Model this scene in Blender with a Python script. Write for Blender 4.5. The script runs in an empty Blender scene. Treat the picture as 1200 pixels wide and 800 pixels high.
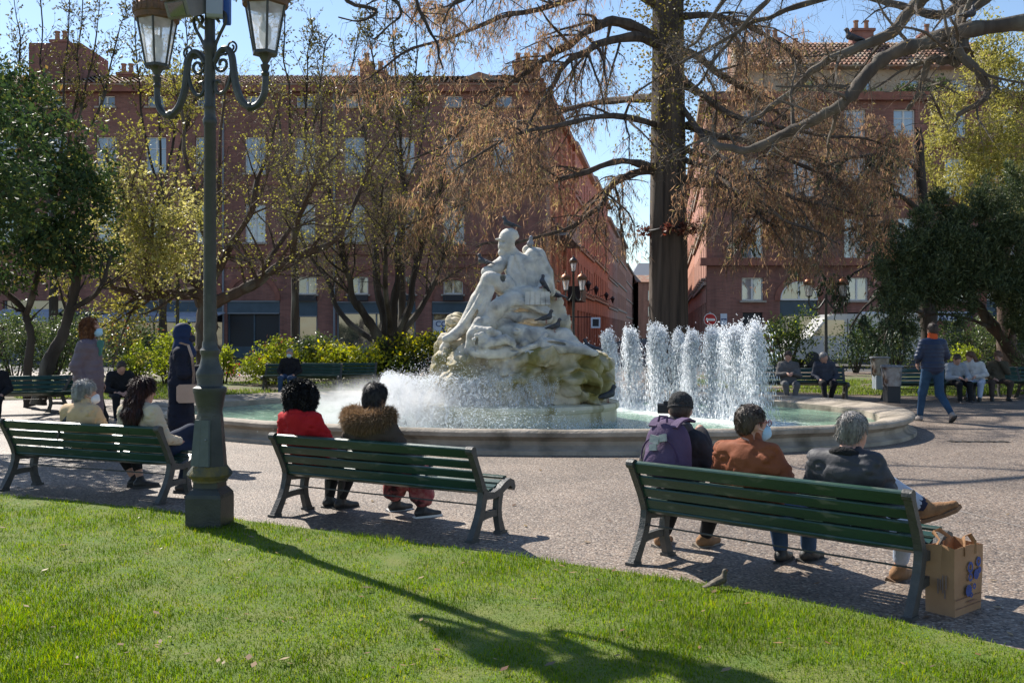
import bpy, bmesh, math, random
import numpy as np
from mathutils import Vector, Matrix, noise as mnoise

R = math.radians
sc = bpy.context.scene
C = sc.collection
# ------------------------------------------------------------------ camera
F, H, HZ = 1166.67, 1.62, 387.0
cam_d = bpy.data.cameras.new('camera')
cam = bpy.data.objects.new('camera', cam_d)
C.objects.link(cam)
cam.location = (0, 0, H)
cam.rotation_euler = (R(90), 0, 0)
cam_d.lens = 35.0
cam_d.sensor_width = 36.0
cam_d.shift_y = -13.0 / 1200.0
cam_d.clip_end = 3000
cam_d.clip_start = 0.05
sc.camera = cam
# ------------------------------------------------------------------ world + sun
SUN_EL, SUN_AZ = 43.0, -40.5          # azimuth from the view axis (+Y), minus = left
w = bpy.data.worlds.new('World')
sc.world = w
w.use_nodes = True
nt = w.node_tree
bg = nt.nodes['Background']
sky = nt.nodes.new('ShaderNodeTexSky')
sky.sky_type = 'NISHITA'
sky.sun_disc = False
sky.sun_elevation = R(SUN_EL)
sky.sun_rotation = R(SUN_AZ)
sky.air_density = 1.0
sky.dust_density = 0.2
sky.ozone_density = 2.2
nt.links.new(sky.outputs[0], bg.inputs[0])
bg.inputs[1].default_value = 0.1
sd = bpy.data.lights.new('sun', 'SUN')
sd.energy = 5.0
sd.angle = R(0.53)
sd.color = (1.0, 0.94, 0.85)
so = bpy.data.objects.new('sun', sd)
C.objects.link(so)
_sdir = Vector((math.sin(R(SUN_AZ)) * math.cos(R(SUN_EL)), math.cos(R(SUN_AZ)) * math.cos(R(SUN_EL)), math.sin(R(SUN_EL))))
so.rotation_euler = _sdir.to_track_quat('Z', 'Y').to_euler()
so.location = (-20, 25, 30)
vs = sc.view_settings
vs.view_transform = 'Standard'
vs.look = 'None'
vs.exposure = 0.80
vs.gamma = 1.0
sc.cycles.max_bounces = 8
sc.cycles.transparent_max_bounces = 12
sc.cycles.volume_bounces = 1
sc.cycles.sample_clamp_indirect = 6.0

# ------------------------------------------------------------------ helpers
def P(u, v, d):
    "point of the place seen at photo pixel (u, v) at distance d"
    return Vector(((u - 600.0) / F * d, d, H + (HZ - v) / F * d))
def G(u, v, z=0.0):
    d = (H - z) * F / (v - HZ)
    return Vector(((u - 600.0) / F * d, d, z))
def V3(*a):
    return Vector(a)

class MB:
    def __init__(s):
        s.v = []; s.f = []; s.mi = []; s.cur = 0
    def add(s, vs, fs):
        o = len(s.v)
        s.v.extend([tuple(p) for p in vs])
        for f in fs:
            s.f.append(tuple(i + o for i in f)); s.mi.append(s.cur)
    def box(s, c, d, rz=0.0, rot=None, taper=1.0):
        hx, hy, hz = d[0] / 2, d[1] / 2, d[2] / 2
        pts = []
        m = rot if rot is not None else Matrix.Rotation(rz, 3, 'Z')
        for z in (-1, 1):
            t = taper if z > 0 else 1.0
            for x, y in ((-1, -1), (1, -1), (1, 1), (-1, 1)):
                pts.append(m @ Vector((x * hx * t, y * hy * t, z * hz)) + Vector(c))
        s.add(pts, [(3, 2, 1, 0), (4, 5, 6, 7), (0, 1, 5, 4), (1, 2, 6, 5), (2, 3, 7, 6), (3, 0, 4, 7)])
    def rbox(s, c, d, b, rot=None):
        "box with its four long (x) edges chamfered by b"
        hx, hy, hz = d[0] / 2, d[1] / 2, d[2] / 2
        pr = [(-hy + b, -hz), (hy - b, -hz), (hy, -hz + b), (hy, hz - b), (hy - b, hz), (-hy + b, hz), (-hy, hz - b), (-hy, -hz + b)]
        m = rot if rot is not None else Matrix.Identity(3)
        pts = [m @ Vector((x, y, z)) + Vector(c) for x in (-hx, hx) for y, z in pr]
        n = 8
        s.add(pts, [tuple(range(n - 1, -1, -1)), tuple(range(n, 2 * n))] + [(i, (i + 1) % n, n + (i + 1) % n, n + i) for i in range(n)])
    def tube(s, pts, rad, n=8, cap=True, sx=1.0, sy=1.0):
        pts = [Vector(p) for p in pts]
        k = len(pts)
        if not hasattr(rad, '__len__'): rad = [rad] * k
        t = (pts[1] - pts[0]).normalized()
        a = t.orthogonal().normalized()
        vs = []
        for i in range(k):
            if i == 0: t2 = pts[1] - pts[0]
            elif i == k - 1: t2 = pts[-1] - pts[-2]
            else: t2 = pts[i + 1] - pts[i - 1]
            t2 = t2.normalized() if t2.length > 1e-9 else t
            a = (a - t2 * a.dot(t2))
            a = a.normalized() if a.length > 1e-6 else t2.orthogonal().normalized()
            b = t2.cross(a)
            t = t2
            for j in range(n):
                q = 2 * math.pi * j / n
                vs.append(pts[i] + (a * (math.cos(q) * sx) + b * (math.sin(q) * sy)) * rad[i])
        fs = []
        for i in range(k - 1):
            for j in range(n):
                fs.append((i * n + j, i * n + (j + 1) % n, (i + 1) * n + (j + 1) % n, (i + 1) * n + j))
        if cap:
            fs.append(tuple(range(n - 1, -1, -1)))
            fs.append(tuple(range((k - 1) * n, k * n)))
        s.add(vs, fs)
    def lathe(s, prof, n=16, c=(0, 0, 0), cap=True, rot0=0.0, m=None):
        c = Vector(c)
        vs = []
        for r, z in prof:
            for j in range(n):
                q = 2 * math.pi * j / n + rot0
                p = Vector((r * math.cos(q), r * math.sin(q), z))
                vs.append((m @ p if m is not None else p) + c)
        fs = []
        for i in range(len(prof) - 1):
            for j in range(n):
                fs.append((i * n + j, i * n + (j + 1) % n, (i + 1) * n + (j + 1) % n, (i + 1) * n + j))
        if cap:
            fs.append(tuple(range(n - 1, -1, -1)))
            fs.append(tuple(range((len(prof) - 1) * n, len(prof) * n)))
        s.add(vs, fs)
    def ball(s, c, r, n=8, m=6):
        rx, ry, rz = (r, r, r) if not hasattr(r, '__len__') else r
        vs = [Vector(c) + Vector((0, 0, -rz))]
        for i in range(1, m):
            ph = -math.pi / 2 + math.pi * i / m
            for j in range(n):
                q = 2 * math.pi * j / n
                vs.append(Vector(c) + Vector((rx * math.cos(ph) * math.cos(q), ry * math.cos(ph) * math.sin(q), rz * math.sin(ph))))
        vs.append(Vector(c) + Vector((0, 0, rz)))
        fs = [(0, 1 + (j + 1) % n, 1 + j) for j in range(n)]
        for i in range(m - 2):
            for j in range(n):
                a = 1 + i * n
                fs.append((a + j, a + (j + 1) % n, a + n + (j + 1) % n, a + n + j))
        a = 1 + (m - 2) * n
        fs += [(a + j, a + (j + 1) % n, len(vs) - 1) for j in range(n)]
        s.add(vs, fs)
    def prism(s, poly, y0, y1, fn):
        "2-D outline swept from y0 to y1; fn(a, b, y) gives the 3-D point"
        n = len(poly)
        vs = [fn(a, b, y0) for a, b in poly] + [fn(a, b, y1) for a, b in poly]
        s.add(vs, [tuple(range(n - 1, -1, -1)), tuple(range(n, 2 * n))] + [(i, (i + 1) % n, n + (i + 1) % n, n + i) for i in range(n)])
    def ribbon(s, path, half_t, half_w, fn):
        "flat bar of thickness 2*half_t following a 2-D path, 2*half_w wide across; fn(a, b, w)"
        n = len(path)
        L, Rr = [], []
        for i, p in enumerate(path):
            a = path[max(i - 1, 0)]; b = path[min(i + 1, n - 1)]
            dx, dy = b[0] - a[0], b[1] - a[1]
            l = math.hypot(dx, dy) or 1
            h = half_t[i] if hasattr(half_t, '__len__') else half_t
            nx, ny = -dy / l * h, dx / l * h
            L.append((p[0] + nx, p[1] + ny)); Rr.append((p[0] - nx, p[1] - ny))
        vs = []
        for i in range(n):
            vs += [fn(L[i][0], L[i][1], -half_w), fn(L[i][0], L[i][1], half_w), fn(Rr[i][0], Rr[i][1], half_w), fn(Rr[i][0], Rr[i][1], -half_w)]
        fs = [(3, 2, 1, 0), (4 * n - 4, 4 * n - 3, 4 * n - 2, 4 * n - 1)]
        for i in range(n - 1):
            for j in range(4):
                fs.append((4 * i + j, 4 * i + (j + 1) % 4, 4 * i + 4 + (j + 1) % 4, 4 * i + 4 + j))
        s.add(vs, fs)
    def mesh(s, name, mats, smooth=True, fix=True):
        me = bpy.data.meshes.new(name)
        me.from_pydata(s.v, [], s.f)
        mats = mats if isinstance(mats, (list, tuple)) else [mats]
        for m in mats: me.materials.append(m)
        if len(mats) > 1: me.polygons.foreach_set('material_index', s.mi)
        if fix:
            bm = bmesh.new(); bm.from_mesh(me)
            bmesh.ops.recalc_face_normals(bm, faces=bm.faces)
            bm.to_mesh(me); bm.free()
        if smooth:
            me.polygons.foreach_set('use_smooth', [True] * len(me.polygons))
            try: me.set_sharp_from_angle(angle=R(38))
            except Exception: pass
        me.update()
        return me
    def build(s, name, mats, parent=None, smooth=True, fix=True):
        return link(name, s.mesh(name, mats, smooth, fix), parent)

def link(name, me, parent=None, loc=None, rz=None):
    o = bpy.data.objects.new(name, me)
    C.objects.link(o)
    if parent is not None: o.parent = parent
    if loc is not None: o.location = loc
    if rz is not None: o.rotation_euler = (0, 0, rz)
    return o
def tag(o, label=None, cat=None, group=None, kind=None):
    if label: o['label'] = label
    if cat: o['category'] = cat
    if group: o['group'] = group
    if kind: o['kind'] = kind
    return o
def thing(name, label, cat, loc=(0, 0, 0), rz=0.0, group=None):
    o = bpy.data.objects.new(name, None)
    C.objects.link(o)
    o.empty_display_size = 0.2
    o.location = loc; o.rotation_euler = (0, 0, rz)
    return tag(o, label, cat, group)
def copy_tree(o, parent=None):
    c = o.copy(); C.objects.link(c); c.parent = parent
    for ch in list(o.children): copy_tree(ch, c)
    return c
def dup(o, loc, rz, label, group=None, scale=None):
    c = copy_tree(o)
    c.location = loc; c.rotation_euler = (0, 0, rz)
    c['label'] = label
    if group: c['group'] = group
    if scale: c.scale = (scale, scale, scale)
    return c
def np_mesh(name, V, Fc, mat, smooth=False):
    "fast mesh from arrays; Fc is (m, k) with k = 3 or 4"
    V = np.ascontiguousarray(V, np.float32); Fc = np.ascontiguousarray(Fc, np.int32)
    me = bpy.data.meshes.new(name)
    k = Fc.shape[1]
    me.vertices.add(len(V)); me.vertices.foreach_set('co', V.ravel())
    me.loops.add(Fc.size); me.loops.foreach_set('vertex_index', Fc.ravel())
    me.polygons.add(len(Fc))
    me.polygons.foreach_set('loop_start', np.arange(0, Fc.size, k, dtype=np.int32))
    if smooth: me.polygons.foreach_set('use_smooth', np.ones(len(Fc), bool))
    for m in (mat if isinstance(mat, (list, tuple)) else [mat]): me.materials.append(m)
    me.update(calc_edges=True)
    me.validate()
    return me

# ------------------------------------------------------------------ materials
def newmat(name):
    m = bpy.data.materials.new(name); m.use_nodes = True
    n = m.node_tree
    return m, n, n.nodes['Principled BSDF'], n.nodes.new, n.links.new
def M(name, c1, c2=None, scale=6.0, rough=0.7, bump=0.0, bscale=60.0, metal=0.0, spec=0.4, detail=5.0, stretch=(1, 1, 1), c3=None, s3=1.5, lo=0.35, hi=0.65, lo3=0.5, hi3=0.62, island=0.0, rvar=0.0, coat=0.0):
    m, n, b, N, L = newmat(name)
    b.inputs['Roughness'].default_value = rough
    b.inputs['Metallic'].default_value = metal
    b.inputs['Specular IOR Level'].default_value = spec
    b.inputs['Coat Weight'].default_value = coat
    b.inputs['Base Color'].default_value = (*c1, 1)
    tc = N('ShaderNodeTexCoord'); mp = N('ShaderNodeMapping')
    mp.inputs['Scale'].default_value = stretch
    L(tc.outputs['Object'], mp.inputs['Vector'])
    def noise(sv, det, dist=0.0):
        t = N('ShaderNodeTexNoise'); t.inputs['Scale'].default_value = sv; t.inputs['Detail'].default_value = det
        t.inputs['Distortion'].default_value = dist
        L(mp.outputs[0], t.inputs['Vector']); return t
    def ramp(src, lo, hi):
        r = N('ShaderNodeMapRange'); r.inputs['From Min'].default_value = lo; r.inputs['From Max'].default_value = hi
        L(src, r.inputs['Value']); return r.outputs[0]
    def mix(fac, a, bb):
        x = N('ShaderNodeMix'); x.data_type = 'RGBA'
        if fac is not None: L(fac, x.inputs[0])
        for v, i in ((a, 6), (bb, 7)):
            if isinstance(v, tuple): x.inputs[i].default_value = (*v, 1)
            else: L(v, x.inputs[i])
        return x.outputs[2]
    col = None
    if c2 is not None:
        t = noise(scale, detail)
        col = mix(ramp(t.outputs[0], lo, hi), c1, c2)
        if c3 is not None:
            t3 = noise(s3, 6.0, 0.4)
            col = mix(ramp(t3.outputs[0], lo3, hi3), col, c3)
        if rvar:
            r = N('ShaderNodeMapRange'); r.inputs['To Min'].default_value = rough - rvar; r.inputs['To Max'].default_value = rough + rvar
            L(t.outputs[0], r.inputs['Value']); L(r.outputs[0], b.inputs['Roughness'])
    if island:
        g = N('ShaderNodeNewGeometry')
        r = N('ShaderNodeMapRange'); r.inputs['To Min'].default_value = 1 - island; r.inputs['To Max'].default_value = 1 + island
        L(g.outputs['Random Per Island'], r.inputs['Value'])
        hs = N('ShaderNodeHueSaturation'); L(r.outputs[0], hs.inputs['Value'])
        if col is not None: L(col, hs.inputs['Color'])
        else: hs.inputs['Color'].default_value = (*c1, 1)
        col = hs.outputs[0]
    if col is not None: L(col, b.inputs['Base Color'])
    if bump:
        tb = noise(bscale, 4.0)
        bp = N('ShaderNodeBump'); bp.inputs['Strength'].default_value = bump; bp.inputs['Distance'].default_value = 0.02
        L(tb.outputs[0], bp.inputs['Height']); L(bp.outputs[0], b.inputs['Normal'])
    return m
def leafmat(name, cols, trans=0.4, rough=0.45, spec=0.35, patch=None):
    "foliage: per-leaf colour from the list, light passes through"
    m, n, b, N, L = newmat(name)
    g = N('ShaderNodeNewGeometry')
    cr = N('ShaderNodeValToRGB'); cr.color_ramp.interpolation = 'LINEAR'
    e = cr.color_ramp.elements
    while len(e) < len(cols): e.new(0.5)
    for i, c in enumerate(cols):
        e[i].position = i / max(1, len(cols) - 1); e[i].color = (*c, 1)
    L(g.outputs['Random Per Island'], cr.inputs[0])
    cout = cr.outputs[0]
    if patch is not None:          # drier and lusher areas of turf, by place
        tc = N('ShaderNodeTexCoord'); ns = N('ShaderNodeTexNoise'); ns.inputs['Scale'].default_value = patch; ns.inputs['Detail'].default_value = 7; ns.inputs['Roughness'].default_value = 0.68
        L(tc.outputs['Object'], ns.inputs['Vector'])
        mr = N('ShaderNodeMapRange'); mr.inputs['From Min'].default_value = 0.32; mr.inputs['From Max'].default_value = 0.68; mr.inputs['To Min'].default_value = 0.50; mr.inputs['To Max'].default_value = 1.30; L(ns.outputs[0], mr.inputs['Value'])
        mh = N('ShaderNodeMapRange'); mh.inputs['From Min'].default_value = 0.3; mh.inputs['From Max'].default_value = 0.7; mh.inputs['To Min'].default_value = 0.515; mh.inputs['To Max'].default_value = 0.488; L(ns.outputs[0], mh.inputs['Value'])
        h0 = N('ShaderNodeHueSaturation'); L(cout, h0.inputs['Color']); L(mr.outputs[0], h0.inputs['Value']); L(mh.outputs[0], h0.inputs['Hue']); cout = h0.outputs[0]
    L(cout, b.inputs['Base Color'])
    b.inputs['Roughness'].default_value = rough
    b.inputs['Specular IOR Level'].default_value = spec
    t = N('ShaderNodeBsdfTranslucent')
    hs = N('ShaderNodeHueSaturation'); hs.inputs['Saturation'].default_value = 1.35 if patch is not None else 1.1; hs.inputs['Value'].default_value = 1.3
    L(cout, hs.inputs['Color']); L(hs.outputs[0], t.inputs['Color'])
    mx = N('ShaderNodeMixShader'); mx.inputs[0].default_value = trans
    L(b.outputs[0], mx.inputs[1]); L(t.outputs[0], mx.inputs[2])
    L(mx.outputs[0], n.nodes['Material Output'].inputs['Surface'])
    return m

# ------------------------------------------------------------------ numpy value noise
_rs = np.random.RandomState(11)
_NT = _rs.rand(64, 64, 64).astype(np.float32)
def vnoise(p):
    p = np.asarray(p, np.float64)
    i = np.floor(p).astype(int); f = p - i
    f = f * f * (3 - 2 * f)
    i &= 63; j = (i + 1) & 63
    x0, y0, z0 = i[..., 0], i[..., 1], i[..., 2]; x1, y1, z1 = j[..., 0], j[..., 1], j[..., 2]
    fx, fy, fz = f[..., 0], f[..., 1], f[..., 2]
    c00 = _NT[x0, y0, z0] * (1 - fx) + _NT[x1, y0, z0] * fx
    c10 = _NT[x0, y1, z0] * (1 - fx) + _NT[x1, y1, z0] * fx
    c01 = _NT[x0, y0, z1] * (1 - fx) + _NT[x1, y0, z1] * fx
    c11 = _NT[x0, y1, z1] * (1 - fx) + _NT[x1, y1, z1] * fx
    return (c00 * (1 - fy) + c10 * fy) * (1 - fz) + (c01 * (1 - fy) + c11 * fy) * fz * 1.0 - 0.5
def fbm(p, o=3):
    s = 0; a = 1.0
    for k in range(o):
        s = s + a * vnoise(np.asarray(p) * 2 ** k + 7.3 * k); a *= 0.5
    return s

# ------------------------------------------------------------------ smooth solid modelling (signed distances -> surface nets)
class SDF:
    def __init__(s, h=0.012, k=0.03):
        s.h = h; s.k = k; s.pr = []
    def cone(s, a, b, ra, rb, k=None, sc_=None, op='u'):
        s.pr.append(('c', np.array(a, float), np.array(b, float), ra, rb, s.k if k is None else k, None if sc_ is None else np.array(sc_, float), op)); return s
    def chain(s, pts, rs, k=None, sc_=None):
        for i in range(len(pts) - 1): s.cone(pts[i], pts[i + 1], rs[i], rs[i + 1], k, sc_)
        return s
    def ell(s, c, r, k=None, op='u', rot=None):
        r = (r, r, r) if not hasattr(r, '__len__') else r
        s.pr.append(('e', np.array(c, float), np.array(r, float), rot, None, s.k if k is None else k, None, op)); return s
    def mesh(s, name, mat, disp=None, cut=None):
        lo = np.full(3, 1e9); hi = -lo
        bb = []
        for p in s.pr:
            if p[0] == 'c':
                rm = max(p[3], p[4]); q = rm / (p[6] if p[6] is not None else 1.0)
                l = np.minimum(p[1], p[2]) - q; h_ = np.maximum(p[1], p[2]) + q
            else:
                q = p[2] if p[3] is None else np.full(3, p[2].max())
                l = p[1] - q; h_ = p[1] + q
            bb.append((l, h_))
            if p[7] == 'u':
                lo = np.minimum(lo, l); hi = np.maximum(hi, h_)
        pad = 4 * s.h + max(p[5] for p in s.pr)
        lo = lo - pad; hi = hi + pad
        n = np.ceil((hi - lo) / s.h).astype(int) + 1
        Fd = np.full(tuple(n), 0.5, np.float32)
        ax = [lo[i] + s.h * np.arange(n[i]) for i in range(3)]
        for p, (l, h_) in zip(s.pr, bb):
            m = 2 * p[5] + 4 * s.h
            i0 = np.clip(np.floor((l - m - lo) / s.h).astype(int), 0, n - 1); i1 = np.clip(np.ceil((h_ + m - lo) / s.h).astype(int) + 1, 1, n)
            sl = tuple(slice(i0[k], i1[k]) for k in range(3))
            X = ax[0][sl[0]][:, None, None]; Y = ax[1][sl[1]][None, :, None]; Z = ax[2][sl[2]][None, None, :]
            if p[0] == 'c':
                a, b = p[1], p[2]; sv = p[6] if p[6] is not None else np.ones(3)
                ab = (b - a) * sv
                px, py, pz = (X - a[0]) * sv[0], (Y - a[1]) * sv[1], (Z - a[2]) * sv[2]
                dd = max(float(ab @ ab), 1e-9)
                t = np.clip((px * ab[0] + py * ab[1] + pz * ab[2]) / dd, 0, 1)
                d = np.sqrt((px - ab[0] * t) ** 2 + (py - ab[1] * t) ** 2 + (pz - ab[2] * t) ** 2) - (p[3] + (p[4] - p[3]) * t)
                d = d / max(1.0, sv.max() * 0.75) if p[6] is not None else d
            else:
                c, r = p[1], p[2]
                px, py, pz = X - c[0], Y - c[1], Z - c[2]
                if p[3] is not None:
                    m3 = np.array(p[3].transposed())
                    px, py, pz = (m3[0, 0] * px + m3[0, 1] * py + m3[0, 2] * pz, m3[1, 0] * px + m3[1, 1] * py + m3[1, 2] * pz, m3[2, 0] * px + m3[2, 1] * py + m3[2, 2] * pz)
                k0 = np.sqrt((px / r[0]) ** 2 + (py / r[1]) ** 2 + (pz / r[2]) ** 2)
                k1 = np.sqrt((px / r[0] ** 2) ** 2 + (py / r[1] ** 2) ** 2 + (pz / r[2] ** 2) ** 2)
                d = k0 * (k0 - 1) / np.maximum(k1, 1e-6)
            A = Fd[sl]
            k = max(p[5], 1e-4)
            if p[7] == 'u':
                hh = np.maximum(k - np.abs(A - d), 0) / k
                Fd[sl] = np.minimum(A, d) - hh * hh * k * 0.25
            else:
                hh = np.maximum(k - np.abs(A + d), 0) / k
                Fd[sl] = np.maximum(A, -d) + hh * hh * k * 0.25
        if cut is not None:
            Fd = np.maximum(Fd, cut(ax[0][:, None, None], ax[1][None, :, None], ax[2][None, None, :]).astype(np.float32))
        Vv, Q = surfnet(Fd)
        Vv = Vv * s.h + lo
        if disp is not None: Vv = disp(Vv)
        return np_mesh(name, Vv, Q, mat, smooth=True)
def surfnet(f):
    f = f.copy()
    for ax in range(3):                       # close the borders
        sl = [slice(None)] * 3
        for e in (0, -1):
            sl[ax] = e; f[tuple(sl)] = np.maximum(f[tuple(sl)], 0.01)
    n = np.array(f.shape); cn = n - 1
    tot = int(cn.prod())
    acc = np.zeros((tot, 3)); cnt = np.zeros(tot)
    quads = []
    s = f < 0
    flat = lambda c: (c[:, 0] * cn[1] + c[:, 1]) * cn[2] + c[:, 2]
    for ax in range(3):
        a = [slice(None)] * 3; b = [slice(None)] * 3
        a[ax] = slice(0, -1); b[ax] = slice(1, None)
        sa, sb = s[tuple(a)], s[tuple(b)]
        idx = np.argwhere(sa != sb)
        if len(idx) == 0: continue
        fa = f[tuple(a)][tuple(idx.T)]; fb = f[tuple(b)][tuple(idx.T)]
        t = fa / (fa - fb)
        pt = idx.astype(float); pt[:, ax] += t
        o1, o2 = [(1, 2), (2, 0), (0, 1)][ax]
        cs = []
        for d1, d2 in ((0, 0), (-1, 0), (-1, -1), (0, -1)):
            c = idx.copy(); c[:, o1] += d1; c[:, o2] += d2
            c[:, o1] = np.clip(c[:, o1], 0, cn[o1] - 1); c[:, o2] = np.clip(c[:, o2], 0, cn[o2] - 1); c[:, ax] = np.clip(c[:, ax], 0, cn[ax] - 1)
            ci = flat(c); cs.append(ci)
            for q in range(3): acc[:, q] += np.bincount(ci, pt[:, q], tot)
            cnt += np.bincount(ci, minlength=tot)
        q = np.stack(cs, 1)
        neg = ~sa[tuple(idx.T)]
        q[neg] = q[neg][:, ::-1]
        quads.append(q)
    used = np.nonzero(cnt)[0]
    remap = np.full(tot, -1); remap[used] = np.arange(len(used))
    Vv = acc[used] / cnt[used, None]
    return Vv, remap[np.concatenate(quads)]
# ================================================================== ground, path, lawns
def catmull(pts, per=8, closed=False):
    n = len(pts); out = []
    pts = [Vector(p) for p in pts]
    rng = range(n if closed else n - 1)
    for i in rng:
        if closed: p0, p1, p2, p3 = pts[(i - 1) % n], pts[i], pts[(i + 1) % n], pts[(i + 2) % n]
        else: p0, p1, p2, p3 = pts[max(i - 1, 0)], pts[i], pts[i + 1], pts[min(i + 2, n - 1)]
        for k in range(per):
            t = k / per
            out.append(0.5 * ((2 * p1) + (p2 - p0) * t + (2 * p0 - 5 * p1 + 4 * p2 - p3) * t * t + (3 * p1 - p0 - 3 * p2 + p3) * t ** 3))
    if not closed: out.append(pts[-1])
    return out

def make_path_mat():
    m, n, b, N, L = newmat('exposed_aggregate')
    tc = N('ShaderNodeTexCoord')
    vo = N('ShaderNodeTexVoronoi'); vo.inputs['Scale'].default_value = 62
    L(tc.outputs['Object'], vo.inputs['Vector'])
    cr = N('ShaderNodeValToRGB'); e = cr.color_ramp.elements
    cols = [(0.06, 0.048, 0.038), (0.245, 0.188, 0.145), (0.42, 0.31, 0.225), (0.175, 0.133, 0.11), (0.64, 0.54, 0.44)]
    while len(e) < 5: e.new(0.5)
    for i, c in enumerate(cols): e[i].position = i / 4; e[i].color = (*c, 1)
    sp = N('ShaderNodeSeparateColor'); L(vo.outputs['Color'], sp.inputs[0]); L(sp.outputs[0], cr.inputs[0])
    # worn and stained areas, a few metres across
    ns = N('ShaderNodeTexNoise'); ns.inputs['Scale'].default_value = 0.8; ns.inputs['Detail'].default_value = 6; L(tc.outputs['Object'], ns.inputs['Vector'])
    mr = N('ShaderNodeMapRange'); mr.inputs['From Min'].default_value = 0.3; mr.inputs['From Max'].default_value = 0.7; mr.inputs['To Min'].default_value = 0.42; mr.inputs['To Max'].default_value = 0.72
    L(ns.outputs[0], mr.inputs['Value'])
    hs = N('ShaderNodeHueSaturation'); L(cr.outputs[0], hs.inputs['Color']); L(mr.outputs[0], hs.inputs['Value'])
    L(hs.outputs[0], b.inputs['Base Color'])
    b.inputs['Roughness'].default_value = 0.62
    bp = N('ShaderNodeBump'); bp.inputs['Strength'].default_value = 0.75; bp.inputs['Distance'].default_value = 0.007; bp.invert = True
    L(vo.outputs['Distance'], bp.inputs['Height']); L(bp.outputs[0], b.inputs['Normal'])
    return m
MAT_PATH = make_path_mat()
MAT_SOIL = M('garden_soil', (0.10, 0.075, 0.05), (0.20, 0.155, 0.11), 3, 0.95, 0.6, 25, c3=(0.09, 0.12, 0.035), s3=0.9, lo3=0.48, hi3=0.6)
MAT_TURF = M('turf_soil', (0.08, 0.13, 0.015), (0.13, 0.15, 0.03), 4, 0.95, 0.6, 60)
MAT_ASPH = M('asphalt', (0.05, 0.05, 0.052), (0.085, 0.083, 0.08), 2, 0.85, 0.3, 120)

def sheet(name, poly, z, mat, kind='structure'):
    me = bpy.data.meshes.new(name)
    bm = bmesh.new()
    vs = [bm.verts.new((p[0], p[1], z)) for p in poly]
    f = bm.faces.new(vs)
    bmesh.ops.triangulate(bm, faces=[f])
    bmesh.ops.recalc_face_normals(bm, faces=bm.faces)
    for f in bm.faces:
        if f.normal.z < 0: f.normal_flip()
    bm.to_mesh(me); bm.free()
    me.materials.append(mat)
    return tag(link(name, me), kind=kind)
sheet('ground', [(-900, -60), (900, -60), (900, 1500), (-900, 1500)], -0.03, MAT_ASPH)
sheet('path', [(-40, -6), (40, -6), (40, 39), (-40, 39)], 0.0, MAT_PATH)

# the lawn in front: its far edge is a curve
EDGE = catmull([(-13, 11.6, 0), (-8, 10.75, 0), (-5.05, 9.72, 0), (-3.5, 9.05, 0), (-2.1, 8.30, 0), (-0.95, 7.62, 0), (0.24, 6.93, 0), (1.30, 6.22, 0), (1.95, 5.66, 0), (2.56, 4.98, 0), (3.3, 4.0, 0), (4.2, 2.4, 0), (4.9, 0.5, 0)], 8)
ex = np.array([p.x for p in EDGE]); ey = np.array([p.y for p in EDGE])
lawn_poly = [(p.x, p.y) for p in EDGE] + [(4.9, -3), (-13, -3)]
def lawn_mesh():
    mb = MB()
    n = len(EDGE)
    top = [Vector((p.x, p.y, 0.022)) for p in EDGE]; bot = [Vector((p.x, p.y, -0.004)) for p in EDGE]
    mb.add(top + bot, [(i, i + 1, n + i + 1, n + i) for i in range(n - 1)])
    poly = [Vector((x, y, 0.022)) for x, y in lawn_poly]
    mb.add(poly, [tuple(range(len(poly)))])
    return mb
tag(lawn_mesh().build('lawn', MAT_TURF, smooth=False), kind='structure')

def grass_blades(n, sampler, hmin, hmax, wid, seed, z0=0.02):
    rs = np.random.RandomState(seed)
    x, y = sampler(rs, n)
    n = len(x)
    cl = vnoise(np.stack([x * 1.3, y * 1.3, np.zeros(n)], 1)) + 0.6 * vnoise(np.stack([x * 5, y * 5, np.zeros(n) + 3], 1))
    hgt = (hmin + (hmax - hmin) * rs.rand(n) ** 1.5) * np.clip(1 + 1.0 * cl, 0.35, 2.2)
    th = rs.rand(n) * 2 * np.pi
    ln = hgt * (0.25 + 0.75 * rs.rand(n))
    dx, dy = np.cos(th), np.sin(th)
    wx, wy = -dy * wid * (0.6 + 0.8 * rs.rand(n)), dx * wid * (0.6 + 0.8 * rs.rand(n))
    b = np.stack([x, y, np.full(n, z0 - 0.004)], 1)
    W = np.stack([wx, wy, np.zeros(n)], 1)
    D = np.stack([dx, dy, np.zeros(n)], 1)
    Z = np.array([0, 0, 1.0])
    mid = b + D * (ln * 0.3)[:, None] + Z * (hgt * 0.62)[:, None]
    tip = b + D * ln[:, None] + Z * hgt[:, None]
    V = np.stack([b - W / 2, b + W / 2, mid + W * 0.36, mid - W * 0.36, tip], 1).reshape(-1, 3)
    o = np.arange(n)[:, None] * 5
    T = np.concatenate([o + np.array([[0, 1, 2]]), o + np.array([[0, 2, 3]]), o + np.array([[3, 2, 4]])], 0)
    return V, T
def near_sampler(rs, n):
    y = 3.6 + (12.0 - 3.6) * rs.rand(n * 2) ** 1.35
    x = (rs.rand(n * 2) - 0.5) * 2 * (0.62 * y + 0.8)
    j = 0.05 * vnoise(np.stack([x * 6, y * 6, x * 0], 1)) + 0.06 * vnoise(np.stack([x * 17, y * 17, x * 0 + 4], 1)) + 0.05 * (rs.rand(n * 2) - 0.4)
    lim = np.interp(x, ex, ey) + j
    bare = fbm(np.stack([x * 2.6 + 5, y * 2.6, x * 0 + 9], 1), 4) > 0.50
    ok = (y < lim) & (x > -12.8) & (x < 4.8) & ~(bare & (rs.rand(n * 2) < 0.5))
    return x[ok][:n], y[ok][:n]
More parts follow.
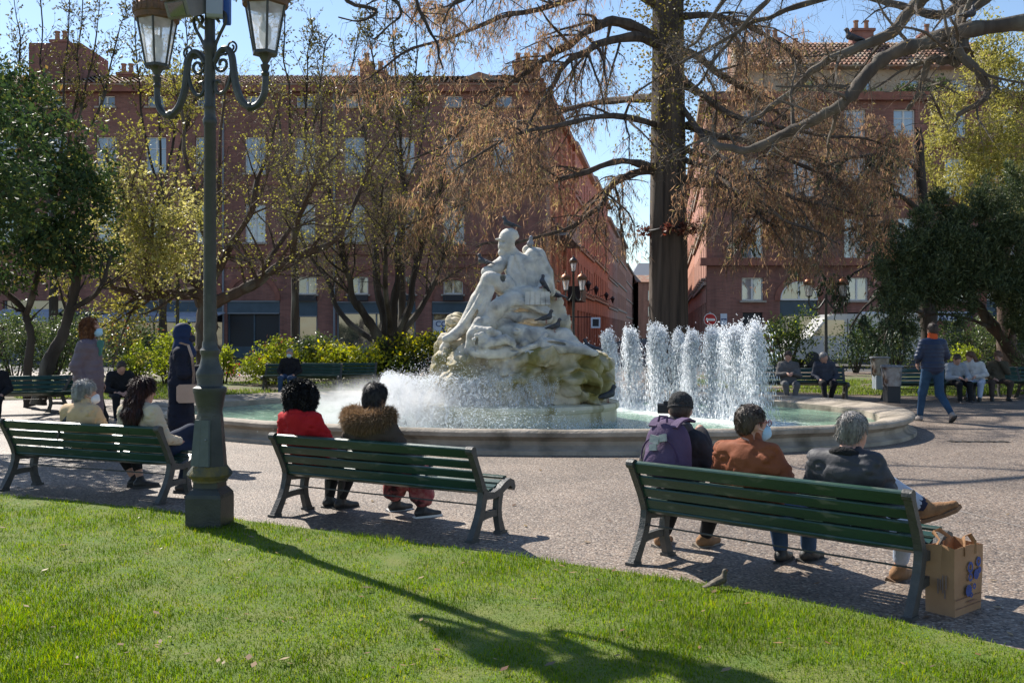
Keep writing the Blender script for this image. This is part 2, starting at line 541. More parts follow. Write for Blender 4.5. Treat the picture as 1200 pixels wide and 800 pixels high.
MAT_GRASS = leafmat('grass_blade', [(0.065, 0.145, 0.004), (0.122, 0.215, 0.007), (0.185, 0.275, 0.010), (0.25, 0.32, 0.018), (0.135, 0.225, 0.008), (0.095, 0.175, 0.006), (0.31, 0.29, 0.07)], trans=0.52, rough=0.5, spec=0.12, patch=1.5)
Vg, Tg = grass_blades(260000, near_sampler, 0.016, 0.044, 0.0042, 3)
tag(link('grass', np_mesh('grass', Vg, Tg, MAT_GRASS)), kind='stuff')

# lawns beyond the fountain
left_lawn = [(-24, 24.6), (-14, 23.4), (-8.2, 23.3), (-5.2, 24.3), (-3.4, 25.6), (-2.4, 28), (-2.2, 35), (-24, 35)]
right_lawn = [(6.2, 26.6), (8.2, 24.9), (10.5, 24.3), (14, 25.3), (24, 27.5), (24, 36), (5.6, 36), (5.4, 29)]
sheet('flower_bed', left_lawn, 0.012, MAT_SOIL)
sheet('flower_bed', right_lawn, 0.012, MAT_SOIL)
def in_poly(x, y, poly):
    r = np.zeros(len(x), bool); n = len(poly)
    for i in range(n):
        x0, y0 = poly[i]; x1, y1 = poly[(i + 1) % n]
        c = ((y0 > y) != (y1 > y)) & (x < (x1 - x0) * (y - y0) / ((y1 - y0) or 1e-9) + x0)
        r ^= c
    return r
def far_sampler(poly, ymax, dens, thr):
    def f(rs, n):
        a = np.array(poly)
        x = a[:, 0].min() + rs.rand(n) * np.ptp(a[:, 0]); y = a[:, 1].min() + rs.rand(n) * (ymax - a[:, 1].min())
        pat = fbm(np.stack([x * 0.55, y * 0.55, x * 0 + 1], 1), 2)
        ok = in_poly(x, y, poly) & (pat > thr) & (np.abs(x) < y * 0.62)
        return x[ok], y[ok]
    return f
MAT_GRASS2 = leafmat('far_grass_blade', [(0.10, 0.16, 0.02), (0.15, 0.22, 0.03), (0.2, 0.26, 0.045), (0.25, 0.25, 0.08)], trans=0.4, rough=0.5, spec=0.15)
for poly, ym, thr, sd_ in ((left_lawn, 31, -0.12, 5), (right_lawn, 31.5, -0.3, 6)):
    Vg, Tg = grass_blades(42000, far_sampler(poly, ym, 1, thr), 0.04, 0.09, 0.02, sd_)
    tag(link('grass', np_mesh('grass', Vg, Tg, MAT_GRASS2)), kind='stuff')
# drain grating set in the path: iron bars over a dark slot
t = thing('drain_grate', 'narrow dark iron drain grate set flush in the path, right of the fountain', 'drain', G(1147, 517.5), R(-2))
mb = MB(); mb.box((0, 0, 0.003), (0.86, 0.17, 0.006)); mb.build('slot', M('grate_dark', (0.02, 0.02, 0.02), rough=0.9), t, smooth=False)
gm = M('grate_iron', (0.10, 0.085, 0.07), (0.06, 0.05, 0.045), 20, 0.6, metal=0.6)
for k in range(5):
    mb = MB(); mb.box((-0.36 + k * 0.18, 0, 0.009), (0.05, 0.19, 0.012)); mb.build('bar', gm, t, smooth=False)
# fine joint line across the path
mb = MB()
ln = [G(1000, 568), G(1060, 582), G(1130, 600), G(1215, 622)]
for a, b in zip(ln[:-1], ln[1:]):
    d = (b - a).normalized(); q = Vector((-d.y, d.x, 0)) * 0.006
    z = Vector((0, 0, 0.004))
    mb.add([a - q + z, b - q + z, b + q + z, a + q + z], [(0, 1, 2, 3)])
tag(mb.build('paving_joint', M('pale_joint', (0.34, 0.31, 0.28), rough=0.8), smooth=False), kind='structure')
# dropped leaves lying on the path and the grass
rs = np.random.RandomState(77); V = []; T = []
for i in range(420):
    y = 4.6 + 20 * rs.rand() ** 1.6; x = (rs.rand() - 0.5) * 1.1 * y
    z = 0.006 if y > np.interp(x, ex, ey) else 0.05
    if (x / 6.6) ** 2 + ((y - 17.2) / 4.6) ** 2 < 1.05: continue
    a = rs.rand() * 6.28; L_ = 0.012 + 0.03 * rs.rand() ** 2; W_ = L_ * 0.45
    c, s_ = math.cos(a), math.sin(a)
    o = len(V)
    for px, py, pz in ((-L_, 0, 0), (0, -W_, 0.004), (L_, 0, 0.008), (0, W_, 0.004)):
        V.append((x + px * c - py * s_, y + px * s_ + py * c, z + pz))
    T += [(o, o + 1, o + 2), (o, o + 2, o + 3)]
tag(link('fallen_leaves', np_mesh('fallen_leaves', V, T, leafmat('dry_leaf', [(0.12, 0.06, 0.03), (0.22, 0.12, 0.05), (0.35, 0.25, 0.12), (0.1, 0.07, 0.04)], 0.2))), kind='stuff')
# ================================================================== buildings
def brick_mat(name, c1, c2, mortar, sc_=1.0, dirt=(0.10, 0.06, 0.05)):
    m, n, b, N, L = newmat(name)
    tc = N('ShaderNodeTexCoord'); mp = N('ShaderNodeMapping')
    sx = N('ShaderNodeSeparateXYZ'); L(tc.outputs['Object'], sx.inputs[0])
    cx = N('ShaderNodeCombineXYZ')
    L(sx.outputs[0], cx.inputs[0]); L(sx.outputs[2], cx.inputs[1])
    br = N('ShaderNodeTexBrick'); br.inputs['Scale'].default_value = 2.6 * sc_
    br.inputs['Mortar Size'].default_value = 0.014; br.inputs['Brick Width'].default_value = 0.95; br.inputs['Row Height'].default_value = 0.19
    br.inputs['Color1'].default_value = (*c1, 1); br.inputs['Color2'].default_value = (*c2, 1); br.inputs['Mortar'].default_value = (*mortar, 1)
    L(cx.outputs[0], br.inputs['Vector'])
    ns = N('ShaderNodeTexNoise'); ns.inputs['Scale'].default_value = 0.5; ns.inputs['Detail'].default_value = 8; L(tc.outputs['Object'], ns.inputs['Vector'])
    mr = N('ShaderNodeMapRange'); mr.inputs['From Min'].default_value = 0.42; mr.inputs['From Max'].default_value = 0.75; mr.inputs['To Max'].default_value = 0.6
    L(ns.outputs[0], mr.inputs['Value'])
    mx = N('ShaderNodeMix'); mx.data_type = 'RGBA'; L(mr.outputs[0], mx.inputs[0]); L(br.outputs[0], mx.inputs[6]); mx.inputs[7].default_value = (*dirt, 1)
    # rain streaks running down the wall
    mp2 = N('ShaderNodeMapping'); mp2.inputs['Scale'].default_value = (1.4, 1.4, 0.10); L(tc.outputs['Object'], mp2.inputs['Vector'])
    n2 = N('ShaderNodeTexNoise'); n2.inputs['Scale'].default_value = 1.0; n2.inputs['Detail'].default_value = 6; L(mp2.outputs[0], n2.inputs['Vector'])
    m2 = N('ShaderNodeMapRange'); m2.inputs['From Min'].default_value = 0.35; m2.inputs['From Max'].default_value = 0.65; m2.inputs['To Min'].default_value = 0.72; m2.inputs['To Max'].default_value = 1.12; L(n2.outputs[0], m2.inputs['Value'])
    h2 = N('ShaderNodeHueSaturation'); L(mx.outputs[2], h2.inputs['Color']); L(m2.outputs[0], h2.inputs['Value'])
    L(h2.outputs[0], b.inputs['Base Color']); b.inputs['Roughness'].default_value = 0.9
    bp = N('ShaderNodeBump'); bp.inputs['Strength'].default_value = 0.4; bp.inputs['Distance'].default_value = 0.02; bp.invert = True
    L(br.outputs['Fac'], bp.inputs['Height']); L(bp.outputs[0], b.inputs['Normal'])
    return m
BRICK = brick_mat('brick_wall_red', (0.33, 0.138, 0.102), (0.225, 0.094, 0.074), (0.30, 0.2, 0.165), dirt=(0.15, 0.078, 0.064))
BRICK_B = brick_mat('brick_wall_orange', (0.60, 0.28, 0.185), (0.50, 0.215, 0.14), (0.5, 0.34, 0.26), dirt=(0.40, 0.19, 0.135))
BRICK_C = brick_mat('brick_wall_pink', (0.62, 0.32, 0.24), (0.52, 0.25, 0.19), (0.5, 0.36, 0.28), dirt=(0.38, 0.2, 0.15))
PLASTER = M('beige_render', (0.52, 0.40, 0.29), (0.44, 0.33, 0.24), 1.2, 0.9, 0.15, 30)
STONE_TRIM = M('stone_trim', (0.44, 0.38, 0.31), (0.34, 0.29, 0.24), 2, 0.85, 0.2, 30)
BRICK_TRIM = M('brick_cornice', (0.30, 0.12, 0.085), (0.22, 0.09, 0.065), 3, 0.9, 0.2, 30)
ROOF_T = M('roof_tile_clay', (0.36, 0.19, 0.125), (0.24, 0.13, 0.09), 2.5, 0.9, 0.3, 12, c3=(0.30, 0.26, 0.2), s3=0.8)
WHITE_P = M('white_joinery', (0.72, 0.70, 0.67), rough=0.55)
BLUE_P = M('slate_blue_paint', (0.06, 0.095, 0.125), (0.045, 0.075, 0.10), 2, 0.5)
DARK_P = M('dark_paint', (0.022, 0.024, 0.03), rough=0.5)
GREY_P = M('zinc_grey', (0.20, 0.21, 0.23), rough=0.55)
PALE_SIGN = M('pale_sign', (0.62, 0.65, 0.72), rough=0.6)
AWN = M('awning_cloth', (0.42, 0.45, 0.52), (0.34, 0.37, 0.44), 4, 0.85)
def glass_mat(name, c, rough=0.04):
    m, n, b, N, L = newmat(name)
    b.inputs['Base Color'].default_value = (*c, 1); b.inputs['Roughness'].default_value = rough
    b.inputs['Specular IOR Level'].default_value = 0.9; b.inputs['IOR'].default_value = 1.9
    tc = N('ShaderNodeTexCoord'); ns = N('ShaderNodeTexNoise'); ns.inputs['Scale'].default_value = 0.8
    L(tc.outputs['Object'], ns.inputs['Vector'])
    bp = N('ShaderNodeBump'); bp.inputs['Strength'].default_value = 0.12; bp.inputs['Distance'].default_value = 0.05
    L(ns.outputs[0], bp.inputs['Height']); L(bp.outputs[0], b.inputs['Normal'])
    return m
GLASS_L = glass_mat('window_glass_curtained', (0.19, 0.23, 0.275))
GLASS_D = glass_mat('window_glass_dark', (0.03, 0.035, 0.04))
GLASS_B = glass_mat('window_glass_blue', (0.12, 0.16, 0.22)); GLASS_C = glass_mat('window_glass_white_curtain', (0.31, 0.33, 0.35), 0.1)

def facade_mesh(w, h, holes, depth=0.28, z0=0.0):
    "wall in the local xz plane facing -y with rectangular openings (x0, x1, z0, z1) and their reveals"
    xs = sorted({0.0, w} | {v for o in holes for v in (o[0], o[1]) if 0 < v < w}); zs = sorted({z0, h} | {v for o in holes for v in (o[2], o[3]) if z0 < v < h})
    mb = MB()
    for i in range(len(xs) - 1):
        for j in range(len(zs) - 1):
            cx, cz = (xs[i] + xs[i + 1]) / 2, (zs[j] + zs[j + 1]) / 2
            if any(o[0] < cx < o[1] and o[2] < cz < o[3] for o in holes): continue
            mb.add([(xs[i], 0, zs[j]), (xs[i + 1], 0, zs[j]), (xs[i + 1], 0, zs[j + 1]), (xs[i], 0, zs[j + 1])], [(0, 1, 2, 3)])
    for x0, x1, a, c in [o[:4] for o in holes]:
        mb.add([(x0, 0, a), (x0, depth, a), (x0, depth, c), (x0, 0, c)], [(0, 1, 2, 3)])
        mb.add([(x1, 0, a), (x1, depth, a), (x1, depth, c), (x1, 0, c)], [(3, 2, 1, 0)])
        mb.add([(x0, 0, c), (x1, 0, c), (x1, depth, c), (x0, depth, c)], [(3, 2, 1, 0)])
        mb.add([(x0, 0, a), (x1, 0, a), (x1, depth, a), (x0, depth, a)], [(0, 1, 2, 3)])
    return mb
_win = {}
def win_meshes(w, h, glass, arch=False, sill=True):
    key = (round(w, 2), round(h, 2), glass.name, arch, sill)
    if key in _win: return _win[key]
    mb = MB()
    if arch:
        n = 10; top = [(w / 2 * math.cos(math.pi * i / n), h - w / 2 + w / 2 * math.sin(math.pi * i / n)) for i in range(n + 1)]
        poly = [(-w / 2, 0), (w / 2, 0)] + top
    else: poly = [(-w / 2, 0), (w / 2, 0), (w / 2, h), (-w / 2, h)]
    mb.prism(poly, 0.0, 0.02, lambda a, b, y: (a, y, b))
    pane = mb.mesh('pane', glass, smooth=False)
    fr = MB(); t = 0.07
    hh = h - (w / 2 if arch else 0)
    fr.box((-w / 2 + t / 2, -0.02, hh / 2), (t, 0.06, hh)); fr.box((w / 2 - t / 2, -0.02, hh / 2), (t, 0.06, hh))
    fr.box((0, -0.022, h / 2 - 0.01), (t * 1.5, 0.05, h - 0.02))
    fr.box((0, -0.021, t / 2), (w - 2 * t, 0.055, t))
    if arch:
        fr.ribbon([((w / 2 - t / 2) * math.cos(math.pi * i / 12), hh + (w / 2 - t / 2) * math.sin(math.pi * i / 12)) for i in range(13)], t / 2, 0.03, lambda a, b, q: (a, -0.02 + q, b))
        fr.box((0, -0.024, hh), (w - 2 * t, 0.05, t))
    else:
        fr.box((0, -0.021, h - t / 2), (w - 2 * t, 0.055, t))
        if h > 1.4: fr.box((0, -0.024, h * 0.68), (w - 2 * t, 0.045, 0.05))
    frame = fr.mesh('frame', WHITE_P, smooth=False)
    sm = None
    if sill:
        sb = MB(); sb.box((0, -0.26, -0.06), (w + 0.24, 0.34, 0.10)); sm = sb.mesh('sill', STONE_TRIM, smooth=False)
    _win[key] = (pane, frame, sm)
    return _win[key]
def add_window(parent, x, z, w, h, glass, y=0.2, arch=False, sill=True, rot=0.0):
    p, f, s = win_meshes(w, h, glass, arch, sill)
    o = link('window', p, parent, (x, y, z))
    link('frame', f, o)
    if s is not None: link('sill', s, o)
    return o
def text_mesh(txt, size, mat, depth=0.01, bold=0.0):
    cu = bpy.data.curves.new('lettering', 'FONT'); cu.body = txt; cu.size = size; cu.extrude = depth; cu.align_x = 'CENTER'; cu.offset = bold
    cu.resolution_u = 3
    ob = bpy.data.objects.new('lettering', cu); C.objects.link(ob)
    dg = bpy.context.evaluated_depsgraph_get(); dg.update()
    me = bpy.data.meshes.new_from_object(ob.evaluated_get(dg))
    bpy.data.objects.remove(ob); me.materials.clear(); me.materials.append(mat)
    return me
def lettering(parent, txt, x, y, z, size, mat, bold=0.004):
    o = link('lettering', text_mesh(txt, size, mat, 0.008, bold), parent, (x, y, z)); o.rotation_euler = (R(90), 0, 0)
    return o
def roof_tiles(name, parent, w, run, rise, loc, pitch=0.24, rows=12, ridge_cap=True):
    "sloping field of half-round clay tiles rising to the back, rows overlapping"
    n = int(w / pitch); V = []; Q = []
    prof = [(0, 0), (0.25, 0.07), (0.5, 0.10), (0.75, 0.07), (1.0, 0.0)]
    for r in range(rows):
        y0, y1 = run * r / rows, run * (r + 1) / rows
        z0, z1 = rise * r / rows + 0.05, rise * (r + 1) / rows
        for k in range(n):
            j = (vnoise(np.array([k * 1.7, r * 1.3, 0.5])) * 0.03)
            o = len(V)
            for (a, b) in prof: V.append(((k + a) * pitch, y0 - 0.02 + j, z0 + b + j))
            for (a, b) in prof: V.append(((k + a) * pitch, y1, z1 + b * 0.8 + j))
            for q in range(4): Q.append((o + q, o + q + 1, o + 6 + q, o + 5 + q))
            # open front lip
    o = len(V); W_ = n * pitch
    V += [(0, -0.02, 0.03), (W_, -0.02, 0.03), (W_, run, rise + 0.03), (0, run, rise + 0.03), (0, run, -0.3), (W_, run, -0.3), (0, -0.02, -0.06), (W_, -0.02, -0.06)]
    Q += [(o, o + 1, o + 2, o + 3), (o + 6, o + 7, o + 1, o), (o + 3, o + 2, o + 5, o + 4), (o + 6, o + 4, o + 5, o + 7), (o, o + 3, o + 4, o + 6), (o + 1, o + 7, o + 5, o + 2)]
    o = link(name, np_mesh(name, V, Q, ROOF_T, smooth=False), parent, loc); o['kind'] = 'stuff'
    return o
def chimney(parent, x, y, z, w, d, h, pots=2):
    mb = MB(); mb.box((0, 0, h / 2), (w, d, h)); mb.box((0, 0, h + 0.08), (w + 0.2, d + 0.2, 0.16))
    c = mb.build('chimney', BRICK, parent, smooth=False); c.location = (x, y, z)
    for k in range(pots):
        pb = MB(); pb.lathe([(0.16, 0), (0.14, 0.5), (0.18, 0.52), (0.18, 0.6)], 8)
        q = pb.build('chimney_pot', ROOF_T, c); q.location = ((k + 0.5) / pots * w - w / 2, 0, h + 0.16)
    return c

# ---- left building: long brick block facing the square, return wall along the street
YL = 58.0; SL = YL / F
lx = lambda u: (u - 600) * SL
lz = lambda v: H + (HZ - v) * SL
XR = lx(640)          # right-hand corner of the front
XL = lx(-60)
WL = XR - XL
HLB = lz(101)
lb = thing('brick_building', 'long dark red brick block left of the street, shops at its foot', 'building', (XL, YL, 0))
ox = lambda u: lx(u) - XL      # photo column -> local x
cols = [299 - 58.2 * k for k in range(6, -7, -1)]
holes = []; wins = []
for u in [c for c in cols]:
    x = ox(u + 0)
    if x < 1 or x > WL - 1: continue
    for (v0, v1, g) in ((160, 203, GLASS_L), (239, 284, GLASS_L), (112, 125, GLASS_D)):
        if u > 560 and v0 == 239: continue
        w_ = 1.2 if v1 - v0 > 20 else 1.0
        holes.append((x - w_ / 2, x + w_ / 2, lz(v1), lz(v0))); wins.append((x, lz(v1), w_, lz(v0) - lz(v1), g))
# entresol windows sit over the shop bands
ENT = [299 + 60.5, 420, 475, 531, 595]
for u in ENT:
    x = ox(u); holes.append((x - 0.57, x + 0.57, lz(344.5), lz(324))); wins.append((x, lz(344.5), 1.14, lz(324) - lz(344.5), GLASS_D))
# shop openings: (u0, u1, v_top)
SHOPS = [(3, 76, 352), (86, 126, 365), (136, 262, 352), (266, 328, 352), (348, 372, 352), (394, 487, 353), (506, 562, 353), (575, 632, 353)]
for u0, u1, vt in SHOPS: holes.append((ox(u0), ox(u1), 0.0, lz(vt)))
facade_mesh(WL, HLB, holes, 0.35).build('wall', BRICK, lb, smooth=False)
wr_ = random.Random(5)
for x, z, w_, h_, g in wins: add_window(lb, x, z, w_, h_, wr_.choice((GLASS_L, GLASS_L, GLASS_B, GLASS_C)) if g is GLASS_L else g, y=0.24)
mb = MB(); mb.box((WL / 2, 7.02, HLB / 2 - 0.05), (WL, 13.3, HLB - 0.1)); mb.build('core', DARK_P, lb, smooth=False)
for v, hh, pr in ((104, 0.5, 0.45), (215, 0.22, 0.14), (296, 0.26, 0.18), (312, 0.14, 0.10)):
    mb = MB(); mb.box((WL / 2, -pr / 2 + 0.002, lz(v)), (WL, pr, hh)); mb.build('cornice', BRICK_TRIM, lb, smooth=False)
roof_tiles('roof', lb, WL, 4.2, 1.5, (0, -0.5, HLB + 0.0), rows=8, pitch=0.3)
mb = MB(); mb.box((WL / 2, 8.5, HLB + 0.72), (WL, 9.6, 1.4)); mb.build('attic', BRICK_TRIM, lb, smooth=False)
# brick arches over the entresol bays, and the window planters
for u, r_ in ((440, 40), (531, 27), (296, 30), (200, 60)):
    am = MB()
    x = ox(u); rr = r_ * SL
    am.ribbon([(x + rr * math.cos(math.pi * i / 18), lz(352) + min(rr, 2.2) * math.sin(math.pi * i / 18)) for i in range(19)], 0.13, 0.06, lambda a, b, q: (a, -0.04 + q, b))
    am.build('brick_arch', BRICK_TRIM, lb, smooth=False)
for u in ENT[:4]:
    mb = MB(); mb.box((0, -0.12, -0.2), (1.16, 0.3, 0.34)); o = mb.build('window_box', DARK_P, lb, smooth=False); o.location = (ox(u), 0, lz(344.5) - 0.03)
# downpipe
mb = MB(); mb.tube([(ox(392), -0.1, 0), (ox(392), -0.1, HLB)], 0.07, 8); mb.build('downpipe', GREY_P, lb); mb = MB(); mb.tube([(ox(262), -0.1, 0), (ox(262), -0.1, HLB)], 0.06, 8); mb.build('downpipe', GREY_P, lb)
# shop fronts
def shop(u0, u1, vt, band=None, vb=367, fill=GLASS_D, posts=0, door=False):
    x0, x1 = ox(u0), ox(u1); w_ = x1 - x0; zt = lz(vt)
    zb = lz(vb) if band else zt
    if band:
        mb = MB(); mb.box(((x0 + x1) / 2, 0.10, (zt + zb) / 2), (w_ - 0.02, 0.12, zt - zb - 0.02)); s = mb.build('fascia', band, lb, smooth=False)
        mb = MB(); mb.box(((x0 + x1) / 2, 0.0, zb), (w_ - 0.06, 0.1, 0.07)); mb.box(((x0 + x1) / 2, 0.0, zt - 0.05), (w_ - 0.06, 0.1, 0.07)); mb.build('moulding', GREY_P, s, smooth=False)
    mb = MB(); mb.box(((x0 + x1) / 2, 0.30, zb / 2), (w_ - 0.01, 0.04, zb - 0.03)); sw = mb.build('shop_window', fill, lb, smooth=False)
    mb = MB()
    for k in range(posts + 2):
        xx = x0 + 0.06 + (w_ - 0.12) * k / (posts + 1)
        mb.box((xx, 0.24, zb / 2), (0.09, 0.08, zb - 0.04))
    mb.box(((x0 + x1) / 2, 0.243, 0.35), (w_ - 0.1, 0.07, 0.66))
    mb.build('frame', GREY_P if fill is GLASS_D else BLUE_P, sw, smooth=False)
shop(3, 76, 352, None); shop(136, 262, 352, BLUE_P, 366, posts=2); shop(266, 328, 352, BLUE_P, 367, fill=DARK_P, posts=1)
shop(348, 372, 352, BLUE_P, 370.5); shop(394, 487, 353, BLUE_P, 367, posts=1); shop(506, 562, 353, BLUE_P, 367, posts=1); shop(575, 632, 353, BLUE_P, 367, posts=1); shop(86, 126, 365, DARK_P, 372)
mb = MB()
x0, x1 = ox(507), ox(556); mb.box(((x0 + x1) / 2, 0.16, (lz(375) + 0.6) / 2), (x1 - x0, 0.03, lz(375) - 0.6)); ps = mb.build('poster', PALE_SIGN, lb, smooth=False)
INK = M('dark_ink', (0.03, 0.05, 0.16), rough=0.6)
lettering(ps, 'COMMERCE', ox(515) + 1.0, 0.13, lz(382.5), 0.46, INK); lettering(ps, 'A LOUER', ox(515) + 1.03, 0.13, lz(390.5), 0.50, INK, 0.012)
mb = MB(); mb.box(((x0 + x1) / 2, 0.14, lz(394) - 0.35), (x1 - x0 - 0.1, 0.03, 0.7)); mb.build('blue_band', M('poster_blue', (0.03, 0.09, 0.35), rough=0.6), ps, smooth=False)
def awning(u0, u1, v0, v1, out, name='awning'):
    x0, x1 = ox(u0), ox(u1); k = (YL - out) / YL
    za = H + (lz(v0) - H); zb = H + (lz(v1) - H) * k
    mb = MB(); mb.add([(x0, -0.02, za), (x1, -0.02, za), (x1, -out, zb), (x0, -out, zb), (x0, -0.02, za - 0.06), (x1, -0.02, za - 0.06), (x1, -out, zb - 0.06), (x0, -out, zb - 0.06)],
           [(0, 1, 2, 3), (7, 6, 5, 4), (0, 4, 5, 1), (2, 6, 7, 3), (1, 5, 6, 2), (3, 7, 4, 0)])
    a = mb.build(name, AWN, lb, smooth=False)
    mb = MB(); mb.box(((x0 + x1) / 2, -out - 0.02, zb - 0.17), (x1 - x0, 0.03, 0.24)); mb.build('valance', AWN, a, smooth=False)
    mb = MB()
    for x in (x0 + 0.3, x1 - 0.3): mb.tube([(x, 0, za - 0.9), (x, -out + 0.05, zb - 0.1)], 0.025, 6)
    mb.build('support_arm', GREY_P, a)
awning(4, 74, 362, 372, 1.4); awning(132, 264, 366, 371, 2.6)
# taller stair tower and chimneys
mb = MB(); mb.box((ox(55), 3.0, HLB + 1.4), (3.1, 4, 2.8)); mb.build('stair_tower', BRICK, lb, smooth=False)
chimney(lb, ox(48), 2.6, HLB + 2.8, 0.9, 0.7, 0.4, 2); chimney(lb, ox(424), 2.0, HLB + 0.7, 0.75, 0.7, 1.0, 1); chimney(lb, ox(440), 2.2, HLB + 0.7, 0.7, 0.7, 0.55, 1); chimney(lb, ox(618), 2.0, HLB + 0.6, 1.6, 0.8, 1.1, 3); chimney(lb, ox(130), 2.5, HLB + 0.6, 0.9, 0.7, 0.6, 2)
mb = MB()
for k in range(6): mb.tube([(ox(422) + 0.0, 2.0, HLB + 1.8), (ox(422), 2.0, HLB + 3.0)], 0.02, 5); break
mb.build('aerial', GREY_P, lb)

# ---- side walls along the receding street
ST = R(8.8)
def street_building(label, s0, s1, h, mat, left=True, pil=False, s=None, cat='building', bands=True, glass=GLASS_D, detail=True, deep=8.0):
    base = Vector((XR, YL + 0.003, 0)) if left else Vector((10.75, 55.0, 0))
    d = Vector((math.sin(ST), math.cos(ST), 0))
    w_ = s1 - s0
    rot = math.atan2(d.y, d.x) if left else math.atan2(-d.y, -d.x)
    org = base + d * (s0 if left else s1)
    t = thing('street_building', label, cat, org, rot)
    nfl = 4; fl = h / (nfl + 0.3)
    nb = max(2, int(w_ / 2.9)); holes = []; ws = []
    for k in range(nb):
        x = w_ * (k + 0.5) / nb
        for f in range(1, nfl):
            z = 0.6 + fl * f + 0.6
            holes.append((x - 0.55, x + 0.55, z, z + fl * 0.58)); ws.append((x, z, 1.1, fl * 0.58))
        holes.append((x - 1.0, x + 1.0, 0.0, 3.2))
    facade_mesh(w_, h, holes, 0.3).build('wall', mat, t, smooth=False)
    gb = MB(); gb.box((w_ / 2, deep / 2 + 0.3, h / 2 - 0.04), (w_ - 0.02, deep, h - 0.08)); gb.build('core', DARK_P, t, smooth=False)
    if detail:
        for x, z, a, b_ in ws: add_window(t, x, z, a, b_, glass, y=0.2)
    else:
        mb = MB()
        for x, z, a, b_ in ws: mb.box((x, 0.24, z + b_ / 2), (a, 0.03, b_))
        o = mb.build('window', glass, t, smooth=False); o['kind'] = 'stuff'
    zs = [h - 0.2] + ([0.6 + fl * f + 0.25 for f in range(1, nfl)] if bands else [4.0])
    for i, z in enumerate(zs):
        mb = MB(); mb.box((w_ / 2, -0.18 if i == 0 else -0.07, z), (w_, 0.4 if i == 0 else 0.16, 0.3 if i == 0 else 0.2))
        mb.build('cornice', STONE_TRIM if bands else BRICK_TRIM, t, smooth=False)
    if pil:
        for k in range(nb + 1):
            mb = MB(); mb.box((min(max(w_ * k / nb, 0.35), w_ - 0.35), -0.10, h / 2 - 0.3), (0.7, 0.21, h - 0.7)); mb.build('pilaster', mat, t, smooth=False)
    for k in range(nb):
        x = w_ * (k + 0.5) / nb; mb = MB(); mb.box((x, 0.24, 1.55), (1.96, 0.05, 3.1)); mb.build('shop_window', GLASS_D, t, smooth=False)
    mb = MB(); mb.add([(0, -0.4, h - 0.03), (w_, -0.4, h - 0.03), (w_, deep / 2, h + 0.18 * deep), (0, deep / 2, h + 0.18 * deep), (0, deep, h - 0.03), (w_, deep, h - 0.03)], [(0, 1, 2, 3), (3, 2, 5, 4), (0, 3, 4), (1, 5, 2)])
    mb.build('roof', ROOF_T, t, smooth=False)
    return t
sb1 = street_building('orange brick side front with tall pilasters, nearest on the left of the street', 0, 17, 15.4, BRICK_B, pil=True, bands=False)
mb = MB(); mb.box((5.5, -0.6, 7.3), (9.5, 1.2, 0.16)); mb.box((5.5, -1.17, 7.9), (9.5, 0.05, 1.1)); mb.build('balcony', GREY_P, sb1, smooth=False)
mb = MB(); mb.box((14.0, -0.5, 4.2), (5.0, 1.0, 1.0)); mb.build('shop_canopy', DARK_P, sb1, smooth=False)
sb2 = street_building('brick street house with pale stone bands, second on the left of the street', 17.02, 38, 15.8, BRICK_C)
sb3 = street_building('flat deep orange street house, third on the left of the street', 38.02, 62, 16.4, BRICK_B)
street_building('narrow pink street house, fourth on the left of the street', 62.02, 86, 15.2, BRICK_C)
street_building('dark orange street house with a grey upper floor, far down the left of the street', 86.02, 118, 16.2, BRICK_B, detail=False)
street_building('farthest low street house on the left before the street bends', 118.02, 160, 13.4, BRICK_C, detail=False)
# wall lanterns on iron brackets along the street fronts
for k, (par, x, z) in enumerate(((sb2, 3.0, 5.0), (sb2, 12.0, 5.0), (sb3, 6.0, 5.0), (sb3, 18.0, 5.0))):
    mb = MB(); mb.tube([(x, 0, z), (x, -0.9, z + 0.25)], 0.03, 6); mb.lathe([(0.05, -0.4), (0.22, 0.1), (0.28, 0.12), (0.06, 0.4)], 8, (x, -0.9, z + 0.1)); mb.build('wall_lantern', DARK_P, par)
# square hanging sign on the left front
sgt = thing('hanging_sign', 'small square white framed sign standing out over the street pavement', 'sign', P(698, 378, 58) + Vector((0, 0, 0)))
mb = MB(); mb.box((0, 0, 0), (0.55, 0.06, 0.62)); mb.build('panel', PALE_SIGN, sgt, smooth=False)
mb = MB(); mb.box((0, -0.034, 0), (0.36, 0.01, 0.42)); mb.build('picture', DARK_P, sgt, smooth=False)
mb = MB(); mb.tube([(-0.27, 0, 0.33), (-1.6, 0.3, 0.33)], 0.03, 6); mb.build('bracket', DARK_P, sgt)
# the house closing the view at the end of the street
eb = thing('end_building', 'orange house with white shuttered windows closing the far end of the street', 'building', P(747, 387, 205) * 1.0)
eb.location = ((748 - 600) / F * 205, 205, 0)
facade_mesh(14, 11.6, [(2 + 3.4 * i, 3.1 + 3.4 * i, 1.2 + 3.3 * j, 3.2 + 3.3 * j) for i in range(4) for j in range(3)], 0.3).build('wall', BRICK_B, eb, smooth=False)
for i in range(4):
    for j in range(3): add_window(eb, 2.55 + 3.4 * i, 1.2 + 3.3 * j, 1.1, 2.0, GLASS_L, y=0.2)
mb = MB(); mb.box((7, 4.4, 5.75), (13.9, 8, 11.5)); mb.build('core', DARK_P, eb, smooth=False)
mb = MB(); mb.add([(-0.5, -0.6, 11.55), (14.5, -0.6, 11.55), (14.5, 4, 13.2), (-0.5, 4, 13.2), (-0.5, 9, 11.55), (14.5, 9, 11.55)], [(0, 1, 2, 3), (3, 2, 5, 4), (0, 3, 4), (1, 5, 2)]); mb.build('roof', ROOF_T, eb, smooth=False)
eb2 = thing('end_building', 'taller grey roofed house standing behind the orange one at the street end', 'building', ((742 - 600) / F * 260, 260, 0))
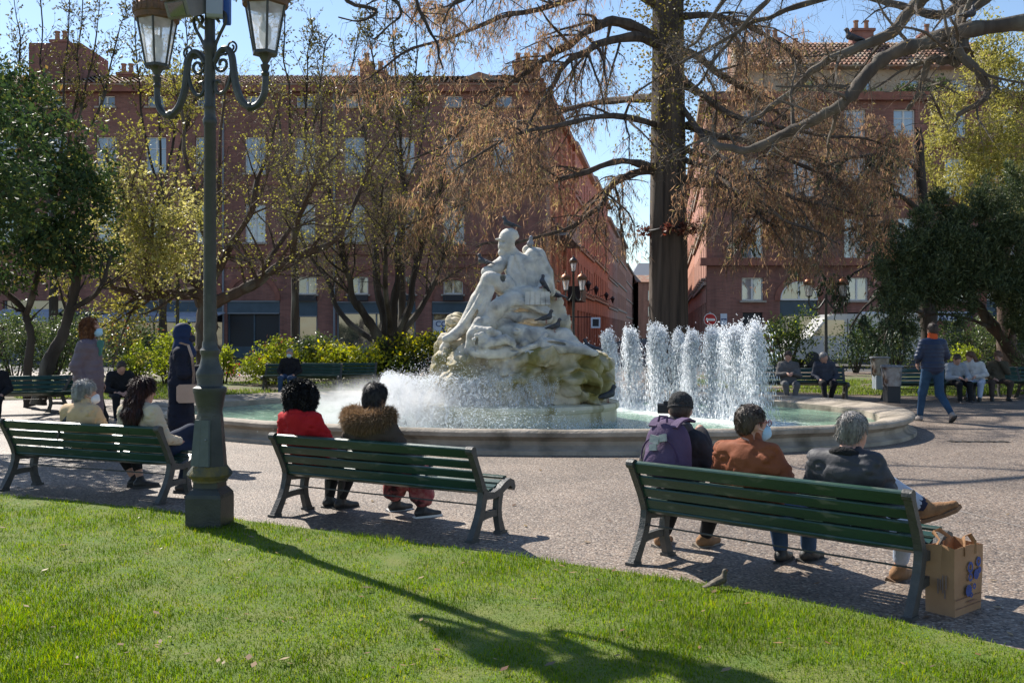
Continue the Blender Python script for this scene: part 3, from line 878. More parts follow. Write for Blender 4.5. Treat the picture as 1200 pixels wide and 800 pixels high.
mb = MB(); mb.box((12, 5, 8), (24, 10, 16)); mb.build('wall', BRICK_C, eb2, smooth=False)
mb = MB(); mb.add([(-0.4, -0.6, 16), (24.4, -0.6, 16), (22, 5, 19.5), (2, 5, 19.5), (-0.4, 10.5, 16), (24.4, 10.5, 16)], [(0, 1, 2, 3), (3, 2, 5, 4), (0, 3, 4), (1, 5, 2)]); mb.build('roof', GREY_P, eb2, smooth=False)
# the street
d_ = Vector((math.sin(ST), math.cos(ST), 0)); a_ = Vector((XR + 1.5, YL, -0.02)); b_ = Vector((9.4, 55, -0.02))
sheet('street', [(-60, 46), (60, 46), (60, 54.0), (b_.x, 54.0), (b_.x + d_.x * 240, 55 + d_.y * 240), (a_.x + d_.x * 240, YL + d_.y * 240), (a_.x, 56.4), (-60, 56.4)], -0.022, MAT_ASPH)

# ---- right building
YR = 55.0; SR = YR / F
rx = lambda u: (u - 600) * SR
rz = lambda v: H + (HZ - v) * SR
X0 = 10.75; WR = rx(1330) - X0; HRB = rz(112)
rb = thing('brick_building', 'red brick block right of the street with arched shop and beige attic', 'building', (X0, YR, 0))
px_ = lambda u: rx(u) - X0
holes = []; wins = []; RC = [882, 942, 1002, 1060, 1120, 1178, 1236]
for u in RC:
    x = px_(u)
    for v0, v1 in ((255, 303), (185, 230), (128, 160)):
        holes.append((x - 0.6, x + 0.6, rz(v1), rz(v0))); wins.append((x, rz(v1), 1.2, rz(v0) - rz(v1), GLASS_L, False))
for u in (882, 1005, 1120): 
    x = px_(u); holes.append((x - 0.6, x + 0.6, rz(352), rz(325))); wins.append((x, rz(352), 1.2, rz(325) - rz(352), GLASS_L, False))
    holes.append((x - 0.55, x + 0.55, 0, rz(366)))
AR = [(936, 22), (1062, 22), (1178, 22)]
for u, r_ in AR:
    x = px_(u); rr = r_ * SR
    holes.append((x - rr, x + rr, 0.0, rz(352))); 
wallm = facade_mesh(WR, HRB, holes, 0.3)
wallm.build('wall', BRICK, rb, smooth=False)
for x, z, a, b2, g, ar in wins: add_window(rb, x, z, a, b2, g, y=0.22)
for u, r_ in AR:      # arched window head set in the wall, blue spandrel and shop glass below
    x = px_(u); rr = r_ * SR
    o = add_window(rb, x, rz(352) + 0.02, 2 * rr, rr + 0.02, GLASS_D, y=-0.03, arch=True, sill=False)
    mb = MB(); mb.box((x, 0.12, (rz(352) + rz(370)) / 2), (2 * rr - 0.02, 0.1, rz(352) - rz(370))); mb.build('fascia', BLUE_P, rb, smooth=False)
    mb = MB(); mb.box((x, 0.26, rz(370) / 2), (2 * rr - 0.02, 0.04, rz(370) - 0.05)); s = mb.build('shop_window', GLASS_D, rb, smooth=False)
    mb = MB()
    for k in (-1, 0, 1): mb.box((x + k * (rr - 0.1), 0.2, rz(370) / 2), (0.2, 0.06, rz(370) - 0.06))
    mb.build('frame', BLUE_P, s, smooth=False)
    mb = MB(); mb.ribbon([(x + (rr + 0.16) * math.cos(math.pi * i / 18), rz(352) + (rr + 0.16) * math.sin(math.pi * i / 18)) for i in range(19)], 0.15, 0.05, lambda a, b, q: (a, -0.03 + q, b)); mb.build('brick_arch', BRICK_TRIM, rb, smooth=False)
for u in (882, 1005, 1120):
    mb = MB(); mb.box((px_(u), 0.2, rz(366) / 2), (1.08, 0.06, rz(366) - 0.04)); mb.build('shutter', DARK_P, rb, smooth=False)
mb = MB(); mb.box((WR / 2 + 0.8, 1.35, HRB / 2 - 0.05), (WR - 1.6, 2.0, HRB - 0.1)); mb.box((WR / 2 + 1.6, 6.4, HRB / 2 - 0.05), (WR - 3.4, 8.0, HRB - 0.1)); mb.build('core', DARK_P, rb, smooth=False)
for v, hh, pr in ((307, 0.42, 0.4), (114, 0.45, 0.4), (240, 0.2, 0.14), (172, 0.2, 0.14)):
    mb = MB(); mb.box((WR / 2 - 0.2, -pr / 2 + 0.002, rz(v)), (WR + 0.4, pr, hh)); mb.build('cornice', BRICK_TRIM, rb, smooth=False)
for u, wd in ((1020, 30), (1085, 92), (1185, 40)):
    mb = MB(); mb.box((px_(u), -0.45, rz(370.5)), (wd * SR, 0.10, 10.5 * SR)); s = mb.build('shop_sign', PALE_SIGN, rb, smooth=False)
    if wd == 92: lettering(s, 'ANTA BYBLOS', px_(1099), -0.51, rz(374.5), 0.52, INK, 0.01)
mb = MB(); mb.box((px_(848), -0.03, rz(374)), (0.36, 0.04, 0.62)); s = mb.build('notice_plate', PALE_SIGN, rb, smooth=False)
mb = MB(); mb.box((px_(848), -0.055, rz(374)), (0.30, 0.012, 0.08)); mb.build('blue_stripe', INK, s, smooth=False)
mb = MB(); mb.box((px_(903), -0.03, rz(384)), (0.32, 0.04, 0.4)); mb.build('notice_plate', PALE_SIGN, rb, smooth=False)
# set-back attic storey with clay tiles, chimneys and a planted terrace edge
ax = lambda u, Y: (u - 600) / F * Y - X0
x0, x1 = ax(872, 60), ax(1165, 60); za = H + (HZ - 80) * 60 / F
facade_mesh(x1 - x0, za, [(ax(u, 60) - x0 - 0.55, ax(u, 60) - x0 + 0.55, H + (HZ - 107) * 60 / F, H + (HZ - 93) * 60 / F) for u in (950, 1010, 1066, 1125)], 0.25, z0=HRB - 0.1).build('attic_wall', PLASTER, rb, smooth=False).location = (x0, 5, 0)
for u in (950, 1010, 1066, 1125): add_window(rb, ax(u, 60), H + (HZ - 107) * 60 / F, 1.1, 14 * 60 / F, GLASS_L, y=5.18, sill=False)
mb = MB(); mb.box(((x0 + x1) / 2, 9.4, (HRB + za) / 2 - 0.1), (x1 - x0, 8, za - HRB)); mb.build('attic_core', PLASTER, rb, smooth=False)
roof_tiles('roof', rb, x1 - x0 + 0.8, 3.4, 2.3, (x0 - 0.4, 4.4, za), rows=9, pitch=0.27)
chimney(rb, ax(905, 62), 7.2, za + 0.9, 0.9, 0.8, 1.3, 2); chimney(rb, ax(932, 62), 7.0, za + 0.9, 0.6, 0.6, 0.7, 1); chimney(rb, ax(1013, 62), 7.6, za + 1.2, 1.3, 0.8, 1.7, 2); chimney(rb, ax(1089, 62), 7.4, za + 1.1, 0.8, 0.8, 1.5, 1)
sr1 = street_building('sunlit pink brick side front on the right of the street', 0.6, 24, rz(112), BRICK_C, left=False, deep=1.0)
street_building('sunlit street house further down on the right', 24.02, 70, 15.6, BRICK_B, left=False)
# white delivery van parked behind the shrubs
VANW = M('van_paint', (0.55, 0.55, 0.54), (0.48, 0.48, 0.48), 1.2, 0.35, coat=0.5)
vt = thing('van', 'long pale grey delivery van parked behind the right-hand shrubs', 'van', ((915 - 600) / F * 45, 45, -0.02))
prof = [(0, 0.35), (0, 0.95), (0.25, 1.15), (1.05, 1.32), (1.75, 2.22), (2.1, 2.36), (5.9, 2.40), (6.05, 2.25), (6.05, 0.35)]
mb = MB(); mb.prism(prof, -0.95, 0.95, lambda a, b, y: (a, y, b)); mb.build('body', VANW, vt, smooth=False)
mb = MB(); mb.add([(1.15, -0.956, 1.4), (2.55, -0.956, 1.4), (2.55, -0.956, 2.1), (1.8, -0.956, 2.1)], [(0, 1, 2, 3)]); mb.build('side_window', GLASS_D, vt, smooth=False)
mb = MB(); mb.box((4.2, -0.957, 1.3), (0.03, 0.01, 1.7)); mb.box((2.7, -0.957, 1.3), (0.03, 0.01, 1.7)); mb.build('door_gap', DARK_P, vt, smooth=False)
for x in (1.15, 4.9):
    for y in (-0.85, 0.85):
        mb = MB(); mb.lathe([(0.2, -0.1), (0.34, -0.12), (0.35, 0.1), (0.2, 0.12)], 16, (x, y, 0.36), m=Matrix.Rotation(R(90), 3, 'X')); mb.build('wheel', DARK_P, vt)
mb = MB(); mb.ball((0.03, -0.7, 0.9), (0.06, 0.16, 0.14)); mb.build('headlight', WHITE_P, vt)
# ================================================================== fountain
STONE_RIM = M('weathered_rim_stone', (0.40, 0.34, 0.27), (0.27, 0.23, 0.18), 3.5, 0.8, 0.5, 22, c3=(0.14, 0.12, 0.09), s3=1.6, lo3=0.52, hi3=0.68)
STATUE_M = M('pale_limestone', (0.64, 0.60, 0.52), (0.44, 0.42, 0.38), 6, 0.75, 0.6, 24, c3=(0.20, 0.20, 0.195), s3=3.2, lo3=0.53, hi3=0.70)
ROCK_M = M('fountain_rock', (0.58, 0.51, 0.39), (0.42, 0.37, 0.28), 4, 0.8, 0.6, 18, c3=(0.215, 0.18, 0.055), s3=1.2, lo3=0.50, hi3=0.62)
DRUM_M = M('drum_limestone', (0.62, 0.57, 0.43), (0.50, 0.45, 0.31), 3, 0.6, 0.2, 30, c3=(0.20, 0.16, 0.05), s3=1.2, lo3=0.55, hi3=0.66, stretch=(1.6, 1.6, 0.35))
OUT = [(0.4, 12.95), (2.2, 13.0), (3.8, 13.36), (5.3, 14.15), (6.25, 15.5), (6.6, 17.2), (6.2, 18.9), (5.1, 20.2), (3, 21.25), (0, 21.7), (-3.5, 21.4), (-5.3, 20.5), (-6.35, 19.1), (-6.4, 17.5), (-5.6, 15.9), (-4.3, 14.75), (-2.6, 13.75), (-1.1, 13.15)]
oc = [Vector((p.x, p.y)) for p in catmull([(x, y, 0) for x, y in OUT], 10, True)]
nO = len(oc); CEN = Vector((0, 17.3))
nrm = []
for i in range(nO):
    t_ = oc[(i + 1) % nO] - oc[i - 1]
    q = Vector((-t_.y, t_.x)).normalized()
    nrm.append(q if q.dot(CEN - oc[i]) > 0 else -q)
def lipw(p): return 0.40 + 0.34 * min(1, max(0, (p.y - 14.3) / 4.5))
def rim_prof(w_):
    return [(-0.05, -0.01), (-0.05, 0.055), (0.03, 0.075), (0.075, 0.12), (0.075, 0.17), (0.02, 0.215), (-0.025, 0.235), (-0.03, 0.285), (0.0, 0.318), (0.06, 0.33), (0.3 * w_, 0.318), (0.65 * w_, 0.29), (w_ - 0.05, 0.27), (w_, 0.25), (w_ + 0.02, 0.0)]
fb = thing('fountain', 'round stone fountain basin with a low moulded rim and a pale central drum', 'fountain', (0, 17.3, 0))
mb = MB(); kk = 15
vs_ = []
for i in range(nO):
    pr = rim_prof(lipw(oc[i]))
    for o_, z in pr:
        q = oc[i] + nrm[i] * o_
        wob = 0.012 * float(vnoise(np.array([q.x * 1.4, q.y * 1.4, z * 3])))
        vs_.append((q.x, q.y - 17.3, z + (wob if z > 0.2 else 0)))
fs_ = []
for i in range(nO):
    j = (i + 1) % nO
    for a in range(kk - 1): fs_.append((i * kk + a, i * kk + a + 1, j * kk + a + 1, j * kk + a))
mb.add(vs_, fs_); mb.build('basin_rim', STONE_RIM, fb)
# drum under the statue
DC = Vector((0.05, 16.35))
mb = MB(); mb.lathe([(1.66, 0.0), (1.66, 0.36), (1.69, 0.37), (1.71, 0.42), (1.69, 0.47), (1.60, 0.485), (0.4, 0.49)], 64, (DC.x, DC.y - 17.3, 0)); mb.build('drum', DRUM_M, fb)

# water: one sheet with ripples and churned foam around the falling jets
def water_mat():
    m, n, b, N, L = newmat('fountain_water')
    tc = N('ShaderNodeTexCoord')
    n1 = N('ShaderNodeTexNoise'); n1.inputs['Scale'].default_value = 9; n1.inputs['Detail'].default_value = 5; n1.inputs['Distortion'].default_value = 1.0; L(tc.outputs['Object'], n1.inputs['Vector'])
    at = N('ShaderNodeAttribute'); at.attribute_name = 'foam'
    n2 = N('ShaderNodeTexNoise'); n2.inputs['Scale'].default_value = 7; n2.inputs['Detail'].default_value = 8; n2.inputs['Distortion'].default_value = 1.5; L(tc.outputs['Object'], n2.inputs['Vector'])
    ad = N('ShaderNodeMath'); ad.operation = 'ADD'; L(at.outputs['Fac'], ad.inputs[0]); L(n2.outputs[0], ad.inputs[1])
    mr = N('ShaderNodeMapRange'); mr.inputs['From Min'].default_value = 0.78; mr.inputs['From Max'].default_value = 1.15; L(ad.outputs[0], mr.inputs['Value'])
    mx = N('ShaderNodeMix'); mx.data_type = 'RGBA'; mx.inputs[6].default_value = (0.20, 0.33, 0.24, 1); mx.inputs[7].default_value = (0.80, 0.86, 0.82, 1); L(mr.outputs[0], mx.inputs[0])
    L(mx.outputs[2], b.inputs['Base Color'])
    rr = N('ShaderNodeMapRange'); rr.inputs['To Min'].default_value = 0.10; rr.inputs['To Max'].default_value = 0.7; L(mr.outputs[0], rr.inputs['Value']); L(rr.outputs[0], b.inputs['Roughness'])
    b.inputs['IOR'].default_value = 1.33
    bp = N('ShaderNodeBump'); bp.inputs['Strength'].default_value = 0.7; bp.inputs['Distance'].default_value = 0.06; L(n1.outputs[0], bp.inputs['Height']); L(bp.outputs[0], b.inputs['Normal'])
    return m
JETS = [(686, 404, 20.3, 0.62), (709, 389, 19.6, 0.9), (737, 387, 18.8, 1.0), (765, 383, 18.2, 1.15), (790, 390, 17.7, 0.9), (812, 391, 17.2, 1.0), (832, 386, 16.8, 1.0), (856, 383, 16.2, 1.3), (884, 381, 15.7, 1.3)]
jet_base = [Vector(((u - 600) / F * d, d)) for u, v, d, s_ in JETS]
def water_sheet():
    rings = 26; V = []; fo = []
    c = Vector((0.0, 17.2))
    for r in range(rings + 1):
        for i in range(nO):
            e = oc[i] + nrm[i] * (lipw(oc[i]) + 0.005)
            p = c + (e - c) * (r / rings)
            z = 0.15 + 0.010 * float(vnoise(np.array([p.x * 3, p.y * 3, 0.3]))) * (1 if r < rings else 0)
            f = 0.0
            for jb in jet_base:
                d2 = (p - jb).length; f = max(f, 0.72 * math.exp(-(d2 / 0.95) ** 2))
            dd = (p - DC).length
            if p.x < 1.2: f = max(f, 0.5 * math.exp(-((dd - 1.9) / 0.7) ** 2))
            V.append((p.x, p.y, z)); fo.append(f)
    T = []
    for r in range(rings):
        for i in range(nO):
            j = (i + 1) % nO
            T.append((r * nO + i, r * nO + j, (r + 1) * nO + j, (r + 1) * nO + i))
    me = np_mesh('water', V, T, water_mat(), smooth=True)
    a = me.attributes.new('foam', 'FLOAT', 'POINT')
    if len(me.vertices) == len(fo): a.data.foreach_set('value', np.array(fo, np.float32))
    return me
tag(link('water', water_sheet()), kind='structure')

# ---- statue
K16 = 16.2 / F
def S(u, v, dy=0.0): return P(u, v, 16.2 + dy)
stt = thing('statue', 'large pale stone monument of a seated writer above a reclining nude on rocks', 'statue', (DC.x, DC.y, 0.49))
off = np.array([DC.x, DC.y, 0.49])
def e_(sd, u, v, dy, ru, rv, rd, k=0.05, op='u', tilt=0.0):
    sd.ell(np.array(S(u, v, dy)) - off, (ru * K16, rd, rv * K16), k, op, Matrix.Rotation(R(tilt), 3, 'Y') if tilt else None)
def c_(sd, pts, k=0.05):
    for a, b in zip(pts[:-1], pts[1:]):
        sd.cone(np.array(S(*a[:3])) - off, np.array(S(*b[:3])) - off, a[3] * K16, b[3] * K16, k)
rk = SDF(0.022, 0.03)
for a in ((610, 466, 0.1, 100, 16, 1.25), (682, 458, -0.3, 27, 24, 0.7), (610, 452, 0.15, 96, 26, 1.25), (665, 445, -0.35, 42, 30, 0.8), (690, 440, 0.2, 24, 32, 0.7), (545, 442, -0.25, 32, 34, 0.75), (527, 428, 0.2, 15, 30, 0.6), (600, 448, -0.7, 52, 26, 0.5),
          (618, 388, 0.5, 34, 46, 0.7), (637, 388, 0.4, 22, 40, 0.55), (650, 408, 0.05, 26, 20, 0.55), (538, 402, -0.05, 22, 15, 0.5), (558, 392, 0.15, 26, 18, 0.6), (524, 404, 0.1, 10, 9, 0.35), (580, 415, -0.35, 36, 20, 0.6), (530, 420, -0.35, 14, 12, 0.4), (548, 418, -0.55, 14, 14, 0.4), (538, 380, 0.0, 12, 9, 0.35)):
    e_(rk, *a, k=0.02)
c_(rk, [(585, 428, -0.9, 9), (640, 419, -0.95, 11), (690, 424, -0.6, 13), (704, 428, 0.0, 13)], 0.03)
c_(rk, [(646, 352, 0.3, 8), (657, 378, 0.15, 7), (665, 402, 0.05, 9)], 0.05)
e_(rk, 568, 424, -1.0, 9, 7, 0.32, 0.03, 's')
c_(rk, [(660, 416, -0.2, 8), (690, 420, -0.3, 9), (702, 424, -0.1, 8)], 0.03)
e_(rk, 690, 452, -0.95, 16, 7, 0.35, 0.03, 's')
def rock_disp(V):
    q = V * 2.1
    ridge = 1 - np.abs(vnoise(q * 1.0 + 3)) * 4
    nn = np.stack([vnoise(q * 1.6 + i * 9.1) for i in range(3)], 1) * 0.13 + np.stack([vnoise(q * 5.0 + i * 5.7) for i in range(3)], 1) * 0.055
    # split, angular faces: creases where the noise crosses zero, and stepped ledges
    c = V - np.array([0.0, 0.2, 0.7]); c /= np.linalg.norm(c, axis=1)[:, None] + 1e-6
    cr_ = np.abs(vnoise(q * 1.5 + 11)) + 0.5 * np.abs(vnoise(q * 3.6 + 4))
    V2 = V + nn + c * (np.clip(cr_, 0, 0.32)[:, None] * 0.55 - 0.09) + c * (vnoise(q * 12)[:, None] * 0.03)
    V2[:, 2] = np.maximum(V2[:, 2], -0.004)
    return V2
link('rock_base', rk.mesh('rock_base', ROCK_M, rock_disp, cut=lambda x, y, z: -(z + 0.0) + 0 * x + 0 * y), stt)
fg = SDF(0.013, 0.022)
# head, neck and body of the seated writer
e_(fg, 594, 281, -0.05, 9.6, 12.5, 0.155, 0.02); e_(fg, 590.5, 288, -0.09, 7, 7.5, 0.11, 0.03)
e_(fg, 586.5, 287.5, -0.15, 1.8, 3.4, 0.035, 0.015, tilt=18); e_(fg, 588, 294, -0.12, 3, 2.4, 0.05, 0.02); e_(fg, 601, 284, -0.10, 1.8, 3.0, 0.04, 0.01)
e_(fg, 597, 276, 0.0, 10.0, 8.5, 0.16, 0.02)
c_(fg, [(597, 290, 0, 6), (604, 300, 0.03, 7)])
for a in ((609, 312, 0.0, 20, 15, 0.25), (612, 328, -0.02, 19, 17, 0.27), (614, 342, -0.03, 22, 12, 0.32)): e_(fg, *a, k=0.07)
c_(fg, [(593, 304, -0.05, 8), (583, 313, -0.22, 7.5), (571, 319, -0.36, 6.5)]); c_(fg, [(571, 319, -0.36, 6.5), (577, 327, -0.5, 5.5), (586, 326, -0.55, 4.2)], 0.03)
c_(fg, [(624, 300, 0.02, 9), (633, 315, 0.02, 10), (639, 332, -0.05, 9.5)], 0.05); c_(fg, [(639, 330, -0.1, 8), (632, 342, -0.35, 6), (623, 346, -0.45, 4.5)], 0.03)
# coat thrown over the shoulder, hanging to the right
c_(fg, [(618, 293, 0.14, 6), (630, 300, 0.12, 9), (640, 320, 0.1, 8), (645, 342, 0.08, 6)], 0.05); c_(fg, [(606, 300, -0.2, 3), (613, 318, -0.28, 3.2), (616, 335, -0.3, 3)], 0.015); c_(fg, [(600, 302, -0.2, 3.2), (596, 318, -0.3, 3.2), (600, 338, -0.36, 3)], 0.015)
# legs under drapery
c_(fg, [(608, 344, -0.1, 12), (590, 334, -0.4, 11), (574, 328, -0.58, 9.5)]); c_(fg, [(574, 328, -0.58, 9.5), (562, 352, -0.52, 10), (546, 380, -0.5, 8.5)], 0.04); c_(fg, [(546, 380, -0.5, 7), (533, 392, -0.6, 6), (522, 397, -0.66, 4)], 0.03)
c_(fg, [(618, 346, -0.2, 12), (600, 352, -0.55, 11), (583, 360, -0.75, 9.5)]); c_(fg, [(583, 360, -0.75, 9.5), (576, 376, -0.7, 8), (570, 392, -0.66, 7)], 0.04)
for a, b, d_y in ((569, 336, -0.62), (564, 345, -0.66), (573, 340, -0.6)): c_(fg, [(a, b, d_y, 3), (a - 12, b + 22, d_y + 0.02, 2.8), (a - 22, b + 42, d_y + 0.06, 2.4)], 0.012)
c_(fg, [(600, 342, -0.45, 4), (620, 340, -0.42, 4.5), (640, 344, -0.25, 5)], 0.03); c_(fg, [(590, 350, -0.68, 3.5), (610, 356, -0.62, 4), (636, 362, -0.4, 6)], 0.03); c_(fg, [(588, 368, -0.7, 4), (604, 372, -0.6, 6), (640, 372, -0.3, 8)], 0.03)
rs = np.random.RandomState(4)
for i in range(13):      # folds of the robe running down from the knees and across the lap
    t = i / 12; a = (573 + 12 * t, 330 + 26 * t, -0.66 - 0.06 * t); b = (541 + 26 * t, 382 + 8 * t, -0.58 - 0.10 * t)
    m_ = ((a[0] + b[0]) / 2 + rs.randn() * 2.5, (a[1] + b[1]) / 2 + 2, (a[2] + b[2]) / 2 - 0.05)
    c_(fg, [(a[0], a[1], a[2], 2.0), (m_[0], m_[1], m_[2], 2.6), (b[0], b[1], b[2], 2.2)], 0.012)
for i in range(9):       # folds of the hanging coat
    t = i / 8; c_(fg, [(622 + 14 * t, 297 + 4 * t, 0.02 - 0.1 * t, 1.8), (628 + 17 * t, 318 + 3 * rs.randn(), -0.06 - 0.05 * t, 2.4), (632 + 16 * t, 342, -0.1, 2.0)], 0.010)
for i in range(6): c_(fg, [(596 + i * 3.2, 305 + i, -0.22, 1.2), (600 + i * 2.4, 322, -0.30, 1.5), (602 + i * 3, 340, -0.34, 1.2)], 0.008)
for i in range(6): c_(fg, [(594 + 4 * i, 345 + 2 * i, -0.66, 2.0), (612 + 4 * i, 352 + 2.5 * i, -0.62, 2.4), (634 + 3 * i, 350 + 4 * i, -0.40, 1.8)], 0.010)
# beard, hair and brows of the bowed head
e_(fg, 588, 296, -0.10, 4.5, 4.5, 0.07, 0.015); e_(fg, 584.5, 280.5, -0.13, 4.5, 1.4, 0.05, 0.008)
for i in range(7): e_(fg, 598 + 6 * math.cos(0.7 * i), 277 - 6 * math.sin(0.7 * i), 0.04 - 0.02 * i, 4.5, 4.0, 0.07, 0.006)
def cloth_disp(V):
    q = V * 9.0
    fold = np.sin(V[:, 0] * 34 + V[:, 2] * 18 + 3.0 * vnoise(V * 4)) * 0.006
    w_ = np.clip((2.05 - V[:, 2]) / 0.15, 0, 1)
    V2 = V.copy(); V2[:, 1] += fold * w_
    return V2 + np.stack([vnoise(q + i * 7) for i in range(3)], 1) * (0.014 * (0.25 + 0.75 * w_))[:, None]
e_(fg, 589, 326, -0.50, 3.5, 5, 0.16, 0.012, 's'); e_(fg, 622, 377, -0.62, 10, 3.5, 0.22, 0.02, 's'); e_(fg, 607, 360, -0.72, 9, 2.2, 0.12, 0.012, 's'); e_(fg, 627, 328, -0.32, 2.2, 9, 0.10, 0.01, 's', -12)
e_(fg, 580, 345, -0.72, 2.0, 12, 0.10, 0.01, 's', 22); e_(fg, 556, 372, -0.70, 1.8, 10, 0.10, 0.01, 's', 25); e_(fg, 589, 283.5, -0.20, 3.2, 1.5, 0.05, 0.006, 's')
link('seated_figure', fg.mesh('seated_figure', STATUE_M, cloth_disp), stt)
# open manuscript pages on the lap
mb = MB()
b0 = np.array(S(630, 350, -0.70)) - off
for k in range(5):
    m_ = Matrix.Rotation(R(-12 + 6 * k), 3, 'Z') @ Matrix.Rotation(R(-14), 3, 'X')
    mb.box(Vector(b0) + Vector(((k - 2) * 0.075, 0.02 * abs(k - 2), 0)), (0.075, 0.07, 0.21), rot=m_)
mb.build('open_book', STATUE_M, stt, smooth=False)
nd = SDF(0.013, 0.02)
c_(nd, [(590, 385, -0.62, 10), (612, 394, -0.72, 12.5), (630, 396, -0.74, 11.5), (644, 395, -0.66, 13)], 0.06)     # trunk
e_(nd, 606, 388, -0.86, 6, 5, 0.09, 0.04); e_(nd, 615, 402, -0.88, 6, 5, 0.09, 0.04)
c_(nd, [(645, 394, -0.66, 12), (661, 395, -0.8, 10), (671, 404, -0.9, 8)], 0.04); c_(nd, [(671, 404, -0.9, 7.5), (685, 410, -0.85, 5), (698, 414, -0.86, 3.5)], 0.03)
c_(nd, [(642, 405, -0.95, 9), (660, 406, -1.0, 7), (688, 411, -0.98, 4.5), (697, 414, -1.0, 3.5)], 0.025)
c_(nd, [(594, 378, -0.6, 8), (576, 376, -0.72, 7), (562, 378, -0.8, 6.5), (553, 392, -0.86, 6), (550, 410, -0.84, 5.5), (549, 425, -0.8, 5)], 0.03)       # raised arm and falling drapery
e_(nd, 571, 395, -0.9, 9, 11, 0.15, 0.02, tilt=35); e_(nd, 566, 398, -0.95, 11, 9, 0.14, 0.02)                                            # head and hair
c_(nd, [(560, 386, -0.9, 5), (574, 388, -1.0, 4.5), (584, 392, -0.95, 4)], 0.02); c_(nd, [(566, 406, -1.0, 5.5), (578, 401, -1.06, 5.5), (592, 397, -1.02, 5)], 0.02); c_(nd, [(592, 397, -1.02, 5), (600, 401, -1.03, 4)], 0.02)
for k in range(4): c_(nd, [(600, 399 + k * 1.6, -1.04, 1.5), (604 - k * 0.3, 403 + k * 1.7, -1.06, 1.2)], 0.006)
for i in range(8): c_(nd, [(560 + 2 * i, 377 + 0.5 * i, -0.80, 1.6), (552 - 0.4 * i + 1.6 * i, 398, -0.90, 2.0), (549 + 1.5 * i, 424 - i, -0.86, 1.5)], 0.008)
for i in range(7): e_(nd, 564 + 8 * math.cos(i * 0.8), 398 + 7 * math.sin(i * 0.8), -1.03, 3, 2.2, 0.05, 0.008)
c_(nd, [(640, 392, -0.88, 3), (630, 404, -0.93, 3.5), (612, 410, -0.95, 3.5)], 0.012); c_(nd, [(655, 410, -0.9, 3.5), (640, 414, -0.98, 3.5), (618, 414, -1.0, 3)], 0.012)
c_(nd, [(556, 412, -0.9, 6), (572, 414, -1.0, 6), (590, 413, -0.95, 7), (610, 412, -0.85, 7)], 0.03); c_(nd, [(528, 396, -0.5, 5), (520, 408, -0.5, 5), (527, 418, -0.55, 5)], 0.02); c_(nd, [(553, 402, -0.62, 4), (540, 410, -0.62, 5), (536, 424, -0.6, 5)], 0.02)
e_(nd, 582, 407.5, -1.1, 10, 1.8, 0.12, 0.01, 's', -6); e_(nd, 652, 402, -1.08, 11, 1.6, 0.12, 0.01, 's', 8); e_(nd, 603, 410, -1.05, 6, 2.0, 0.12, 0.01, 's'); e_(nd, 558, 404, -1.06, 1.6, 9, 0.12, 0.01, 's', 8); e_(nd, 600, 384, -0.98, 10, 1.8, 0.1, 0.01, 's', 20)
link('reclining_figure', nd.mesh('reclining_figure', STATUE_M, lambda V: V + np.stack([vnoise(V * 9 + i * 7) for i in range(3)], 1) * 0.012 + np.stack([vnoise(V * 30 + i * 7) for i in range(3)], 1) * 0.006), stt)

# ---- water in the air
def wmat(name, dens):
    m, n, b, N, L = newmat(name)
    b.inputs['Base Color'].default_value = (0.93, 0.95, 0.97, 1); b.inputs['Roughness'].default_value = 0.15; b.inputs['Specular IOR Level'].default_value = 0.5
    t = N('ShaderNodeBsdfTranslucent'); t.inputs[0].default_value = (0.95, 0.97, 1.0, 1)
    x = N('ShaderNodeMixShader'); x.inputs[0].default_value = 0.78; L(b.outputs[0], x.inputs[1]); L(t.outputs[0], x.inputs[2])
    if dens < 1:
        tr = N('ShaderNodeBsdfTransparent'); y = N('ShaderNodeMixShader'); y.inputs[0].default_value = dens; L(tr.outputs[0], y.inputs[1]); L(x.outputs[0], y.inputs[2]); x = y
    L(x.outputs[0], n.nodes['Material Output'].inputs['Surface'])
    return m
SPRAY = wmat('white_water', 1.0)
def streaks(P_, Dv, ln, rad):
    "elongated eight-sided drops: centre, direction (unit), half-length, radius"
    n = len(P_)
    up = np.where(np.abs(Dv[:, 2:3]) < 0.9, np.array([[0, 0, 1.0]]), np.array([[1.0, 0, 0]]))
    a = np.cross(Dv, up); a /= np.linalg.norm(a, axis=1, keepdims=True) + 1e-9
    b = np.cross(Dv, a)
    V = np.stack([P_ - Dv * ln[:, None], P_ + a * rad[:, None], P_ + b * rad[:, None], P_ - a * rad[:, None], P_ - b * rad[:, None], P_ + Dv * ln[:, None]], 1).reshape(-1, 3)
    T = np.array([[0, 2, 1], [0, 3, 2], [0, 4, 3], [0, 1, 4], [5, 1, 2], [5, 2, 3], [5, 3, 4], [5, 4, 1]])
    return V, (np.arange(n)[:, None, None] * 6 + T[None]).reshape(-1, 3)
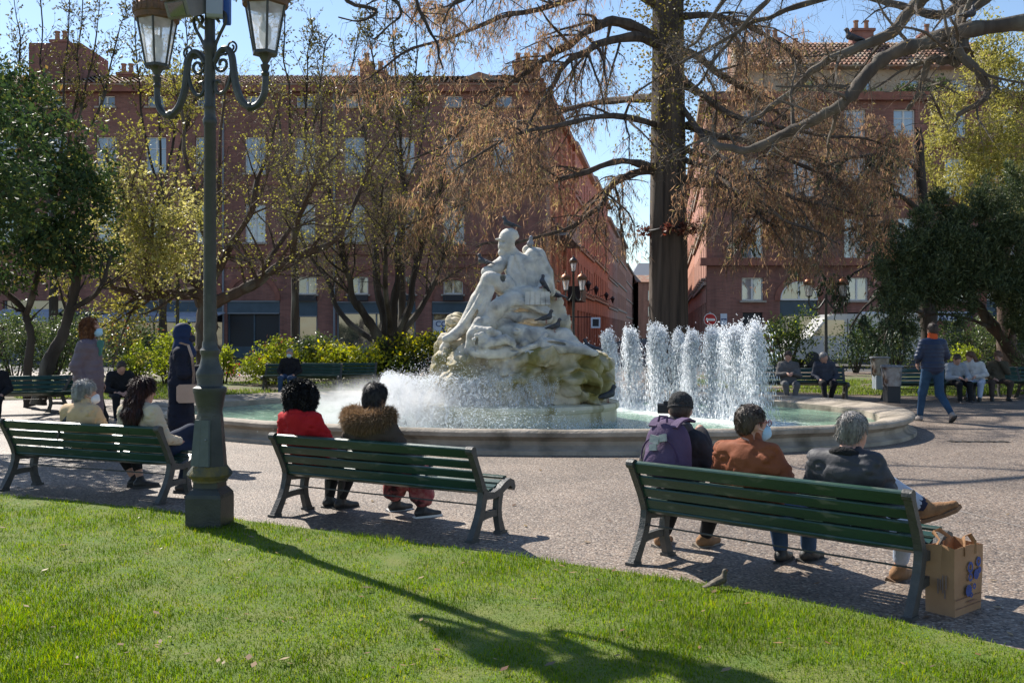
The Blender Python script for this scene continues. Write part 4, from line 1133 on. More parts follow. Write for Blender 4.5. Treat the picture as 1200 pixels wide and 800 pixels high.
def jet(seed, hgt, spread, n):
    rs = np.random.RandomState(seed)
    g = 9.8; v0 = math.sqrt(2 * g * hgt); T_ = 2 * v0 / g
    t = T_ * rs.rand(n) ** 0.85
    # pulses: clumps of water leave the nozzle at slightly different speeds and angles
    cl = rs.randint(0, 42, n); cv = 1 - 0.13 * rs.rand(42) ** 1.5; ca = rs.rand(42) * 6.283; cs = 0.10 + 0.90 * rs.rand(42)
    v = v0 * cv[cl] * (1 + 0.02 * rs.randn(n))
    ang = ca[cl] + 0.35 * rs.randn(n); sp = spread * cs[cl] * (0.75 + 0.5 * rs.rand(n))
    wind = np.array([0.07, -0.03]) + rs.randn(2) * 0.07; lean = rs.randn(2) * 0.05
    x = np.cos(ang) * sp * t + wind[0] * t * t + lean[0] * t + rs.randn(n) * 0.006; y = np.sin(ang) * sp * t + wind[1] * t * t + lean[1] * t + rs.randn(n) * 0.006
    z = v * t - 0.5 * g * t * t
    vel = np.stack([np.cos(ang) * sp + 2 * wind[0] * t, np.sin(ang) * sp + 2 * wind[1] * t, v - g * t], 1)
    ok = z > 0.0
    P_ = np.stack([x, y, z], 1)[ok]; vel = vel[ok]; sp_ = np.linalg.norm(vel, axis=1)
    up = vel[:, 2] > 0
    rad = (0.0046 + 0.0048 * np.clip((P_[:, 2] / hgt - 0.45) / 0.5, 0, 1)) * (0.5 + 1.0 * rs.rand(len(P_)) ** 2)
    rad = rad * 0.9; ln = rad * 1.2 + sp_ * 0.0095
    k = 260                                         # the solid rising stem
    zz = rs.rand(k) * hgt * 0.75
    Ps = np.stack([rs.randn(k) * (0.006 + 0.016 * zz), rs.randn(k) * (0.006 + 0.016 * zz), zz], 1)
    V1, T1 = streaks(P_, vel / sp_[:, None], ln, rad)
    V2, T2 = streaks(Ps, np.tile([0, 0, 1.0], (k, 1)) , 0.03 + 0.03 * rs.rand(k), 0.008 + 0.006 * rs.rand(k))
    return np.concatenate([V1, V2]), np.concatenate([T1, T2 + len(V1)])
for i, (u, v, d, s_) in enumerate(JETS):
    top = H + (HZ - v) / F * d
    Vj, Tj = jet(100 + i, top - 0.15, 0.20 * s_ + 0.07, int(7800 * s_))
    o = link('water_jet', np_mesh('water_jet', Vj, Tj, SPRAY), None, ((u - 600) / F * d, d, 0.15))
    lab = ['short water jet half hidden behind the right end of the statue', 'curling white jet just right of the statue, first of the full jets', 'narrow jet before the far street, second full one right of the statue', 'wide tall jet just left of the cypress trunk', 'lower jet in front of the cypress trunk', 'jet just right of the cypress trunk, below the street corner', 'slim jet in front of the no entry sign', 'broad jet next to the last one at the right of the row', 'broadest and nearest jet, at the right end of the row'][i]
    tag(o, lab, 'water jet', 'tall water jets in the fountain')
# stray drops thrown clear between the jets
rs = np.random.RandomState(19); n = 5200
i = rs.randint(1, len(JETS) - 1, n); f_ = rs.rand(n)
A_ = np.array([[b.x, b.y] for b in jet_base]); q = A_[i] * (1 - f_[:, None]) + A_[i + 1] * f_[:, None] + rs.randn(n, 2) * 0.16
z = 0.17 + 1.35 * rs.rand(n) ** 1.7
dv = np.stack([rs.randn(n) * 0.15, rs.randn(n) * 0.15, -np.ones(n)], 1); dv /= np.linalg.norm(dv, axis=1)[:, None]
rd = 0.003 + 0.004 * rs.rand(n) ** 2
Vj, Tj = streaks(np.concatenate([q, z[:, None]], 1), dv, rd * 1.5 + 0.03 * (1.6 - z) * rs.rand(n), rd)
tag(link('stray_drops', np_mesh('stray_drops', Vj, Tj, SPRAY)), kind='stuff')
# ring of small nozzles in front of the drum, throwing low arcs inwards
NZ = []
for i in range(19):
    a = R(-196 + i * 6.6)
    NZ.append(Vector((DC.x + 2.32 * math.cos(a), DC.y - 0.05 + 1.52 * math.sin(a), 0.15)))
mb = MB(); mb.lathe([(0.022, -0.1), (0.022, 0.06), (0.012, 0.085), (0.008, 0.10)], 8); nzm = mb.mesh('nozzle', M('nozzle_bronze', (0.12, 0.13, 0.12), rough=0.5, metal=0.5))
ORD = 'first second third fourth fifth sixth seventh eighth ninth tenth eleventh twelfth thirteenth fourteenth fifteenth sixteenth seventeenth eighteenth nineteenth'.split()
for i, p in enumerate(NZ):
    tag(link('fountain_nozzle', nzm, None, p), ORD[i] + ' small dark nozzle from the left along the curved row before the drum', 'nozzle', 'spray nozzles around the drum')
rs = np.random.RandomState(9); PP = []; DD = []; LL = []; RR = []
for i, p in enumerate(NZ):
    for s2 in (-1, 1, 0.35, -0.35):
        hgt = 0.55 + 0.15 * rs.rand(); n = 230
        v0 = math.sqrt(2 * 9.8 * hgt); T_ = 2 * v0 / 9.8
        inw = (DC - Vector((p.x, p.y))); inw = inw / inw.length; tg = Vector((-inw.y, inw.x))
        dv = inw * (0.55 + 0.25 * rs.rand()) + tg * s2 * 0.62
        t = T_ * rs.rand(n) * 0.95; j = 0.008 + 0.07 * (t / T_) ** 1.5
        x = p.x + dv.x * t + rs.randn(n) * j; y = p.y + dv.y * t + rs.randn(n) * j; z = 0.24 + v0 * t - 4.9 * t * t + rs.randn(n) * j
        ve = np.stack([np.full(n, dv.x), np.full(n, dv.y), v0 - 9.8 * t], 1); sp_ = np.linalg.norm(ve, axis=1)
        ok = z > 0.16
        PP.append(np.stack([x, y, z], 1)[ok]); DD.append((ve / sp_[:, None])[ok]); LL.append((0.006 + 0.006 * sp_)[ok]); RR.append((0.0022 + 0.0025 * rs.rand(n))[ok])
Vj, Tj = streaks(np.concatenate(PP), np.concatenate(DD), np.concatenate(LL), np.concatenate(RR))
tag(link('spray_arcs', np_mesh('spray_arcs', Vj, Tj, SPRAY)), kind='stuff')
# drifting spray: loose drops, and the fine mist they leave in the air
n = 85000
a = rs.rand(n) * 6.283
cx = -0.6 + 0.95 * rs.randn(n); cy = 15.6 + 0.75 * rs.randn(n)
zt = 0.16 + np.abs(rs.randn(n)) * 0.38 * np.exp(-((cx + 0.9) / 1.6) ** 2)
ok = (zt < 1.35) & (cy > 13.75) & (cx > -3.6) & (cx < 2.4)
Pd = np.stack([cx, cy, zt], 1)[ok]; k = len(Pd)
dv = rs.randn(k, 3) + np.array([0, 0, -0.8]); dv /= np.linalg.norm(dv, axis=1, keepdims=True)
rd = 0.0022 + 0.0045 * rs.rand(k) ** 3
Vj, Tj = streaks(Pd, dv, rd * (1.2 + 1.2 * rs.rand(k)), rd)
tag(link('spray_drops', np_mesh('spray_drops', Vj, Tj, SPRAY)), kind='stuff')
def mist():
    m = bpy.data.materials.new('water_mist'); m.use_nodes = True
    n = m.node_tree; n.nodes.clear(); N = n.nodes.new; L = n.links.new
    out = N('ShaderNodeOutputMaterial'); vp = N('ShaderNodeVolumePrincipled')
    vp.inputs['Color'].default_value = (0.97, 0.98, 1.0, 1); vp.inputs['Anisotropy'].default_value = 0.35
    tc = N('ShaderNodeTexCoord')
    ns = N('ShaderNodeTexNoise'); ns.inputs['Scale'].default_value = 3.6; ns.inputs['Detail'].default_value = 7; ns.inputs['Roughness'].default_value = 0.65; L(tc.outputs['Object'], ns.inputs['Vector'])
    # falls off from the ring of nozzles outwards and upwards
    mp = N('ShaderNodeMapping'); mp.inputs['Scale'].default_value = (0.50, 0.72, 1.25); mp.inputs['Location'].default_value = (0.42, 0.0, 0.0)
    L(tc.outputs['Object'], mp.inputs['Vector'])
    ln_ = N('ShaderNodeVectorMath'); ln_.operation = 'LENGTH'; L(mp.outputs[0], ln_.inputs[0])
    fr = N('ShaderNodeMapRange'); fr.interpolation_type = 'SMOOTHSTEP'; fr.inputs['From Min'].default_value = 1.0; fr.inputs['From Max'].default_value = 0.1; fr.inputs['To Min'].default_value = 0.0; fr.inputs['To Max'].default_value = 1.0
    L(ln_.outputs['Value'], fr.inputs['Value'])
    nr = N('ShaderNodeMapRange'); nr.inputs['From Min'].default_value = 0.42; nr.inputs['From Max'].default_value = 0.64; L(ns.outputs[0], nr.inputs['Value'])
    mu = N('ShaderNodeMath'); mu.operation = 'MULTIPLY'; L(fr.outputs[0], mu.inputs[0]); L(nr.outputs[0], mu.inputs[1])
    m2 = N('ShaderNodeMath'); m2.operation = 'MULTIPLY'; m2.inputs[1].default_value = 10.0; L(mu.outputs[0], m2.inputs[0])
    L(m2.outputs[0], vp.inputs['Density']); L(vp.outputs[0], out.inputs['Volume'])
    return m
mb = MB(); mb.lathe([(1.9, -0.02), (2.3, 0.25), (2.1, 0.7), (1.4, 1.1), (0.5, 1.25)], 24)
o = mb.build('water_mist', mist(), None); o.location = (-0.35, 15.45, 0.17); o.scale = (1.35, 0.75, 1.05); tag(o, kind='stuff')
# ================================================================== benches, bins, paper bag
GREEN = M('bench_green_paint', (0.010, 0.040, 0.026), (0.016, 0.054, 0.037), 7, 0.34, 0.06, 90, c3=(0.075, 0.10, 0.08), s3=9.0, lo3=0.60, hi3=0.68, rvar=0.08, spec=0.5, stretch=(0.35, 1, 1))
IRON = M('bench_cast_iron', (0.075, 0.07, 0.062), (0.045, 0.045, 0.042), 12, 0.55, 0.25, 70, spec=0.5)
def bench_parts():
    out = {}
    def slat(L, w_, t_, bend=0.0):
        mb = MB(); mb.rbox((0, 0, 0), (L, w_, t_), 0.008); return mb
    L = 1.955
    out['top'] = slat(L, 0.10, 0.042).mesh('slat', GREEN, smooth=False)
    out['slat'] = slat(L, 0.088, 0.028).mesh('slat', GREEN, smooth=False)
    out['thin'] = slat(L, 0.066, 0.028).mesh('slat', GREEN, smooth=False)
    mb = MB()
    f = lambda a, b, q: (q, a, b)
    mb.ribbon([(-0.02, 0.40), (-0.045, 0.47), (-0.085, 0.56), (-0.135, 0.66), (-0.18, 0.755), (-0.195, 0.80)], [0.034, 0.028, 0.025, 0.025, 0.028, 0.034], 0.026, f)
    mb.ribbon([(-0.025, 0.42), (-0.03, 0.35), (-0.055, 0.26), (-0.095, 0.17), (-0.15, 0.07), (-0.185, 0.0)], [0.034, 0.036, 0.034, 0.034, 0.038, 0.045], 0.026, f)
    mb.ribbon([(0.235, 0.37), (0.215, 0.30), (0.205, 0.22), (0.215, 0.14), (0.245, 0.05), (0.26, 0.0)], [0.034, 0.033, 0.032, 0.032, 0.036, 0.045], 0.025, f)
    mb.ribbon([(-0.09, 0.185), (0.0, 0.20), (0.1, 0.205), (0.215, 0.20)], 0.030, 0.020, f)
    mb.ribbon([(-0.05, 0.40), (0.03, 0.375), (0.12, 0.365), (0.22, 0.385), (0.31, 0.43), (0.375, 0.452), (0.42, 0.435), (0.436, 0.40), (0.425, 0.375)], [0.036, 0.034, 0.030, 0.034, 0.036, 0.036, 0.034, 0.03, 0.026], 0.0265, f)
    mb.tube([(-0.03, -0.205, 0.80), (0.03, -0.205, 0.80)], 0.038, 10)
    for y, z in ((-0.185, 0.012), (0.26, 0.012)): mb.box((0, y, z), (0.07, 0.11, 0.025))
    out['frame'] = mb.mesh('end_frame', IRON, smooth=False)
    mb = MB(); mb.tube([(-0.985, 0, 0), (0.985, 0, 0)], 0.008, 6); out['rod'] = mb.mesh('tie_rod', IRON)
    return out
BP = bench_parts()
def make_bench(loc, rz, label, group=None, L=2.0):
    t = thing('park_bench', label, 'bench', loc, rz, group)
    for s in (-1, 1): link('end_frame', BP['frame'], t, (s * 1.004, 0, 0))
    def put(k, y, z, ang):
        o = link('slat', BP[k], t, (0, y, z)); o.rotation_euler = (R(ang), 0, 0)
    put('top', -0.180, 0.775, -65)
    for y, z, a in ((-0.128, 0.668, -64), (-0.083, 0.571, -66), (-0.043, 0.475, -70)): put('slat', y, z, a)
    put('slat', -0.005, 0.408, -25)
    for y, z, a in ((0.075, 0.404, -4), (0.15, 0.403, 5), (0.225, 0.42, 18), (0.30, 0.453, 24)): put('thin', y, z, a)
    put('thin', 0.375, 0.488, 2)
    link('tie_rod', BP['rod'], t, (0, -0.05, 0.30))
    t.scale = (L / 2.0, 0.94, 0.875)
    return t
def bench_from_feet(a, b):
    d = b - a; m = (a + b) / 2; rz = math.atan2(d.y, d.x)
    fw = Vector((-math.sin(rz), math.cos(rz), 0))
    return m + fw * 0.174, rz
bA = bench_from_feet(G(2, 574.5), G(189, 591)); bB = bench_from_feet(G(322, 605), G(553, 635)); bC = bench_from_feet(G(745, 662), G(1062, 725))
make_bench(bA[0], bA[1], 'dark green slatted bench left of the lamp post, its left end cut off', None, 2.02)
make_bench(bB[0], bB[1], 'dark green slatted bench in the middle, between the lamp post and the right bench', None, 2.04)
make_bench(bC[0], bC[1], 'nearest dark green slatted bench, with the paper bag at its right end', None, 1.9)
# benches beyond the fountain
make_bench(G(22, 484), R(202), 'dark green bench with a backrest at the far left under the dark tree')
make_bench(G(355, 458), R(180), 'distant green bench in front of the yellow-green hedge')
make_bench(G(397, 456), R(180), 'empty distant green bench half lost behind the fountain spray')
make_bench(G(87, 478), R(100), 'dark bench end standing behind the woman in the mauve coat')
make_bench(G(938, 468), R(174), 'distant green bench on the right lawn beside the slim lamp post', None)
bw = [(1087, 469), (1149, 466), (1211, 464)]
for (u, v), lab in zip(bw, ('green bench behind the walking man, right of the litter bin', 'green bench where the couple sit close together', 'green bench at the far right edge, under the leaning yew trunk')):
    make_bench(G(u, v), R(184), lab)

# litter bins: clear sack hanging from a hoop over a dark box
SACK = M('cloudy_sack', (0.42, 0.40, 0.38), (0.24, 0.2, 0.18), 6, 0.3, 0.5, 12, c3=(0.12, 0.07, 0.05), s3=4)
def bin_(loc, label, s=1.0, lower=DARK_P):
    t = thing('litter_bin', label, 'litter bin', loc)
    mb = MB(); mb.lathe([(0.20, 0.0), (0.205, 0.02), (0.205, 0.36), (0.19, 0.37)], 4, rot0=R(45)); mb.build('base', lower, t, smooth=False)
    mb = MB(); mb.lathe([(0.175, 0.37), (0.20, 0.45), (0.19, 0.6), (0.205, 0.72), (0.215, 0.80)], 14); mb.build('sack', SACK, t)
    mb = MB(); mb.lathe([(0.215, 0.79), (0.25, 0.80), (0.25, 0.83), (0.215, 0.84)], 16); mb.build('rim', GREY_P, t)
    mb = MB(); [mb.tube([(0.2 * c, 0.2 * s_, 0.36), (0.225 * c, 0.225 * s_, 0.82)], 0.012, 6) for c, s_ in ((1, 0), (-1, 0))]; mb.build('upright', GREY_P, t)
    t.scale = (s, s, s * 1.0)
bin_(G(1045, 471.5), 'litter bin with a cloudy sack over a dark box, nearer of the two')
bin_(G(1031, 457), 'pale litter bin standing behind the other one near the shrubs', 1.08, M('bin_blue_grey', (0.28, 0.32, 0.36), rough=0.5))

# brown paper carrier bag
KRAFT = M('kraft_paper', (0.39, 0.22, 0.115), (0.33, 0.18, 0.09), 6, 0.8, 0.35, 9)
BLUEP = M('blue_print', (0.035, 0.055, 0.20), (0.05, 0.08, 0.26), 30, 0.75)
BROWNP = M('brown_print', (0.25, 0.13, 0.08), rough=0.8)
p0 = G(1119, 723.5); p1 = G(1152, 711.5)
ang = math.atan2(p1.y - p0.y, p1.x - p0.x)
bag = thing('paper_bag', 'brown paper carrier bag with blue round prints standing by the bench end', 'bag', p0, ang)
W_, D_, HB = 0.315, 0.175, 0.385
mb = MB()
def bagpt(x, y, z):
    k = z / HB
    return (x * (1 + 0.01 * k) + 0.006 * math.sin(9 * z + 3 * y) , y + 0.006 * math.sin(8 * z + 5 * x), z)
prof = [(0, 0), (W_ / 2, -0.0), (W_, 0), (W_, D_ / 2), (W_, D_), (W_ / 2, D_), (0, D_), (0, D_ / 2)]
zs = [0.0, 0.004, 0.09, 0.17, 0.25, 0.31, HB]
vs_ = []
for iz, z in enumerate(zs):
    for q, (x, y) in enumerate(prof):
        k = max(0, (z - 0.05) / HB)
        if q == 7: x += 0.028 * k
        if q == 3: x -= 0.028 * k
        if q == 1: y -= 0.008 * k
        if q == 5: y += 0.006 * k
        zz = z + (0.012 * math.sin(q * 2.1) if iz == len(zs) - 1 else 0)
        vs_.append(bagpt(x, y, zz))
n8 = 8
fs_ = [tuple(range(7, -1, -1))]
for i in range(len(zs) - 1):
    for j in range(8): fs_.append((i * 8 + j, i * 8 + (j + 1) % 8, (i + 1) * 8 + (j + 1) % 8, (i + 1) * 8 + j))
mb.add(vs_, fs_)
bo = mb.build('bag_body', KRAFT, bag, smooth=False, fix=False)
sm_ = bo.modifiers.new('thick', 'SOLIDIFY'); sm_.thickness = 0.0022; sm_.offset = -1
mb = MB(); mb.box((W_ / 2, -0.0065, 0.095), (W_ * 0.98, 0.002, 0.004)); mb.box((W_ / 2, -0.006, 0.045), (W_ * 0.98, 0.002, 0.003)); mb.build('fold_crease', BROWNP, bag, smooth=False)
for x in (0, 1):
    mb = MB(); y = -0.004 if x == 0 else D_ + 0.004
    mb.tube([(W_ * 0.32, y, HB - 0.05), (W_ * 0.32, y * 0.8, HB + 0.02), (W_ * 0.38, y + 0.015, HB + 0.055), (W_ * 0.6, y + 0.015, HB + 0.06), (W_ * 0.68, y * 0.8, HB + 0.02), (W_ * 0.68, y, HB - 0.05)], 0.009, 6, sx=1.6, sy=0.35); mb.build('handle', KRAFT, bag)
def disc_print(cx, cz, r_, ring):
    mb = MB()
    n = 20
    if ring:
        pts = [(cx + q * math.cos(2 * math.pi * i / n), -0.0135, cz + q * math.sin(2 * math.pi * i / n)) for q in (r_, r_ * ring) for i in range(n)]
        mb.add(pts, [(i, (i + 1) % n, n + (i + 1) % n, n + i) for i in range(n)])
    else:
        mb.add([(cx + r_ * math.cos(2 * math.pi * i / n), -0.0135, cz + r_ * math.sin(2 * math.pi * i / n)) for i in range(n)], [tuple(range(n))])
    mb.build('blue_print', BLUEP, bag, smooth=False)
for a in ((0.155, 0.265, 0.032, 0.5), (0.155, 0.208, 0.025, 0.5), (0.135, 0.135, 0.034, 0), (0.200, 0.150, 0.018, 0.35), (0.165, 0.105, 0.016, 0.3), (0.225, 0.215, 0.03, 0), (0.25, 0.285, 0.028, 0.4), (0.262, 0.235, 0.02, 0)): disc_print(*a)
mb = MB(); mb.box((0.185, -0.0127, 0.068), (0.10, 0.002, 0.008)); mb.build('brown_print', BROWNP, bag, smooth=False)
for i, (y, z, hh) in enumerate(((0.05, 0.19, 0.075), (0.07, 0.175, 0.10), (0.085, 0.17, 0.06), (0.10, 0.16, 0.085), (0.06, 0.12, 0.05))):
    mb = MB(); mb.box((-0.0035 + 0.0015 * i, y, z), (0.002, 0.007, hh)); mb.build('side_print', M('grey_print', (0.22, 0.16, 0.14), rough=0.8), bag, smooth=False)
# ================================================================== people
def cloth(name, c, c2=None, bump=0.35, bs=14, rough=0.85, sc_=5, spec=0.2):
    c2 = c2 or tuple(x * 0.72 for x in c)
    return M(name, c, c2, sc_, rough, bump, bs, spec=spec)
SKIN = M('skin_light', (0.50, 0.29, 0.21), (0.42, 0.22, 0.16), 9, 0.55, 0.1, 60)
SKIN_B = M('skin_brown', (0.20, 0.105, 0.065), (0.16, 0.08, 0.05), 9, 0.55, 0.1, 60)
def hairm(name, c, c2): return M(name, c, c2, 9, 0.5, 0.25, 60, spec=0.35, stretch=(3, 3, 0.7))
MASK_M = M('surgical_mask', (0.42, 0.62, 0.74), (0.38, 0.58, 0.70), 8, 0.9, 0.3, 30, stretch=(1, 1, 6))
LEATHER_D = M('dark_shoe', (0.025, 0.024, 0.024), (0.04, 0.038, 0.036), 10, 0.5, 0.2, 30)
SOLE_M = M('shoe_sole', (0.05, 0.048, 0.045), rough=0.8)
TAN_M = M('tan_suede', (0.30, 0.165, 0.08), (0.22, 0.115, 0.055), 12, 0.9, 0.3, 50)
JEANS = cloth('blue_denim', (0.045, 0.085, 0.16), (0.03, 0.055, 0.11), 0.3, 30)
JEANS_L = cloth('pale_denim', (0.42, 0.47, 0.56), (0.33, 0.38, 0.48), 0.3, 30)
BLACK_T = cloth('black_trousers', (0.018, 0.018, 0.02))
A3 = lambda *a: np.array(a, float)
def bench_cut(X, Y, Z):
    "keeps a sitter's clothes in front of the backrest and on top of the seat"
    zw = Z - 0.055
    back = np.minimum(np.minimum((-0.005 - 0.50 * (zw - 0.41)) - Y, 0.715 - zw), zw - 0.22 + 0 * Y) + 0 * X
    seat = np.minimum(np.minimum(0.437 - Z, 0.40 - Y), Z - 0.27) + 0 * X
    return np.maximum(back, seat)

def fuzz(me, n, ln, wid, mat, name, bias=(0, 0, -0.6), seed=1, sel=None, out=0.6, rnd=0.32, tang=False):
    "loose strands rooted all over a mesh"
    rs = np.random.RandomState(seed)
    nv = len(me.vertices)
    co = np.empty(nv * 3, np.float32); me.vertices.foreach_get('co', co); co = co.reshape(-1, 3)
    no = np.empty(nv * 3, np.float32); me.vertex_normals.foreach_get('vector', no); no = no.reshape(-1, 3)
    ids = np.arange(nv)
    if sel is not None: ids = ids[sel(co)]
    pk = ids[rs.randint(0, len(ids), n)]
    p = co[pk] - no[pk] * 0.006 + rs.randn(n, 3) * 0.004
    bs_ = np.tile(np.array(bias, float), (n, 1))
    if tang: bs_ = bs_ - no[pk] * (bs_ * no[pk]).sum(1)[:, None]; bs_ = bs_ / (np.linalg.norm(bs_, axis=1)[:, None] + 0.15)
    d = no[pk] * out + bs_ + rs.randn(n, 3) * rnd
    d /= np.linalg.norm(d, axis=1, keepdims=True)
    d2 = d + np.array([0, 0, -0.5 * (0.3 if tang else 1)]) + rs.randn(n, 3) * 0.25 * (0.4 if tang else 1) - (no[pk] * out if tang else 0); d2 /= np.linalg.norm(d2, axis=1, keepdims=True)
    s_ = np.cross(d, rs.randn(n, 3)); s_ /= np.linalg.norm(s_, axis=1, keepdims=True) + 1e-9
    L_ = (ln * (0.5 + 0.8 * rs.rand(n)))[:, None]; w_ = wid * (0.6 + 0.8 * rs.rand(n))[:, None]
    m = p + d * L_ * 0.5; t = m + d2 * L_ * 0.5
    V = np.stack([p - s_ * w_, p + s_ * w_, m + s_ * w_ * 0.8, m - s_ * w_ * 0.8, t], 1).reshape(-1, 3)
    o = np.arange(n)[:, None] * 5
    T = np.concatenate([o + np.array([[0, 1, 2]]), o + np.array([[0, 2, 3]]), o + np.array([[3, 2, 4]])])
    return np_mesh(name, V, T, mat)

def rotm(yaw, pitch=0.0, roll=0.0):
    return (Matrix.Rotation(R(yaw), 3, 'Z') @ Matrix.Rotation(R(pitch), 3, 'X') @ Matrix.Rotation(R(roll), 3, 'Y'))

class Person:
    def __init__(s, label, loc, rz, h=0.013, scale=1.0, **k):
        s.t = thing('person', label, 'person', loc, rz, k.pop('group', None)); s.h = h
        s.t.scale = (scale,) * 3
        sit = k.pop('sit', True); s.cut = bench_cut if sit else None
        J = dict(pelvis=(0, 0.10, 0.47), chest=(0, 0.015, 0.80), neck=(0, 0.015, 0.955), head=(0, 0.045, 1.085), yaw=0, pitch=0, roll=0,
                 el=((-0.27, 0.05, 0.64), (0.27, 0.05, 0.64)), wr=((-0.16, 0.28, 0.54), (0.16, 0.28, 0.54)), hd=((0.4, 0.8, -0.2), (-0.4, 0.8, -0.2)),
                 hip=((-0.09, 0.13, 0.465), (0.09, 0.13, 0.465)), kn=((-0.12, 0.53, 0.46), (0.12, 0.53, 0.46)), an=((-0.12, 0.56, 0.085), (0.12, 0.56, 0.085)), toe=((-0.15, 1, 0), (0.15, 1, 0)), shw=0.158)
        if not sit:
            J.update(pelvis=(0, 0, 0.93), chest=(0, 0, 1.26), neck=(0, 0.0, 1.43), head=(0, 0.03, 1.575),
                     el=((-0.24, -0.02, 1.10), (0.24, -0.02, 1.10)), wr=((-0.25, 0.08, 0.86), (0.25, 0.08, 0.86)), hd=((0, 0.1, -1), (0, 0.1, -1)),
                     hip=((-0.09, 0, 0.92), (0.09, 0, 0.92)), kn=((-0.10, 0.02, 0.50), (0.10, 0.02, 0.50)), an=((-0.10, -0.02, 0.085), (0.10, -0.02, 0.085)))
        J.update(k)
        for q, v in J.items():
            if isinstance(v, tuple) and isinstance(v[0], tuple): J[q] = [A3(*x) for x in v]
            elif isinstance(v, tuple): J[q] = A3(*v)
        s.J = J
        ax_ = J['chest'] - J['pelvis']; ax_ = ax_ / np.linalg.norm(ax_)
        s.tw = J.get('twist', 0)
        sx = A3(math.cos(R(s.tw)), math.sin(R(s.tw)), 0)
        s.sh = [J['chest'] + sx * (-J['shw']) + ax_ * 0.085, J['chest'] + sx * J['shw'] + ax_ * 0.085]
        if 'sh' in J: s.sh = J['sh']
        s.hm = rotm(J['yaw'], J['pitch'], J['roll'])
        s.tr = rotm(s.tw, math.degrees(math.atan2(-(J['chest'] - J['pelvis'])[1], (J['chest'] - J['pelvis'])[2])), math.degrees(math.atan2((J['chest'] - J['pelvis'])[0], (J['chest'] - J['pelvis'])[2])))
    def hp(s, x, y, z):
        return A3(*(s.hm @ Vector((x, y, z)))) + s.J['head']
    def part(s, name, me, parent=None): return link(name, me, parent or s.t)
    def body(s, skin, bulk=1.0, hands=True):
        J = s.J; f = SDF(s.h, 0.035)
        f.ell(s.hp(0, -0.012, 0.025), (0.073, 0.092, 0.088), 0.02, rot=s.hm); f.ell(s.hp(0, 0.022, -0.035), (0.058, 0.066, 0.078), 0.03, rot=s.hm)
        f.cone(s.hp(0, 0.086, 0.012), s.hp(0, 0.103, -0.028), 0.008, 0.013, 0.015)                      # nose
        f.cone(s.hp(-0.022, 0.082, -0.058), s.hp(0.022, 0.082, -0.058), 0.008, 0.008, 0.01)             # mouth
        f.ell(s.hp(0, 0.068, -0.092), 0.020, 0.02)                                                      # chin
        for q in (-1, 1):
            f.ell(s.hp(q * 0.074, -0.005, -0.008), (0.011, 0.020, 0.031), 0.008, rot=s.hm)              # ears
            f.ell(s.hp(q * 0.030, 0.090, 0.018), (0.014, 0.012, 0.009), 0.01, op='s', rot=s.hm)         # eye sockets
            f.ell(s.hp(q * 0.030, 0.077, 0.016), 0.0125, 0.004)
        f.chain([s.hp(0, -0.02, -0.05), J['neck'], J['chest']], [0.055, 0.058, 0.08])
        tr = s.tr
        f.ell(J['chest'], (0.155 * bulk, 0.105 * bulk, 0.17), rot=tr); f.ell((J['chest'] + J['pelvis']) / 2, (0.14 * bulk, 0.105 * bulk, 0.18), rot=tr); f.ell(J['pelvis'], (0.155 * bulk, 0.12 * bulk, 0.11), rot=tr)
        for i in (0, 1):
            f.chain([J['neck'] - A3(0, 0, 0.02), s.sh[i], J['el'][i], J['wr'][i]], [0.05, 0.055, 0.042, 0.028])
            f.chain([J['hip'][i], J['kn'][i], J['an'][i]], [0.082, 0.058, 0.034])
            td = J['toe'][i] / np.linalg.norm(J['toe'][i]); dn = J['an'][i] - J['kn'][i]; dn = dn / np.linalg.norm(dn); dn = dn - td * float(dn @ td); dn = dn / np.linalg.norm(dn); f.cone(J['an'][i] + dn * 0.04, J['an'][i] + td * 0.12 + dn * 0.06, 0.026, 0.014, 0.01)
            if hands:
                d = J['hd'][i] / np.linalg.norm(J['hd'][i]); w = J['wr'][i]
                sd_ = np.cross(d, A3(0, 0, 1)); nl = np.linalg.norm(sd_); sd_ = sd_ / nl if nl > 0.2 else A3(0, 1, 0)
                nrm_ = np.cross(sd_, d)
                f.cone(w, w + d * 0.065, 0.026, 0.030, 0.02)
                for q, (o_, L_) in enumerate(((-0.03, 0.062), (-0.011, 0.074), (0.009, 0.070), (0.028, 0.055))):
                    b0 = w + d * 0.075 + sd_ * o_; b1 = b0 + d * L_ * 0.55 - nrm_ * 0.006; b2 = b1 + d * L_ * 0.45 - nrm_ * 0.022
                    f.chain([b0, b1, b2], [0.0105, 0.0095, 0.008], 0.006)
                sg = 1 if i == 0 else -1
                f.chain([w + d * 0.02 + sd_ * 0.022 * sg, w + d * 0.055 + sd_ * 0.05 * sg - nrm_ * 0.01, w + d * 0.085 + sd_ * 0.052 * sg - nrm_ * 0.022], [0.014, 0.012, 0.009], 0.008)
        return s.part('body', f.mesh('body', skin, cut=s.cut))
    def coat(s, mat, name='jacket', bulk=1.0, arm=1.0, hem=0.10, collar=0.075, puff=0.0, pitch_=0.06, fold=0.012, cuffs=True, hood=False, flare=1.0, neckc=True):
        J = s.J; f = SDF(s.h, 0.055); tr = s.tr; up = (J['chest'] - J['pelvis']); up = up / np.linalg.norm(up)
        f.ell(J['chest'] + up * 0.01, (0.185 * bulk, 0.135 * bulk, 0.185), rot=tr); f.ell((J['chest'] * 0.5 + J['pelvis'] * 0.5), (0.175 * bulk, 0.14 * bulk, 0.20), rot=tr)
        f.ell(J['pelvis'] + up * 0.02, (0.19 * bulk, 0.155 * bulk, 0.13 + hem * 0.4), rot=tr)
